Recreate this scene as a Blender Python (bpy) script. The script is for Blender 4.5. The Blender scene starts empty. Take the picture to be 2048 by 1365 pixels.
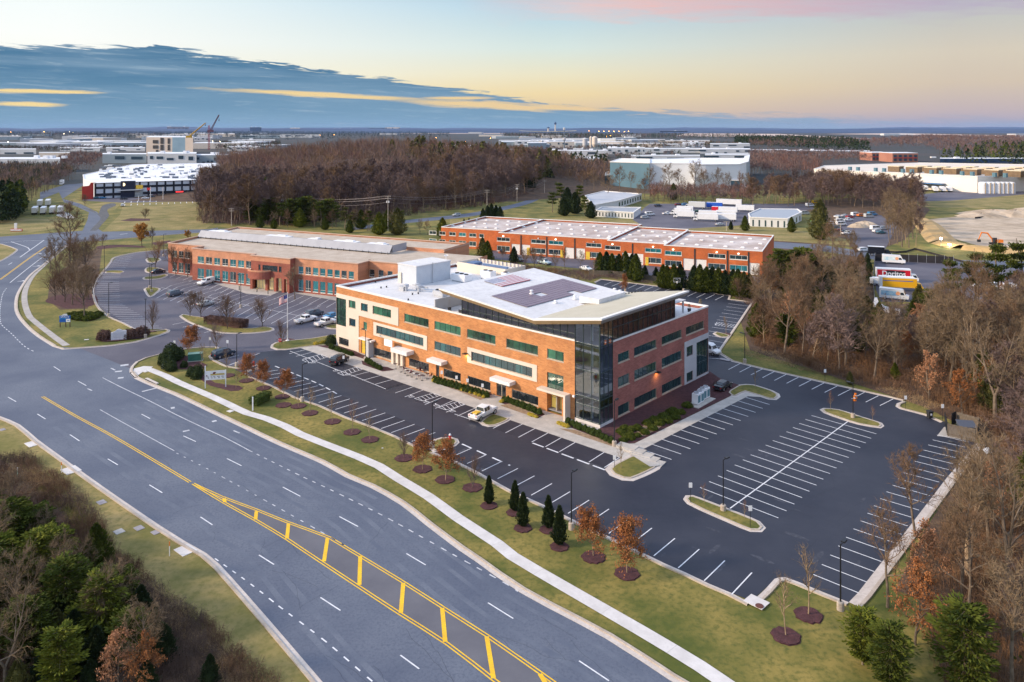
import bpy, math, random
from mathutils import Vector, noise as mnoise
R=math.radians
C=bpy.context.scene.collection
# ------------------------------------------------------------------ camera
EYE=47.0; FOC=1529.0; CX=1024.0; HY=258.0
cam_d=bpy.data.cameras.new('camera'); cam=bpy.data.objects.new('camera',cam_d); C.objects.link(cam)
cam.location=(0,0,EYE); cam.rotation_euler=(R(90),0,0)
cam_d.sensor_width=36; cam_d.lens=FOC/2048*36; cam_d.shift_y=-(682.5-HY)/2048
cam_d.clip_start=1; cam_d.clip_end=120000
bpy.context.scene.camera=cam
sc=bpy.context.scene
sc.view_settings.view_transform='Standard'; sc.view_settings.look='None'; sc.view_settings.exposure=0.26; sc.view_settings.gamma=1
# ------------------------------------------------------------------ world
SUN_EL=R(16); SUN_AZ=R(-62)          # azimuth from +Y, negative = left
def lin(r,g,b):
 f=lambda c:(c/255/12.92) if c/255<=0.04045 else ((c/255+0.055)/1.055)**2.4
 return (f(r),f(g),f(b),1)
w=bpy.data.worlds.new("World"); sc.world=w; w.use_nodes=True
nt=w.node_tree; N=nt.nodes; L=nt.links; N.clear()
def nd(t,**k):
 n=N.new(t)
 for a,b in k.items(): setattr(n,a,b)
 return n
def mth(op,a,b=None,c=None,clamp=False):
 n=nd('ShaderNodeMath',operation=op,use_clamp=clamp)
 for i,v in enumerate((a,b,c)):
  if v is None: continue
  if isinstance(v,(int,float)): n.inputs[i].default_value=v
  else: L.new(v,n.inputs[i])
 return n.outputs[0]
def mixc(f,a,b):
 n=nd('ShaderNodeMix',data_type='RGBA');
 if isinstance(f,(int,float)): n.inputs[0].default_value=f
 else: L.new(f,n.inputs[0])
 for i,v in ((6,a),(7,b)):
  if isinstance(v,tuple): n.inputs[i].default_value=v
  else: L.new(v,n.inputs[i])
 return n.outputs[2]
def ramp(fac,stops,interp='LINEAR'):
 n=nd('ShaderNodeValToRGB'); e=n.color_ramp.elements; n.color_ramp.interpolation=interp
 while len(e)>1: e.remove(e[-1])
 e[0].position=stops[0][0]; e[0].color=stops[0][1]
 for p,c in stops[1:]:
  q=e.new(p); q.color=c
 L.new(fac,n.inputs[0]); return n.outputs[0]
tc=nd('ShaderNodeTexCoord'); sp=nd('ShaderNodeSeparateXYZ'); L.new(tc.outputs['Generated'],sp.inputs[0])
x,y,z=sp.outputs
DEG=180/math.pi
el=mth('MULTIPLY',mth('ARCSINE',z),DEG)
az=mth('MULTIPLY',mth('ARCTAN2',x,y),DEG)
ef=mth('DIVIDE',el,12,clamp=True)
def st(*a): return [(e/12.0,lin(*c)) for e,c in a]
left=ramp(ef,st((0,(120,160,190)),(2,(250,226,165)),(4,(251,250,236)),(6,(250,252,248)),(9,(240,250,250)),(12,(205,228,242))))
midc=ramp(ef,st((0,(170,175,190)),(1.2,(222,196,160)),(2.6,(238,216,166)),(4,(234,226,194)),(6,(214,228,222)),(9,(180,210,226)),(12,(150,182,212))))
right=ramp(ef,st((0,(164,160,184)),(1.2,(194,178,178)),(3,(210,194,174)),(5,(212,202,184)),(7,(196,196,190)),(9,(184,190,200)),(12,(140,160,190))))
t1=mth('SMOOTH_MIN',mth('DIVIDE',mth('ADD',az,30),32),1.0,0.1); t1=mth('MAXIMUM',t1,0.0)
t2=mth('DIVIDE',mth('SUBTRACT',az,4),26,clamp=True)
base=mixc(t2,mixc(t1,left,midc),right)
# streaky noise, stretched along the horizon
def snoise(sx,sz,detail=6,off=0.0,rough=0.6,dist=0.0,tilt=False):
 cb=nd('ShaderNodeCombineXYZ'); L.new(mth('MULTIPLY',az,sx),cb.inputs[0]); L.new(mth('MULTIPLY',mth('ADD',el,mth('MULTIPLY',az,0.045 if tilt else 0.0)),sz),cb.inputs[1]); cb.inputs[2].default_value=off
 n=nd('ShaderNodeTexNoise'); n.inputs['Scale'].default_value=1; n.inputs['Detail'].default_value=detail; n.inputs['Roughness'].default_value=rough
 n.inputs['Distortion'].default_value=dist
 L.new(cb.outputs[0],n.inputs['Vector']); return n.outputs[0]
n1=snoise(0.16,1.3,8,2.3,0.62,0.6,True); n2=snoise(0.05,0.9,5,7.1); n3=snoise(0.30,4.2,7,11.0,0.65,0.5,True)
azf=mth('DIVIDE',mth('ADD',az,45),90,clamp=True)
def gy(v): return (v/10.0,v/10.0,v/10.0,1)
top=ramp(azf,[((a+45)/90,gy(v)) for a,v in ((-45,4.6),(-34,5.2),(-24,5.55),(-19,4.8),(-12,4.1),(-7,3.3),(-1,2.5),(5,1.7),(10,1.35),(18,1.0),(26,0.7),(36,0.5))])
topv=mth('MULTIPLY',top,10)
edge=mth('ADD',mth('SUBTRACT',topv,el),mth('ADD',mth('MULTIPLY',mth('SUBTRACT',n1,0.5),1.1),mth('MULTIPLY',mth('SUBTRACT',n3,0.5),1.9)))
wedge=mth('ADD',0.16,mth('MULTIPLY',t2,0.6))
mask=mth('DIVIDE',mth('ADD',edge,0.05),wedge,clamp=True)
ccol=mixc(mth('MULTIPLY',mth('SUBTRACT',n2,0.38),2.4,clamp=True),lin(70,118,152),lin(132,162,186))
cl_low=mixc(mth('DIVIDE',el,4.5,clamp=True),lin(128,164,190),ccol)
cl_low=mixc(mth('MULTIPLY',mth('SUBTRACT',n3,0.54),2.6,clamp=True),cl_low,lin(172,192,206))
cl_low=mixc(mth('MULTIPLY',t2,0.55),cl_low,lin(170,172,190))
def gap(a0,e0,ha,he,tilt=0.0):
 u=mth('DIVIDE',mth('SUBTRACT',az,a0),ha)
 v=mth('DIVIDE',mth('SUBTRACT',mth('SUBTRACT',el,e0),mth('MULTIPLY',mth('SUBTRACT',az,a0),tilt)),he)
 v=mth('ADD',v,mth('MULTIPLY',mth('SUBTRACT',n3,0.5),1.8)); u=mth('ADD',u,mth('MULTIPLY',mth('SUBTRACT',n1,0.5),0.8))
 d=mth('SUBTRACT',1.0,mth('ADD',mth('MULTIPLY',u,u),mth('MULTIPLY',v,v)))
 return mth('MULTIPLY',mth('MULTIPLY',d,1.3,clamp=True),0.92)
gaps=gap(-13.5,2.45,9.0,0.22,-0.04)
for g in ((-1.5,1.75,7.5,0.36,-0.05),(-32,2.38,4.2,0.16,0.0),(-32.2,1.55,2.3,0.2,0.0),(-4,2.3,3,0.16,0),(4,1.55,4.5,0.3,-0.03)):
 gaps=mth('MAXIMUM',gaps,gap(*g))
gold=mixc(mth('DIVIDE',mth('ADD',az,34),40,clamp=True),lin(252,222,150),lin(238,205,150))
cl_low=mixc(gaps,cl_low,gold)
low=mixc(mask,base,cl_low)
# pink veil, upper right
pk=mth('MULTIPLY',mth('DIVIDE',mth('SUBTRACT',el,mth('SUBTRACT',mth('ADD',6.3,mth('MULTIPLY',n1,3.2)),mth('MULTIPLY',t2,1.0))),1.2,clamp=True),mth('DIVIDE',mth('SUBTRACT',az,-4),14,clamp=True))
pcol=mixc(t2,lin(246,196,184),lin(182,170,192))
low=mixc(mth('MULTIPLY',pk,mth('ADD',0.25,mth('MULTIPLY',n3,1.1)),clamp=True),low,pcol)
# small lone wisps right
wis=mth('MULTIPLY',mth('MULTIPLY',mth('SUBTRACT',n3,0.66),8,clamp=True),mth('DIVIDE',mth('SUBTRACT',4.2,el),1.5,clamp=True))
low=mixc(mth('MULTIPLY',wis,0.5),low,lin(150,165,190))
sky=nd('ShaderNodeTexSky',sky_type='NISHITA'); sky.sun_disc=False; sky.sun_elevation=SUN_EL; sky.sun_rotation=SUN_AZ
sky.air_density=1.0; sky.dust_density=1.2; sky.ozone_density=1.5
SKY_K=0.11
sk=nd('ShaderNodeVectorMath',operation='SCALE'); L.new(sky.outputs[0],sk.inputs[0]); sk.inputs['Scale'].default_value=1.0
bgN=nd('ShaderNodeBackground'); L.new(sky.outputs[0],bgN.inputs[0]); bgN.inputs[1].default_value=SKY_K
bgL=nd('ShaderNodeBackground'); L.new(low,bgL.inputs[0]); bgL.inputs[1].default_value=0.87
# even pale fill added over the unseen upper sky to light the ground
bgH=nd('ShaderNodeBackground'); bgH.inputs[0].default_value=(0.66,0.77,0.97,1); bgH.inputs[1].default_value=0.70
ad=nd('ShaderNodeAddShader'); L.new(bgN.outputs[0],ad.inputs[0]); L.new(bgH.outputs[0],ad.inputs[1])
mx=nd('ShaderNodeMixShader'); L.new(mth('DIVIDE',mth('SUBTRACT',el,10),12,clamp=True),mx.inputs[0])
L.new(bgL.outputs[0],mx.inputs[1]); L.new(ad.outputs[0],mx.inputs[2])
wo=nd('ShaderNodeOutputWorld'); L.new(mx.outputs[0],wo.inputs[0])
w.cycles.sampling_method='MANUAL'; w.cycles.sample_map_resolution=512
# ------------------------------------------------------------------ sun (veiled, low in the west)
sd=bpy.data.lights.new('sun','SUN'); sd.energy=3.9; sd.angle=R(7); sd.color=(1.0,0.79,0.56)
so=bpy.data.objects.new('sun',sd); C.objects.link(so)
sv=Vector((math.sin(SUN_AZ)*math.cos(SUN_EL+R(8)),math.cos(R(-112))*math.cos(SUN_EL+R(8)),math.sin(SUN_EL+R(8))))
sv=Vector((math.sin(R(-100))*math.cos(R(24)),math.cos(R(-100))*math.cos(R(24)),math.sin(R(24))))
so.rotation_euler=sv.to_track_quat('Z','Y').to_euler()
sky.sun_elevation=R(24); sky.sun_rotation=R(-100)
cy=sc.cycles
cy.max_bounces=6; cy.diffuse_bounces=2; cy.glossy_bounces=3; cy.transmission_bounces=4; cy.transparent_max_bounces=12
cy.volume_bounces=0; cy.caustics_reflective=False; cy.caustics_refractive=False
try: cy.use_denoising=True
except Exception: pass
# ------------------------------------------------------------------ helpers
def G(px,py,z=0.0):
 Y=FOC*(EYE-z)/(py-HY); return ((px-CX)*Y/FOC,Y)
def V3(px,py,z=0.0,zz=None):
 p=G(px,py,z); return (p[0],p[1],z if zz is None else zz)
def hgt(yb,yt): return (yb-yt)*EYE/(yb-HY)       # height of something whose foot is at yb and top at yt
class MB:
 def __init__(s): s.v=[]; s.f=[]; s.m=[]
 def face(s,pts,m=0):
  b=len(s.v); s.v+= [tuple(p) for p in pts]; s.f.append(tuple(range(b,b+len(pts)))); s.m.append(m); return s
 def box(s,cx,cy,cz,sx,sy,sz,rz=0.0,m=0):      # centre x,y, bottom z
  c,sn=math.cos(rz),math.sin(rz); b=len(s.v)
  for dz in (0,sz):
   for dx,dy in ((-1,-1),(1,-1),(1,1),(-1,1)):
    X,Y=dx*sx/2,dy*sy/2; s.v.append((cx+X*c-Y*sn,cy+X*sn+Y*c,cz+dz))
  for q in ((3,2,1,0),(4,5,6,7),(0,1,5,4),(1,2,6,5),(2,3,7,6),(3,0,4,7)):
   s.f.append(tuple(b+i for i in q)); s.m.append(m)
  return s
 def hexa(s,p,m=0):                              # 8 points, bottom 4 then top 4
  b=len(s.v); s.v+=[tuple(q) for q in p]
  for q in ((3,2,1,0),(4,5,6,7),(0,1,5,4),(1,2,6,5),(2,3,7,6),(3,0,4,7)):
   s.f.append(tuple(b+i for i in q)); s.m.append(m)
  return s
 def prism(s,poly,z0,z1,m=0,mt=None,bottom=False):
  a=sum(poly[i][0]*poly[(i+1)%len(poly)][1]-poly[(i+1)%len(poly)][0]*poly[i][1] for i in range(len(poly)))
  if a<0: poly=poly[::-1]
  n=len(poly); b=len(s.v)
  s.v+=[(p[0],p[1],z0) for p in poly]+[(p[0],p[1],z1) for p in poly]
  for i in range(n):
   j=(i+1)%n; s.f.append((b+i,b+j,b+n+j,b+n+i)); s.m.append(m)
  s.f.append(tuple(b+n+i for i in range(n))); s.m.append(m if mt is None else mt)
  if bottom: s.f.append(tuple(b+n-1-i for i in range(n))); s.m.append(m)
  return s
 def tube(s,pts,rad,n=6,m=0,cap=True):
  pts=[Vector(p) for p in pts]
  if isinstance(rad,(int,float)): rad=[rad]*len(pts)
  b=len(s.v); prev=None
  for i,p in enumerate(pts):
   d=(pts[min(i+1,len(pts)-1)]-pts[max(i-1,0)]); d=d.normalized() if d.length>1e-9 else Vector((0,0,1))
   u=d.cross(Vector((0.31,0.95,0.05)) if abs(d.y)<0.9 else Vector((1,0,0))).normalized()
   if prev is not None:
    u=(prev-d*prev.dot(d)); u=u.normalized() if u.length>1e-6 else d.orthogonal().normalized()
   prev=u; vv=d.cross(u)
   for k in range(n):
    a=2*math.pi*k/n; s.v.append(tuple(p+(u*math.cos(a)+vv*math.sin(a))*rad[i]))
  for i in range(len(pts)-1):
   for k in range(n):
    k2=(k+1)%n; s.f.append((b+i*n+k,b+i*n+k2,b+(i+1)*n+k2,b+(i+1)*n+k)); s.m.append(m)
  if cap:
   s.f.append(tuple(b+k for k in range(n))[::-1]); s.m.append(m)
   e=b+(len(pts)-1)*n; s.f.append(tuple(e+k for k in range(n))); s.m.append(m)
  return s
 def cyl(s,x,y,z0,z1,r,n=12,m=0,r2=None):
  return s.tube([(x,y,z0),(x,y,z1)],[r,r if r2 is None else r2],n,m)
 def ring(s,x,y,z,prof,n=12,m=0):               # lathe: prof = [(r,z)...]
  b=len(s.v)
  for r,zz in prof:
   for k in range(n):
    a=2*math.pi*k/n; s.v.append((x+r*math.cos(a),y+r*math.sin(a),z+zz))
  for i in range(len(prof)-1):
   for k in range(n):
    k2=(k+1)%n; s.f.append((b+i*n+k,b+i*n+k2,b+(i+1)*n+k2,b+(i+1)*n+k)); s.m.append(m)
  return s
 def sheet(s,poly,z,m=0):
  a=sum(poly[i][0]*poly[(i+1)%len(poly)][1]-poly[(i+1)%len(poly)][0]*poly[i][1] for i in range(len(poly)))
  if a<0: poly=poly[::-1]
  return s.face([(p[0],p[1],z) for p in poly],m)
 def strip(s,a,b,z,m=0):                         # sheet between two polylines
  for i in range(len(a)-1):
   s.face([(*a[i],z),(*a[i+1],z),(*b[i+1],z),(*b[i],z)],m)
  return s
 def obj(s,name,mats,parent=None,loc=(0,0,0),smooth=False):
  me=bpy.data.meshes.new(name); me.from_pydata(s.v,[],s.f)
  if not isinstance(mats,(list,tuple)): mats=[mats]
  for q in mats: me.materials.append(q)
  if len(mats)>1: me.polygons.foreach_set('material_index',s.m)
  if smooth: me.polygons.foreach_set('use_smooth',[True]*len(s.f))
  me.update()
  o=bpy.data.objects.new(name,me); C.objects.link(o); o.location=loc
  if parent is not None: o.parent=parent
  return o
def tag(o,label=None,cat=None,group=None,kind=None):
 if label: o['label']=label
 if cat: o['category']=cat
 if group: o['group']=group
 if kind: o['kind']=kind
 return o
def thing(name,label,cat,loc=(0,0,0),rz=0.0,group=None):
 o=bpy.data.objects.new(name,None); C.objects.link(o); o.location=loc; o.rotation_euler=(0,0,rz); o.empty_display_size=0.5
 return tag(o,label,cat,group)
def struct(mb,name,mats,label): return tag(mb.obj(name,mats),label,None,None,'structure')
KIDS={}
def kids(o):
 if o.name not in KIDS: KIDS[o.name]=[c for c in bpy.data.objects if c.parent==o]
 return KIDS[o.name]
def dup(o,loc=None,rz=None,scale=None,label=None,parent=None):
 c=o.copy(); C.objects.link(c)
 if parent is not None: c.parent=parent
 if loc is not None: c.location=loc
 if rz is not None: c.rotation_euler=(0,0,rz)
 if scale is not None: c.scale=scale if isinstance(scale,tuple) else (scale,)*3
 if label: c['label']=label
 for k in kids(o): dup(k,parent=c)
 return c
def perp(d): return (-d[1],d[0])
def nrm(v):
 l=math.hypot(*v) or 1; return (v[0]/l,v[1]/l)
def offs(pts,w,closed=False):
 out=[]; n=len(pts)
 for i in range(n):
  if closed: a,b,c=pts[i-1],pts[i],pts[(i+1)%n]
  else: a,b,c=pts[max(i-1,0)],pts[i],pts[min(i+1,n-1)]
  d1=nrm((b[0]-a[0],b[1]-a[1])) if a!=b else nrm((c[0]-b[0],c[1]-b[1])); d2=nrm((c[0]-b[0],c[1]-b[1])) if c!=b else d1
  p1,p2=perp(d1),perp(d2); m=nrm((p1[0]+p2[0],p1[1]+p2[1])); k=1/max(0.5,m[0]*p1[0]+m[1]*p1[1])
  out.append((b[0]+m[0]*w*k,b[1]+m[1]*w*k))
 return out
def smooth(pts,step=2.0,closed=False):
 out=[]; n=len(pts)
 for i in range(n if closed else n-1):
  p0=pts[i-1] if (closed or i>0) else pts[0]; p1=pts[i]; p2=pts[(i+1)%n]; p3=pts[(i+2)%n] if (closed or i+2<n) else pts[-1]
  k=max(1,int(math.hypot(p2[0]-p1[0],p2[1]-p1[1])/step)); k=min(k,14)
  for j in range(k):
   t=j/k; t2=t*t; t3=t2*t
   out.append(tuple(0.5*((2*p1[q])+(-p0[q]+p2[q])*t+(2*p0[q]-5*p1[q]+4*p2[q]-p3[q])*t2+(-p0[q]+3*p1[q]-3*p2[q]+p3[q])*t3) for q in (0,1)))
 if not closed: out.append(pts[-1])
 return out
def PG(*px): return [G(a,b) for a,b in px]
def kerb(mb,pts,side,closed=False,gut=0.45,kw=0.25,h=0.15,zg=0.045,mg=0,mk=0):
 """gutter band + raised kerb along pts (edge of the asphalt), growing to `side` (+1 left, -1 right)"""
 a=pts; b=offs(pts,side*gut,closed); c=offs(pts,side*(gut+kw),closed)
 if closed: a=a+[a[0]]; b=b+[b[0]]; c=c+[c[0]]
 for i in range(len(a)-1):
  mb.face([(*a[i],zg),(*a[i+1],zg),(*b[i+1],zg),(*b[i],zg)],mg)
  mb.face([(*a[i],0),(*a[i+1],0),(*a[i+1],zg),(*a[i],zg)],mg)
  mb.face([(*b[i],zg),(*b[i+1],zg),(*b[i+1],h),(*b[i],h)],mk)
  mb.face([(*b[i],h),(*b[i+1],h),(*c[i+1],h),(*c[i],h)],mk)
  mb.face([(*c[i],h),(*c[i+1],h),(*c[i+1],0),(*c[i],0)],mk)
 return c
# ------------------------------------------------------------------ materials
MATS={}
def mat(name,c1,c2=None,scale=1.0,rough=0.8,metal=0.0,c3=None,scale3=8.0,a3=0.5,bump=0.0,spec=0.5,emit=None,es=1.0,world=True,detail=4,lo=0.35,hi=0.65,stretch=None,trans=0.0):
 if name in MATS: return MATS[name]
 m=bpy.data.materials.new(name); m.use_nodes=True; t=m.node_tree; b=t.nodes['Principled BSDF']
 MATS[name]=m
 b.inputs['Roughness'].default_value=rough; b.inputs['Metallic'].default_value=metal
 b.inputs['Specular IOR Level'].default_value=spec
 b.inputs['Base Color'].default_value=(*c1,1)
 if emit: b.inputs['Emission Color'].default_value=(*emit,1); b.inputs['Emission Strength'].default_value=es
 if c2 is None and bump==0: return m
 if world: g=t.nodes.new('ShaderNodeNewGeometry'); src=g.outputs['Position']
 else: g=t.nodes.new('ShaderNodeTexCoord'); src=g.outputs['Object']
 if stretch:
  mp=t.nodes.new('ShaderNodeMapping'); mp.inputs['Scale'].default_value=stretch; t.links.new(src,mp.inputs[0]); src=mp.outputs[0]
 def nz(s,d=4,r=0.6):
  n=t.nodes.new('ShaderNodeTexNoise'); n.inputs['Scale'].default_value=s; n.inputs['Detail'].default_value=d; n.inputs['Roughness'].default_value=r
  t.links.new(src,n.inputs['Vector']); return n.outputs[0]
 def rng(o,a,bb):
  n=t.nodes.new('ShaderNodeMapRange'); n.inputs[1].default_value=a; n.inputs[2].default_value=bb; t.links.new(o,n.inputs[0]); return n.outputs[0]
 def mix(f,a,bb):
  n=t.nodes.new('ShaderNodeMix'); n.data_type='RGBA'; t.links.new(f,n.inputs[0])
  for i,v in ((6,a),(7,bb)):
   if isinstance(v,tuple): n.inputs[i].default_value=(*v,1)
   else: t.links.new(v,n.inputs[i])
  return n.outputs[2]
 col=None
 if c2 is not None:
  col=mix(rng(nz(scale,detail),lo,hi),c1,c2)
  if c3 is not None:
   f=rng(nz(scale3,3),0.45,0.7); mm=t.nodes.new('ShaderNodeMath'); mm.operation='MULTIPLY'; mm.inputs[1].default_value=a3; t.links.new(f,mm.inputs[0])
   col=mix(mm.outputs[0],col,c3)
  t.links.new(col,b.inputs['Base Color'])
 if bump:
  bp=t.nodes.new('ShaderNodeBump'); bp.inputs['Strength'].default_value=bump; bp.inputs['Distance'].default_value=0.05
  t.links.new(nz(scale3,4),bp.inputs['Height']); t.links.new(bp.outputs[0],b.inputs['Normal'])
 return m
def brickmat(name,c1,c2,mortar,ang,bw=0.6,bh=0.2):
 """brick courses laid along a wall whose horizontal direction is ang; block size picked to read at this distance"""
 m=bpy.data.materials.new(name); m.use_nodes=True; t=m.node_tree; b=t.nodes['Principled BSDF']; b.inputs['Roughness'].default_value=0.85
 g=t.nodes.new('ShaderNodeNewGeometry'); s=t.nodes.new('ShaderNodeSeparateXYZ'); t.links.new(g.outputs['Position'],s.inputs[0])
 def M(op,a,bb):
  n=t.nodes.new('ShaderNodeMath'); n.operation=op
  for i,v in enumerate((a,bb)):
   if isinstance(v,(int,float)): n.inputs[i].default_value=v
   else: t.links.new(v,n.inputs[i])
  return n.outputs[0]
 u=M('ADD',M('MULTIPLY',s.outputs[0],math.cos(ang)),M('MULTIPLY',s.outputs[1],math.sin(ang)))
 cb=t.nodes.new('ShaderNodeCombineXYZ'); t.links.new(u,cb.inputs[0]); t.links.new(s.outputs[2],cb.inputs[1])
 br=t.nodes.new('ShaderNodeTexBrick'); br.inputs['Scale'].default_value=1; br.inputs['Brick Width'].default_value=bw; br.inputs['Row Height'].default_value=bh
 br.inputs['Mortar Size'].default_value=0.012; br.inputs['Bias'].default_value=0.0
 br.inputs['Color1'].default_value=(*c1,1); br.inputs['Color2'].default_value=(*c2,1); br.inputs['Mortar'].default_value=(*mortar,1)
 t.links.new(cb.outputs[0],br.inputs['Vector'])
 n=t.nodes.new('ShaderNodeTexNoise'); n.inputs['Scale'].default_value=0.35; n.inputs['Detail'].default_value=5; t.links.new(cb.outputs[0],n.inputs['Vector'])
 mr=t.nodes.new('ShaderNodeMapRange'); mr.inputs[1].default_value=0.3; mr.inputs[2].default_value=0.7; mr.inputs[3].default_value=0.78; mr.inputs[4].default_value=1.14; t.links.new(n.outputs[0],mr.inputs[0])
 v=t.nodes.new('ShaderNodeVectorMath'); v.operation='SCALE'; t.links.new(br.outputs[0],v.inputs[0]); t.links.new(mr.outputs[0],v.inputs['Scale'])
 t.links.new(v.outputs[0],b.inputs['Base Color']); return m
def glassmat(name,c1,c2,rough=0.06,metal=0.0,ang=0.0,pw=1.5,spec=0.9,emit=None,es=0.0,var=0.35):
 """tinted window glass over dark rooms: every pane a slightly different tone (blinds, rooms behind)"""
 m=bpy.data.materials.new(name); m.use_nodes=True; t=m.node_tree; b=t.nodes['Principled BSDF']
 b.inputs['Roughness'].default_value=rough; b.inputs['Metallic'].default_value=metal; b.inputs['Specular IOR Level'].default_value=spec
 b.inputs['IOR'].default_value=1.6
 g=t.nodes.new('ShaderNodeNewGeometry'); s=t.nodes.new('ShaderNodeSeparateXYZ'); t.links.new(g.outputs['Position'],s.inputs[0])
 def M(op,a,bb=0):
  n=t.nodes.new('ShaderNodeMath'); n.operation=op
  for i,v in enumerate((a,bb)):
   if isinstance(v,(int,float)): n.inputs[i].default_value=v
   else: t.links.new(v,n.inputs[i])
  return n.outputs[0]
 u=M('ADD',M('MULTIPLY',s.outputs[0],math.cos(ang)),M('MULTIPLY',s.outputs[1],math.sin(ang)))
 cb=t.nodes.new('ShaderNodeCombineXYZ'); t.links.new(M('FLOOR',M('DIVIDE',u,pw)),cb.inputs[0]); t.links.new(M('FLOOR',M('DIVIDE',s.outputs[2],4.2)),cb.inputs[1])
 wn=t.nodes.new('ShaderNodeTexWhiteNoise'); t.links.new(cb.outputs[0],wn.inputs['Vector'])
 ns=t.nodes.new('ShaderNodeTexNoise'); ns.inputs['Scale'].default_value=0.9; ns.inputs['Detail'].default_value=4; t.links.new(g.outputs['Position'],ns.inputs['Vector'])
 f=M('ADD',M('MULTIPLY',M('POWER',wn.outputs['Value'],2.2),var*1.6),M('MULTIPLY',M('SUBTRACT',ns.outputs[0],0.35),0.8))
 mm=t.nodes.new('ShaderNodeMix'); mm.data_type='RGBA'; mm.clamp_factor=True; t.links.new(f,mm.inputs[0]); mm.inputs[6].default_value=(*c1,1); mm.inputs[7].default_value=(*c2,1)
 t.links.new(mm.outputs[2],b.inputs['Base Color'])
 if emit: b.inputs['Emission Color'].default_value=(*emit,1); b.inputs['Emission Strength'].default_value=es
 return m
def seeglass(name,tint,refl=0.5):
 m=bpy.data.materials.new(name); m.use_nodes=True; t=m.node_tree; t.nodes.remove(t.nodes['Principled BSDF'])
 gl=t.nodes.new('ShaderNodeBsdfGlossy'); gl.inputs['Roughness'].default_value=0.03; gl.inputs['Color'].default_value=(0.8,0.9,1,1)
 tr=t.nodes.new('ShaderNodeBsdfTransparent'); tr.inputs['Color'].default_value=(*tint,1)
 lw=t.nodes.new('ShaderNodeLayerWeight'); lw.inputs['Blend'].default_value=refl
 mr=t.nodes.new('ShaderNodeMapRange'); mr.inputs[3].default_value=0.10; mr.inputs[4].default_value=0.9; t.links.new(lw.outputs['Facing'],mr.inputs[0])
 mx=t.nodes.new('ShaderNodeMixShader'); t.links.new(mr.outputs[0],mx.inputs[0]); t.links.new(tr.outputs[0],mx.inputs[1]); t.links.new(gl.outputs[0],mx.inputs[2])
 t.links.new(mx.outputs[0],t.nodes['Material Output'].inputs[0]); return m
lawn=mat('lawn',(0.078,0.092,0.010),(0.27,0.205,0.050),0.11,0.95,c3=(0.055,0.075,0.008),scale3=1.6,a3=0.75,bump=0.8,detail=12,lo=.38,hi=.64)
lawn2=mat('lawn_yellow',(0.15,0.135,0.03),(0.33,0.245,0.095),0.11,0.95,c3=(0.11,0.11,0.02),scale3=1.3,a3=0.7,bump=0.8,detail=12)
litter=mat('leaf_litter',(0.060,0.034,0.020),(0.13,0.075,0.042),0.22,1.0,c3=(0.06,0.04,0.03),scale3=2.2,a3=0.7,bump=0.8)
farland=mat('far_land',(0.022,0.034,0.040),(0.050,0.040,0.042),0.0022,1.0,c3=(0.014,0.030,0.026),scale3=0.02,a3=0.7)
asph=mat('road_asphalt',(0.082,0.100,0.148),(0.135,0.155,0.200),0.07,0.85,c3=(0.060,0.074,0.115),scale3=3.5,a3=0.6,bump=0.35,detail=12)
asph_in=mat('median_asphalt',(0.105,0.105,0.128),(0.14,0.14,0.162),0.2,0.9,c3=(0.12,0.12,0.14),scale3=9,a3=0.6)
asph_w=mat('worn_asphalt',(0.072,0.070,0.100),(0.135,0.130,0.160),0.06,0.88,c3=(0.055,0.052,0.078),scale3=3,a3=0.55,bump=0.3,detail=12)
asph_d=mat('dark_asphalt',(0.011,0.014,0.029),(0.042,0.045,0.064),0.05,0.6,c3=(0.020,0.023,0.040),scale3=1.1,a3=0.6,bump=0.35,detail=12,lo=0.42,hi=0.74)
asph_b=mat('fresh_bay_asphalt',(0.011,0.0105,0.021),(0.030,0.027,0.042),0.15,0.75,c3=(0.024,0.022,0.036),scale3=5,a3=0.6)
conc=mat('concrete',(0.40,0.37,0.34),(0.52,0.48,0.44),0.6,0.85,c3=(0.36,0.33,0.30),scale3=4,a3=0.5)
kerbm=mat('kerb_concrete',(0.40,0.33,0.27),(0.52,0.45,0.38),0.4,0.9,c3=(0.28,0.23,0.19),scale3=5,a3=0.5)
gutm=mat('gutter_concrete',(0.50,0.44,0.40),(0.60,0.54,0.50),0.5,0.9,c3=(0.38,0.33,0.30),scale3=3,a3=0.5)
walkm=mat('sidewalk_concrete',(0.55,0.52,0.51),(0.68,0.65,0.64),0.5,0.85,c3=(0.5,0.48,0.47),scale3=3,a3=0.35)
mulch=mat('mulch',(0.055,0.017,0.021),(0.10,0.036,0.040),1.6,1.0,c3=(0.035,0.014,0.016),scale3=7,a3=0.7,bump=0.9)
stone=mat('river_stone',(0.26,0.17,0.10),(0.40,0.28,0.18),1.8,0.95,c3=(0.16,0.10,0.07),scale3=7,a3=0.7,bump=0.9)
dirt=mat('bare_earth',(0.40,0.31,0.22),(0.58,0.47,0.36),0.05,1.0,c3=(0.22,0.17,0.12),scale3=0.12,a3=0.7,bump=0.5)
straw=mat('straw_berm',(0.46,0.30,0.12),(0.56,0.38,0.18),0.08,1.0,c3=(0.32,0.2,0.09),scale3=0.6,a3=0.5,bump=0.5)
wpaint=mat('white_paint',(0.78,0.79,0.82),(0.62,0.63,0.67),1.5,0.7,c3=(0.35,0.36,0.40),scale3=14,a3=0.35)
wpaint_old=mat('worn_white_paint',(0.66,0.67,0.70),(0.42,0.43,0.47),0.8,0.7,c3=(0.22,0.23,0.27),scale3=9,a3=0.6)
ypaint=mat('yellow_paint',(0.90,0.56,0.008),(0.80,0.45,0.008),0.7,0.7,c3=(0.36,0.26,0.08),scale3=7,a3=0.5)
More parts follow.
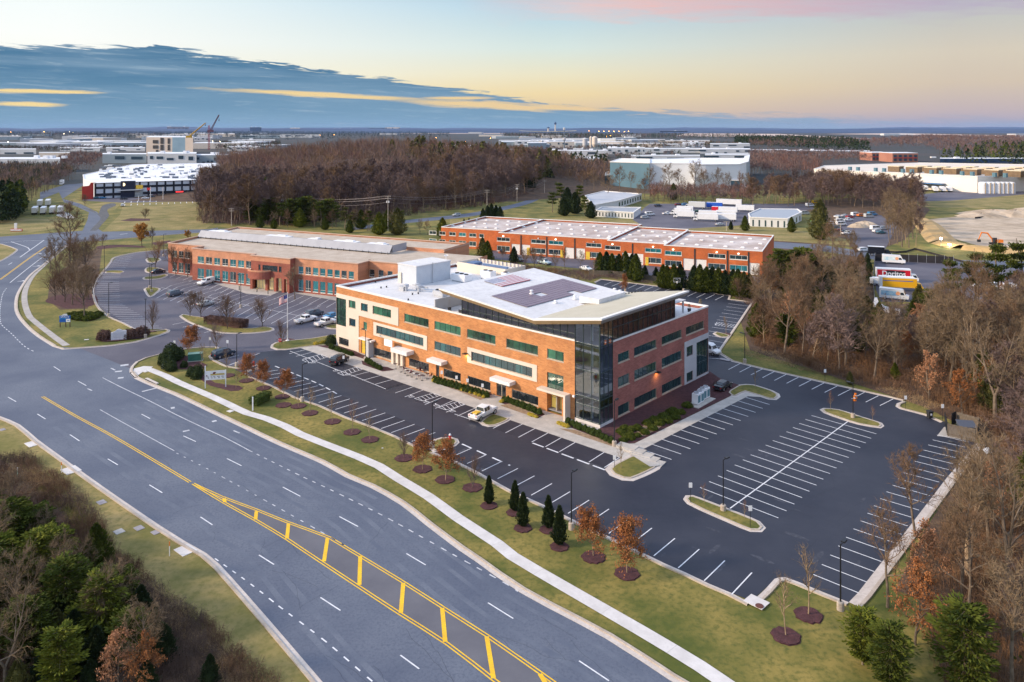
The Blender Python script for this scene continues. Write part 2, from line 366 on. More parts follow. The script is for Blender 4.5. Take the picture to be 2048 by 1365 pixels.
white_roof=mat('white_membrane',(0.60,0.59,0.60),(0.74,0.73,0.74),0.12,0.6,c3=(0.48,0.47,0.48),scale3=1.1,a3=0.5,detail=10)
tan_roof=mat('tan_roof_deck',(0.47,0.43,0.33),(0.52,0.48,0.38),0.35,0.7,c3=(0.42,0.385,0.30),scale3=2.5,a3=0.5)
gravel=mat('gravel_roof',(0.42,0.34,0.27),(0.54,0.46,0.38),0.35,1.0,c3=(0.30,0.24,0.19),scale3=4,a3=0.5,bump=0.5,detail=8)
gravel2=mat('pale_gravel_roof',(0.34,0.26,0.23),(0.64,0.58,0.56),0.11,1.0,c3=(0.38,0.30,0.27),scale3=3,a3=0.45,detail=9)
beige=mat('beige_panel',(0.66,0.57,0.48),(0.71,0.62,0.53),0.4,0.7)
gpanel=mat('grey_panel',(0.48,0.48,0.50),(0.54,0.54,0.56),0.4,0.7)
trimw=mat('white_trim',(0.74,0.72,0.70),(0.80,0.78,0.76),1.0,0.6)
fascia=mat('bronze_fascia',(0.36,0.25,0.13),(0.40,0.29,0.16),0.8,0.5)
fascia_g=mat('grey_fascia',(0.30,0.28,0.26),(0.34,0.32,0.30),0.8,0.5)
metalg=mat('galvanised',(0.42,0.44,0.48),(0.50,0.52,0.56),0.8,0.45,metal=0.4)
screenm=mat('ribbed_screen',(0.30,0.33,0.38),(0.36,0.39,0.44),0.5,0.5,metal=0.3)
hvacw=mat('hvac_white',(0.74,0.74,0.76),(0.82,0.82,0.84),1.0,0.5)
black=mat('black_metal',(0.012,0.013,0.018),rough=0.45)
darkm=mat('dark_recess',(0.03,0.03,0.035),rough=0.6)
rubber=mat('rubber',(0.02,0.02,0.022),rough=0.8)
rimm=mat('alloy',(0.5,0.5,0.52),rough=0.35,metal=0.8)
cglass=mat('car_glass',(0.02,0.035,0.05),rough=0.08,spec=0.9)
redl=mat('tail_lamp',(0.45,0.02,0.02),rough=0.3)
headl=mat('head_lamp',(0.75,0.75,0.75),rough=0.2)
redp=mat('red_paint',(0.60,0.03,0.03),rough=0.5)
lampm=mat('lit_lamp',(1,0.7,0.2),emit=(1.0,0.62,0.12),es=6)
lampw=mat('lit_white_lamp',(1,1,1),emit=(1.0,0.93,0.75),es=5)
litroom=mat('lit_room',(0.5,0.38,0.12),(0.65,0.5,0.18),1.2,emit=(1.0,0.66,0.12),es=0.3)
wood=mat('weathered_wood',(0.11,0.085,0.065),(0.24,0.20,0.155),4.0,0.9,c3=(0.05,0.04,0.032),scale3=5,a3=0.6,stretch=(6,6,0.5))
A1=math.atan2(0.664,-0.748); A2=math.atan2(0.748,0.6635)
brickF=brickmat('sunlit_brick',(0.58,0.245,0.082),(0.44,0.165,0.055),(0.62,0.34,0.17),A1)  # office brick with the warm light on the front put into its colour
brickS=brickmat('shaded_brick',(0.40,0.140,0.110),(0.29,0.092,0.072),(0.36,0.2,0.17),A2)  # same office brick, shade of the side wall put into its colour
brickR=brickmat('warehouse_brick',(0.58,0.135,0.030),(0.46,0.10,0.022),(0.46,0.19,0.10),2.72)
brickO=brickmat('office_brick_upper',(0.60,0.27,0.15),(0.52,0.22,0.12),(0.58,0.33,0.22),-0.449)
brickD=brickmat('office_brick_lower',(0.33,0.09,0.06),(0.26,0.07,0.045),(0.35,0.15,0.11),-0.449)
glF=glassmat('green_tinted_glass',(0.008,0.022,0.022),(0.06,0.21,0.14),ang=A1,pw=1.45,var=.5)
glB=glassmat('blue_tinted_glass',(0.010,0.035,0.055),(0.02,0.12,0.14),ang=A1,pw=1.45,var=.6)
glG=glassmat('dark_ground_floor_glass',(0.008,0.012,0.018),(0.05,0.06,0.07),ang=A1,pw=1.45,var=0.2)
glS=glassmat('side_window_glass',(0.008,0.03,0.04),(0.03,0.10,0.085),ang=A2,pw=1.45)
glT=glassmat('teal_office_glass',(0.01,0.10,0.13),(0.04,0.28,0.33),ang=-0.449,pw=2.2)
glK=glassmat('dark_office_glass',(0.015,0.02,0.03),(0.05,0.12,0.14),ang=-0.449,pw=2.2)
see=seeglass('curtain_wall_glass',(0.42,0.50,0.60),0.35)
solar=mat('solar_cells',(0.15,0.10,0.14),(0.19,0.135,0.175),0.5,0.35,spec=0.6)
# ------------------------------------------------------------------ ground
g=MB(); S=60000
g.face([(-S,-200,-0.02),(S,-200,-0.02),(S,S,-0.02),(-S,S,-0.02)])
struct(g,'ground',farland,'dull wooded land running out to the horizon')
g=MB(); g.sheet([(-260,-30),(330,-30),(470,640),(-520,640)],0.0)
struct(g,'lawn_ground',lawn,'yellow green winter lawn round the office park')
# forest floors
g=MB()
g.sheet(PG((1480,640),(1500,606),(1560,560),(1700,500),(1720,492),(1750,560),(1746,620),(1850,600),(2300,600),(2500,800),(3200,1400),(1900,1400),(1840,1200),(1790,1180),(1850,1060),(1905,975),(1960,905),(1960,870),(1850,815),(1730,775),(1610,735),(1540,715),(1500,700)),0.012)
g.sheet(PG((0,910),(60,940),(120,980),(170,1035),(200,1090),(300,1170),(400,1250),(480,1330),(540,1400),(-1200,1400),(-1500,905)),0.012)
g.sheet(PG((395,448),(560,445),(720,425),(930,402),(1085,380),(1300,388),(1330,380),(1180,300),(500,300),(380,340)),0.012)
g.sheet(PG((1490,420),(1600,405),(1820,385),(1860,420),(1810,480),(1760,500),(1660,490),(1560,560),(1500,540),(1560,470),(1640,470),(1640,425),(1500,425)),0.012)
g.sheet(PG((100,560),(150,520),(205,490),(197,560),(190,590),(175,618),(120,620),(95,600)),0.012)
struct(g,'forest_floor',litter,'brown leaf litter under the bare woods')
# ---- main road
RE=smooth(PG((259,746),(269,758),(312,777),(345,790),(427,829),(494,861),(552,889),(640,927),(690,955),(740,976),(800,1010),(850,1050),(916,1100),(953,1125),(1042,1187),(1213,1279),(1339,1361),(1440,1420)),3)
LE=smooth(PG((-40,815),(0,833),(40,850),(76,880),(120,912),(164,944),(232,992),(320,1052),(371,1084),(413,1107.5),(439,1129.5),(499,1196),(560,1266),(645,1365),(700,1430)),3)
WE=smooth(PG((105,694),(62,665),(32,630),(29,602),(37,580),(57,552),(82,532),(107,510),(125,495),(150,485),(200,482),(250,477),(412,465),(520,462)),4)
road=MB()
road.sheet(RE+LE[::-1]+PG((-400,700),(-400,460),(0,474),(165,462),(205,464),(350,461),(412,459),(520,456))+WE[::-1]+PG((160,697),(225,692.5),(320,672),(340,663),(400,640),(480,640),(480,690),(435,696),(377,697),(320,708),(271,724)),0.02)
far=smooth(PG((700,462),(812,447),(937,434),(1024,417),(1066,405),(1089,392),(1110,378)),10); farb=smooth(PG((700,456),(809,441),(930,428),(1010,413),(1050,402),(1072,392),(1094,380)),10)
road.sheet(far+farb[::-1],0.02)
road.sheet(PG((1520,482),(1640,490),(1760,508),(1900,520),(2300,530),(2300,556),(1900,534),(1750,520),(1640,502),(1540,496)),0.02)
road.sheet(PG((165,462),(175,440),(178,425),(150,412),(128,405),(118,385),(80,400),(80,385),(130,370),(180,366),(165,372),(125,398),(160,408),(195,425),(203,440),(192,455),(205,464)),0.021)
struct(road,'road',asph,'blue grey asphalt of the wide curving main road')
md=MB()
md.sheet(smooth(PG((442,994),(511.8,1020),(574,1045),(658.7,1076),(698.6,1096),(802.5,1162.8),(888,1217.5),(973.4,1272),(1103,1362.7),(1160,1405)),5)+smooth(PG((447,1005.4),(511.8,1041.5),(574,1079),(605,1100),(700,1162.8),(799,1227.7),(895,1289),(990.5,1362.7),(1040,1400)),5)[::-1],0.026)
struct(md,'median_pavement',asph_in,'warmer grey asphalt inside the yellow striped median')
# ---- parking
ML=PG((259,746),(261.5,734),(271,724.5),(291,715.7),(320,708),(377,697),(410,694),(435,694),(470,701),(520,705),(560,712))
lotw=MB()
lotw.sheet(PG((160,697.5),(225,692.5),(275,685),(320,672),(340,663),(330,660),(270,657.5),(250,647),(217,632),(197,612),(189,590),(189,575),(197,557),(210,542),(222,527),(232,515),(272,506),(290,504),(335,500),(341,548),(384,555),(472,580.6),(492,588),(540.7,592),(560,583.5),(574,584.5),(671.6,602),(700,606),(700,672),(601,697),(640,707),(760,748),(700,800),(560,760),(520,735),(457,733),(424,716),(470,701),(435,694),(377,697),(320,708),(271,724.5),(262,738)),0.028)
struct(lotw,'west_parking_pavement',asph_w,'worn grey purple asphalt of the west car park and drive')
DK=PG((520,705),(601,697),(640,707),(1241.8,917.3),(1284.7,900.2),(1495.8,793.3),(1440,760),(1200,600),(1191,566),(1203,560),(1370,580.6),(1458,592),(1455,599.7),(1502,605.5),(1479,640),(1438,704),(1463,723.9),(1526.6,739.7),(1653,768),(1773,795),(1805,803),(1789,811),(1798.7,818.8),(1849,830),(1893.7,845.7),(1940,880),(1954,887),(1893.7,956.5),(1814.5,1060),(1716,1186.7),(1697.5,1205.7),(1596,1164.6),(1571,1155.7),(1552,1158),(1503,1203),(1460,1186),(1418.6,1168.8),(1371,1146),(1329,1127.7),(1231.9,1080.4),(1159.6,1046.8),(1087,1010.5),(1021,980.6),(951,941.6),(902,918),(832.4,892.4),(791,872),(752,856),(693.8,834.8),(640,811),(591.6,794.8),(552.5,775),(501.7,753.7),(470,740))
lot=MB(); lot.sheet(DK,0.036)
struct(lot,'parking_pavement',asph_d,'dark blue black asphalt of the car park round the brick office')
# kerbs
kb=MB()
kerb(kb,RE,+1,gut=0.55,kw=0.3,mg=1,mk=0)
kerb(kb,LE,-1,gut=0.5,kw=0.3,mg=1,mk=0)
kerb(kb,WE,-1,gut=0.5,kw=0.3,mg=1,mk=0)
kerb(kb,smooth(PG((105,694),(125,700),(160,697.5),(225,692.5),(275,685),(320,672),(338,665),(341,661),(332,658.5),(318,661),(290,664),(270,657.5),(250,647),(217,632),(197,612),(189,590),(189,575),(197,557),(210,542),(222,527),(232,515),(272,506),(290,504),(335,500)),3),+1,gut=0.35,mg=1)
kerb(kb,smooth(PG((269,757),(259,746),(261.5,734),(271,724.5),(291,715.7),(320,708),(377,697),(410,694),(435,694),(441,699),(423,714),(436,724),(457,733),(480,737),(505,733),(519,728),(522,731),(520,737),(510,741),(496,744),(497,751)),2),-1,gut=0.35,mg=1)
edge=PG((501.7,753.7),(552.5,775),(591.6,794.8),(640,811),(693.8,834.8),(752,856),(791,872),(832.4,892.4))
kerb(kb,edge,-1,gut=0.3,mg=1)
edge=PG((865,904.5),(902,918),(951,941.6),(1021,980.6),(1087,1010.5),(1159.6,1046.8),(1231.9,1080.4),(1329,1127.7),(1371,1146),(1418.6,1168.8),(1460,1186),(1501,1207))
kerb(kb,edge,-1,gut=0.4,mg=1)
kerb(kb,smooth(PG((1501,1207),(1530,1180),(1549,1159),(1558,1156),(1571,1155.7),(1596,1164.6),(1650,1187),(1697.5,1205.7)),2),-1,gut=0.5,mg=1)
kerb(kb,PG((1697.5,1205.7),(1716,1186.7),(1814.5,1060),(1893.7,956.5),(1954,887)),-1,gut=0.9,kw=0.35,mg=1)
kerb(kb,smooth(PG((1880,846),(1849,832),(1798.7,818.8),(1791,814),(1793,808),(1805,803)),2),-1,gut=0.4,mg=1)
kerb(kb,PG((1805,803),(1773,795),(1653,768),(1526.6,739.7),(1463,723.9),(1438,708),(1436,702),(1479,640),(1502,605.5),(1455,599.7),(1458,592),(1370,580.6),(1203,560),(1191,566)),-1,gut=0.35,mg=1)
struct(kb,'kerbs',[kerbm,gutm],'concrete kerbs and gutters along road and car parks')
# islands
isl=MB(); ig=MB()
def island(px,step=1.2,gut=0.35,kw=0.25):
 p=smooth(PG(*px),step,True)
 a=sum(p[i][0]*p[(i+1)%len(p)][1]-p[(i+1)%len(p)][0]*p[i][1] for i in range(len(p)))
 c=kerb(isl,p,1 if a>0 else -1,True,gut=gut,kw=kw,mg=1,zg=0.055)
 ig.sheet(c,0.145)
island([(857,889),(868,880),(882,876),(902,875),(915.8,879),(919,886),(912,892.7),(900,898.6),(880,903),(866,906)])
island([(957,845.6),(965.5,837.7),(986.6,827),(1005,832),(1023,838),(1008,848),(992,853.6),(976,855),(965,852)])
island([(1209.5,939.7),(1219.4,929.7),(1240,918.5),(1262,909),(1276.7,911),(1300,918),(1316.5,924),(1323.5,932),(1319,939.7),(1289,954.6),(1266.7,963.4),(1244.3,962),(1219.4,952)],gut=0.7)
island([(1452,786),(1463,777),(1476,770.4),(1492,769),(1507.6,770),(1545.6,782),(1559,789),(1561,795),(1553,801),(1537,800),(1515,793),(1493,786.5),(1470,796)],gut=0.45)
island([(1639,820),(1647,817),(1678.5,820),(1720,833),(1764,847),(1768.7,853),(1762,857.7),(1716.5,850.4),(1680,839),(1646.8,826.7)])
island([(1366,999.5),(1371,992),(1386,991.5),(1460,1019.4),(1520,1044),(1532,1057),(1524,1065.5),(1501,1065),(1455,1046),(1400,1022),(1374,1009)])
island([(540.8,697),(543,690),(550.5,686),(574,682),(620,677.5),(690,668),(700,690),(640,693),(601,697),(572,701),(552.5,701)])
island([(358,633),(365,629),(390,633),(410,636),(440,646),(490,657),(530,654),(548,657),(549,661),(540,664),(500,668),(440,667),(400,655),(375,645)])
island([(287,579),(292,576),(305,575),(318,577),(321,580),(308,592),(301,595),(294,592)])
island([(285,557),(292,554),(312,553),(330,549),(336,552),(322,558),(300,560),(288,560)])
island([(290,538),(297,535),(315,536),(330,541),(318,546),(300,547),(290,544)])
island([(291,519),(300,516),(318,517),(322,521),(308,526),(296,526)])
island([(645,654),(660,650),(690,648),(700,655),(690,659),(660,659)])
island([(1425,668),(1432,664),(1450,668),(1463,672),(1458,676),(1440,676)])
island([(211,543.5),(222,541.5),(245,542.5),(248,545),(240,547.5),(222,546.5),(211,547)],gut=0.2,kw=0.2)
struct(isl,'island_kerbs',[kerbm,gutm],'pale kerbs round the planted islands in the car parks')
struct(ig,'island_turf',lawn,'short winter turf on the car park islands')
far_isl=MB(); p=smooth(PG((-60,480),(0,488),(30,497),(34,503),(0,524),(-60,545)),3,True); c=kerb(far_isl,p,-1,True,gut=0.4,mg=1);
struct(far_isl,'junction_island_kerb',[kerbm,gutm],'concrete edge of the grassy traffic island at far left')
t=MB(); t.sheet(p,0.03); struct(t,'junction_island_turf',lawn2,'dry turf of the traffic island at far left')
# sidewalks
sw=MB()
c=smooth(PG((284,737),(300,740),(330,752),(357,765.5),(425.5,794.8),(454.8,808.4),(494,827),(533,838),(570,853),(600,869),(640,885),(717,914.8),(758,933),(798.6,959),(857,994),(916,1037),(994,1088),(1024.7,1113),(1144,1183),(1281,1262),(1400,1333.6),(1480,1388)),3)
a,b=offs(c,0.78),offs(c,-0.78)
sw.strip(a,b,0.05);
jt=MB()
for i in range(2,len(c)-1,1):
 n=perp(nrm((c[i+1][0]-c[i-1][0],c[i+1][1]-c[i-1][1])));
 if i%2==0: jt.face([(c[i][0]+n[0]*.78-0.02,c[i][1]+n[1]*.78,0.056),(c[i][0]-n[0]*.78-0.02,c[i][1]-n[1]*.78,0.056),(c[i][0]-n[0]*.78+0.02,c[i][1]-n[1]*.78,0.056),(c[i][0]+n[0]*.78+0.02,c[i][1]+n[1]*.78,0.056)])
struct(jt,'sidewalk_joints',conc,'thin joints across the long concrete sidewalk')
c=smooth(PG((133,692),(116,680),(95,664),(70,644),(57,630),(49,602),(52,577),(66,552),(88,531),(113,508),(135,492),(160,486)),3)
lsw=MB(); lsw.strip(offs(c,0.7),offs(c,-0.7),0.05); struct(lsw,'left_sidewalk',mat('old_sidewalk',(.36,.33,.31),(.46,.43,.40),.5,.9,c3=(.28,.25,.23),scale3=3,a3=.5),'older grey sidewalk curving along the left verge')
sw.sheet(PG((262,748),(268,738),(288,733),(306,734),(298,741),(285,745),(270,756)),0.052)
struct(sw,'sidewalk',walkm,'long pale concrete sidewalk beside the main road')
bw=MB()
bw.sheet(PG((601,697),(621,691.5),(674,691.5),(1200,857.3),(1241,889),(1268.9,888),(1490.5,778.8),(1507,773),(1540,784),(1552,793),(1535,796),(1495.8,793.3),(1284.7,900.2),(1268,907),(1241.8,917.3)),0.05)
bw.sheet(PG((1252,894),(1275,903),(1318,924),(1318,934),(1300,936),(1262,912)),0.17)
for i,(x0,y0) in enumerate(((1247,885),(1262,892),(1277,899),(1289,906),(1300,913))):
 q=G(x0+8,y0+12); bw.box(q[0],q[1],0.05,3.0,1.6,0.34-0.06*i,-0.6)
struct(bw,'building_walk',conc,'wide concrete walk round the brick office, with corner steps')
ow=MB()
ow.sheet(PG((330,545),(341,548),(384,555),(472,580.6),(492,588),(540.7,592),(560,583.5),(574,584.5),(671.6,602),(720,612),(720,600),(640,590),(560,578),(470,566),(395,552),(345,540)),0.05)
struct(ow,'office_walk',conc,'concrete walk and entrance plaza before the two storey office')
# main office planting beds
bd=MB()
for px in ([(626,691),(674,676),(674,690),(705,700),(722,709),(742,716),(735,721),(706,712),(668,700)],
           [(723,722),(742,727),(742,732),(775,735),(790,741),(765,744),(725,730)],
           [(880,770),(905,762),(950,776),(985,790),(960,798)],
           [(998,805),(1020,800),(1080,823),(1090,830),(1075,838)],
           [(1114,849),(1150,850),(1200,863),(1229,880),(1229,890),(1140,856)],
           [(1229,890),(1198,859),(1230,838),(1330,787),(1420,744),(1440,758),(1475,770),(1492,777.5),(1269,887.5),(1240,889)]):
 bd.sheet(PG(*px),0.066)
struct(bd,'planting_beds',mulch,'reddish mulch beds along the brick office walls')
sb=MB()
sb.sheet(PG((1118,858),(1150,861),(1229,889),(1222,893),(1170,876)),0.074)
sb.sheet(PG((890,772),(905,770),(955,787),(975,796),(960,801)),0.074); sb.sheet(PG((1000,812),(1020,808),(1070,828),(1075,838)),0.074)
sb.sheet(PG((1272,862),(1300,845),(1330,836),(1338,842),(1318,858),(1290,873),(1278,874)),0.074)
struct(sb,'river_stone_beds',stone,'tan river stone strips in the planting beds')
# other ground patches
yl=MB()
yl.sheet(PG((205,463),(240,430),(248,405),(400,402),(430,445),(412,458),(350,460)),0.016)
yl.sheet(PG((-100,480),(0,468),(60,466),(120,457),(125,440),(-100,430)),0.016)
yl.sheet(PG((120,403),(150,398),(175,410),(210,405),(245,405),(230,420),(200,424),(160,408)),0.0165)
yl.sheet(LE+PG((560,1400),(480,1330),(400,1250),(300,1170),(200,1095),(170,1040),(120,985),(60,945),(0,920),(-60,910)),.016)
yl.sheet(PG((900,440),(1190,436),(1290,442),(1240,462),(900,462)),0.016); yl.sheet(PG((1320,455),(1560,455),(1700,480),(1700,492),(1540,481),(1330,468)),0.016)
yl.sheet(PG((1830,402),(2200,380),(2200,420),(1840,415)),0.016)
struct(yl,'dry_grass',lawn2,'straw yellow winter grass fields beyond the brick buildings')
pk2=MB()
pk2.sheet(PG((165,396),(400,388),(420,392),(420,402),(250,406),(165,402)),0.02)
pk2.sheet(PG((1265,440),(1290,415),(1300,408),(1620,408),(1640,418),(1520,428),(1500,450),(1310,462),(1290,455)),0.02)
pk2.sheet(PG((1670,430),(1755,430),(1800,440),(1770,500),(1720,497),(1690,470)),0.02)
pk2.sheet(PG((1748,516),(1900,528),(2300,560),(2300,620),(1990,606),(1762,604),(1752,580)),0.024)
pk2.sheet(PG((985,500),(1530,555),(1530,572),(1400,562),(1180,540),(980,518)),0.02)
pk2.sheet(PG((1790,396),(1880,385),(2048,372),(2100,385),(1900,402),(1800,404)),0.02)
struct(pk2,'yard_pavement',asph_w,'worn asphalt of the outlying yards and lots')
dt=MB(); dt.sheet(PG((1852,440),(1930,432),(2250,425),(2350,500),(1990,505),(1950,490),(1880,470)),0.03)
struct(dt,'graded_earth',dirt,'pale graded earth of the construction site at right')
stw=MB()
A=smooth(PG((1838,440),(1856,452),(1872,470),(1890,487),(1930,497),(1990,503),(2100,505)),8);
for i in range(len(A)-1):
 n=perp(nrm((A[i+1][0]-A[i][0],A[i+1][1]-A[i][1])))
 p=[(A[i+k][0]+n[0]*s,A[i+k][1]+n[1]*s,z) for k in (0,1) for s,z in ((-6,0),(-2.5,1.3),(2.5,1.3),(6,0))]
 for a_,b_ in ((0,1),(1,2),(2,3)): stw.face([p[a_],p[b_],p[b_+4],p[a_+4]])
struct(stw,'straw_embankment',straw,'straw covered embankment round the construction site')
hp=MB(); rr=random.Random(3)
for cx_,cy_,rx,hh in ((1990,430,20,2.8),(2035,432,16,3.2),(1965,434,14,2),(2080,428,22,3.5),(1716,455,5,2),(1730,452,6,2.2)):
 q=G(cx_,cy_); nn=18; prev=None
 for k in range(6):
  f=k/5; rad=rx*(1-f)**0.8; zz=hh*(1-(1-f)**1.7)
  ringp=[(q[0]+math.cos(a*2*math.pi/nn)*rad*(1+.14*math.sin(a*2.3+cx_)),q[1]+math.sin(a*2*math.pi/nn)*rad*.6,zz*(1+.12*math.sin(a*3.1+k))) for a in range(nn)]
  if prev:
   for a in range(nn): hp.face([prev[a],prev[(a+1)%nn],ringp[(a+1)%nn],ringp[a]])
  prev=ringp
 hp.face(prev)
struct(hp,'earth_mounds',dirt,'heaps of dug earth behind the construction site')
rk=MB(); rk.sheet(smooth(PG((163,416),(185,420),(196,428),(205,412),(225,407),(232,411),(215,420),(218,432),(205,448),(192,462),(180,462),(200,440),(198,432),(185,424)),3,True),0.03)
struct(rk,'drainage_ditch',mat('ditch_rock',(0.07,0.075,0.085),(0.14,0.14,0.15),0.6,1.0,c3=(0.03,0.035,0.04),scale3=3,a3=0.7,bump=0.9),'dark stony drainage ditch through the yellow lawn')
cp=MB(); cp.sheet(PG((112,431),(125,422),(140,428),(150,436),(138,438),(118,434)),0.03); struct(cp,'trailer_pad',conc,'pale concrete pad beside the parked trailers')
# ------------------------------------------------------------------ painted markings
wr_=MB(); cr_=MB(); wr2=MB()
for o_,w_ in ((-1.3,.55),(-3.0,.55),(-4.9,.6),(-6.7,.6),(-8.6,.6),(-10.4,.6),(-17.2,.6),(-19.0,.6)):
 c=offs(RE[4:],o_); n_=len(c);
 i=0; r_=random.Random(int(o_*10))
 while i<n_-3:
  k=r_.randint(8,26); j=min(n_-1,i+k); q=c[i:j+1]; hw=[w_*.5*(1+.15*math.sin(a*1.3)) for a in range(len(q))]
  for a in range(len(q)-1):
   d=nrm((q[a+1][0]-q[a][0],q[a+1][1]-q[a][1])); nn=perp(d)
   wr_.face([(q[a][0]+nn[0]*hw[a],q[a][1]+nn[1]*hw[a],.0235),(q[a][0]-nn[0]*hw[a],q[a][1]-nn[1]*hw[a],.0235),(q[a+1][0]-nn[0]*hw[a+1],q[a+1][1]-nn[1]*hw[a+1],.0235),(q[a+1][0]+nn[0]*hw[a+1],q[a+1][1]+nn[1]*hw[a+1],.0235)])
  i=j+r_.randint(0,2)
rr=random.Random(44); ZC=0
def crack(p,d,L_,z,w=.022,mb=None):
 q=[p]; a=d
 for _ in range(int(L_/.5)): a+=rr.uniform(-.5,.5)*.7; a=d+(a-d)*.8; q.append((q[-1][0]+math.cos(a)*.5,q[-1][1]+math.sin(a)*.5))
 global ZC; ZC+=.00002; (mb or cr_).strip(offs(q,w/2),offs(q,-w/2),z+ZC)
RP_=RE+LE[::-1]
def inp(p,poly):
 c=False
 for i in range(len(poly)):
  a,b=poly[i],poly[i-1]
  if (a[1]>p[1])!=(b[1]>p[1]) and p[0]<(b[0]-a[0])*(p[1]-a[1])/(b[1]-a[1])+a[0]: c=not c
 return c
for _ in range(60):
 p=G(rr.uniform(100,1150),rr.uniform(770,1340))
 if inp(p,offs(RE,-1.5)+offs(LE,1.5)[::-1]): crack(p,rr.choice((-.72,-.72,.8))+rr.uniform(-.3,.3),rr.uniform(2,9),.025)
for _ in range(70):
 p=G(rr.uniform(700,1850),rr.uniform(740,1180))
 if inp(p,DK): crack(p,rr.choice((A1,A2)),rr.uniform(2,8),.0425)
for _ in range(60):
 p=G(rr.uniform(240,640),rr.uniform(520,720)); crack(p,rr.uniform(0,3),rr.uniform(3,9),.0345)
struct(wr_,'wheel_paths',mat('wheel_worn_asphalt',(.088,.106,.153),(.136,.156,.202),.25,.8,c3=(.08,.098,.14),scale3=4,a3=.6,detail=12),'slightly paler wheel polished bands along the road lanes')
struct(cr_,'pavement_cracks',mat('crack_tar',(.022,.026,.036),rough=.7),'fine dark cracks and sealed seams in the pavement')
st_=MB()
for k in range(48):
 p=G(rr.uniform(900,1850),rr.uniform(760,1140))
 if inp(p,DK):
  L_=rr.uniform(.3,1.6); a=rr.choice((A1,A2)); n=11; st_.sheet([(p[0]+math.cos(a)*math.cos(i*.571)*L_-math.sin(a)*math.sin(i*.571)*L_*.22*(1+.12*math.sin(i*2+k)),p[1]+math.sin(a)*math.cos(i*.571)*L_+math.cos(a)*math.sin(i*.571)*L_*.22*(1+.12*math.cos(i+k))) for i in range(n)],.0405+k*.00002)
struct(st_,'pavement_stains',mat('pale_stain',(.062,.066,.088),(.024,.028,.044),1.9,.7,detail=10),'pale scuffs and stains on the dark parking pavement')
wm=MB(); ym=MB(); om=MB()
ZM=0.047
def seg(mb,a,b,w,z=ZM):
 d=nrm((b[0]-a[0],b[1]-a[1])); n=perp(d); h=w/2
 mb.face([(a[0]+n[0]*h,a[1]+n[1]*h,z),(a[0]-n[0]*h,a[1]-n[1]*h,z),(b[0]-n[0]*h,b[1]-n[1]*h,z),(b[0]+n[0]*h,b[1]+n[1]*h,z)])
def pline(mb,pts,w,z=ZM):
 mb.strip(offs(pts,w/2),offs(pts,-w/2),z)
def dash(mb,pts,w,on,off,z=ZM,jit=0.0):
 pts=smooth(pts,0.5) if len(pts)>2 else pts
 ls=[0]
 for i in range(1,len(pts)): ls.append(ls[-1]+math.hypot(pts[i][0]-pts[i-1][0],pts[i][1]-pts[i-1][1]))
 def at(s):
  for i in range(1,len(ls)):
   if s<=ls[i] or i==len(ls)-1:
    t=(s-ls[i-1])/max(1e-6,ls[i]-ls[i-1]); return (pts[i-1][0]+(pts[i][0]-pts[i-1][0])*t,pts[i-1][1]+(pts[i][1]-pts[i-1][1])*t)
 s=0; rr=random.Random(5)
 while s<ls[-1]:
  l=on*(1-jit*rr.random()); seg(mb,at(s),at(min(s+l,ls[-1])),w,z); s+=on+off
ZR=0.032
pline(om,smooth(PG((205,756),(240,774),(300,803),(350,829),(400,853),(450,876),(499,902)),3),0.16,ZR)
dash(om,PG((499,902),(557,930.6),(604,953.8),(656,978),(746,1022),(806,1054),(890,1101),(1006,1165),(1036,1184)),0.16,0.95,0.95,ZR,0.3)
pline(om,smooth(PG((200,820),(240,842.6),(300,875.8),(348.6,902.5)),3),0.13,ZR)
dash(om,PG((353,907),(412,937),(487,978),(551.6,1013.6),(642.5,1065),(690,1092)),0.13,0.9,1.1,ZR,0.6)
for a,b,c,d in ((283,829,300,838),(366.7,872.6,391.7,884),(454,918,483,932.4),(565.6,975,600.7,993.5),(678.7,1034,716,1054),(812.8,1108,851.4,1131),(976,1206.5,1026.4,1238),(1158,1322.7,1218,1362.7),
   (74.7,828.8,91,838.8),(139.8,870,159,882.7),(215.6,918.6,235.6,930.6),(298.7,970.6,324.7,986.5),(401,1034.9,425,1050.8),(518,1111,548,1130),(641,1196,681,1222),(800.8,1311.4,838.4,1338.8),
   (107.5,733.8,121,742.5),(156,763,172.5,772),(16,795,32,804)): seg(wm,G(a,b),G(c,d),0.14,ZR)
dash(wm,PG((430,1118),(500,1168),(560,1215),(650,1283),(740,1360),(800,1410)),0.14,0.9,0.9,ZR,0.3)
dash(wm,PG((13,577),(5,590),(0,620),(1,645),(8,655),(22,667),(44,689),(58,699),(72,705)),0.18,1.1,1.3,ZR)
# left junction
pline(wm,smooth(PG((20,566),(60,534),(92,510),(116,493)),4),0.22,ZR); seg(wm,G(92,494),G(136,493.5),0.5,ZR)
pline(wm,smooth(PG((0,487),(30,484),(55,482),(88,481)),4),0.25,ZR); seg(wm,G(88,481),G(40,515),0.3,ZR); pline(wm,smooth(PG((22,484),(40,490),(56,496),(60,501)),4),0.3,ZR)
seg(wm,G(240,469.5),G(255,467.5),0.5,ZR); seg(wm,G(17,530),G(24,526),0.25,ZR)
for a,b in ((72,508),(70,533),(40,563)):
 seg(wm,G(a-5,b+0.5),G(a+6,b-0.3),0.35,ZR); q=G(a+8,b-0.5); wm.face([(q[0]-.8,q[1]-.9,ZR),(q[0]+.9,q[1],ZR),(q[0]-.8,q[1]+.9,ZR)])
for a,b,c,d,ww in ((241,732,257,730,1.1),(222,737,230,741,0.3),(230,744,244,743,0.7),(236,757,247,756,0.8),(284,784,312,777,0.45),(366,864,379,861,0.5),(424,844,433,842,0.6),(345,815,346,818,.6),(467,862,479,867,.25),(175,778,184,782,.25)): seg(om,G(a,b),G(c,d),ww,ZR)
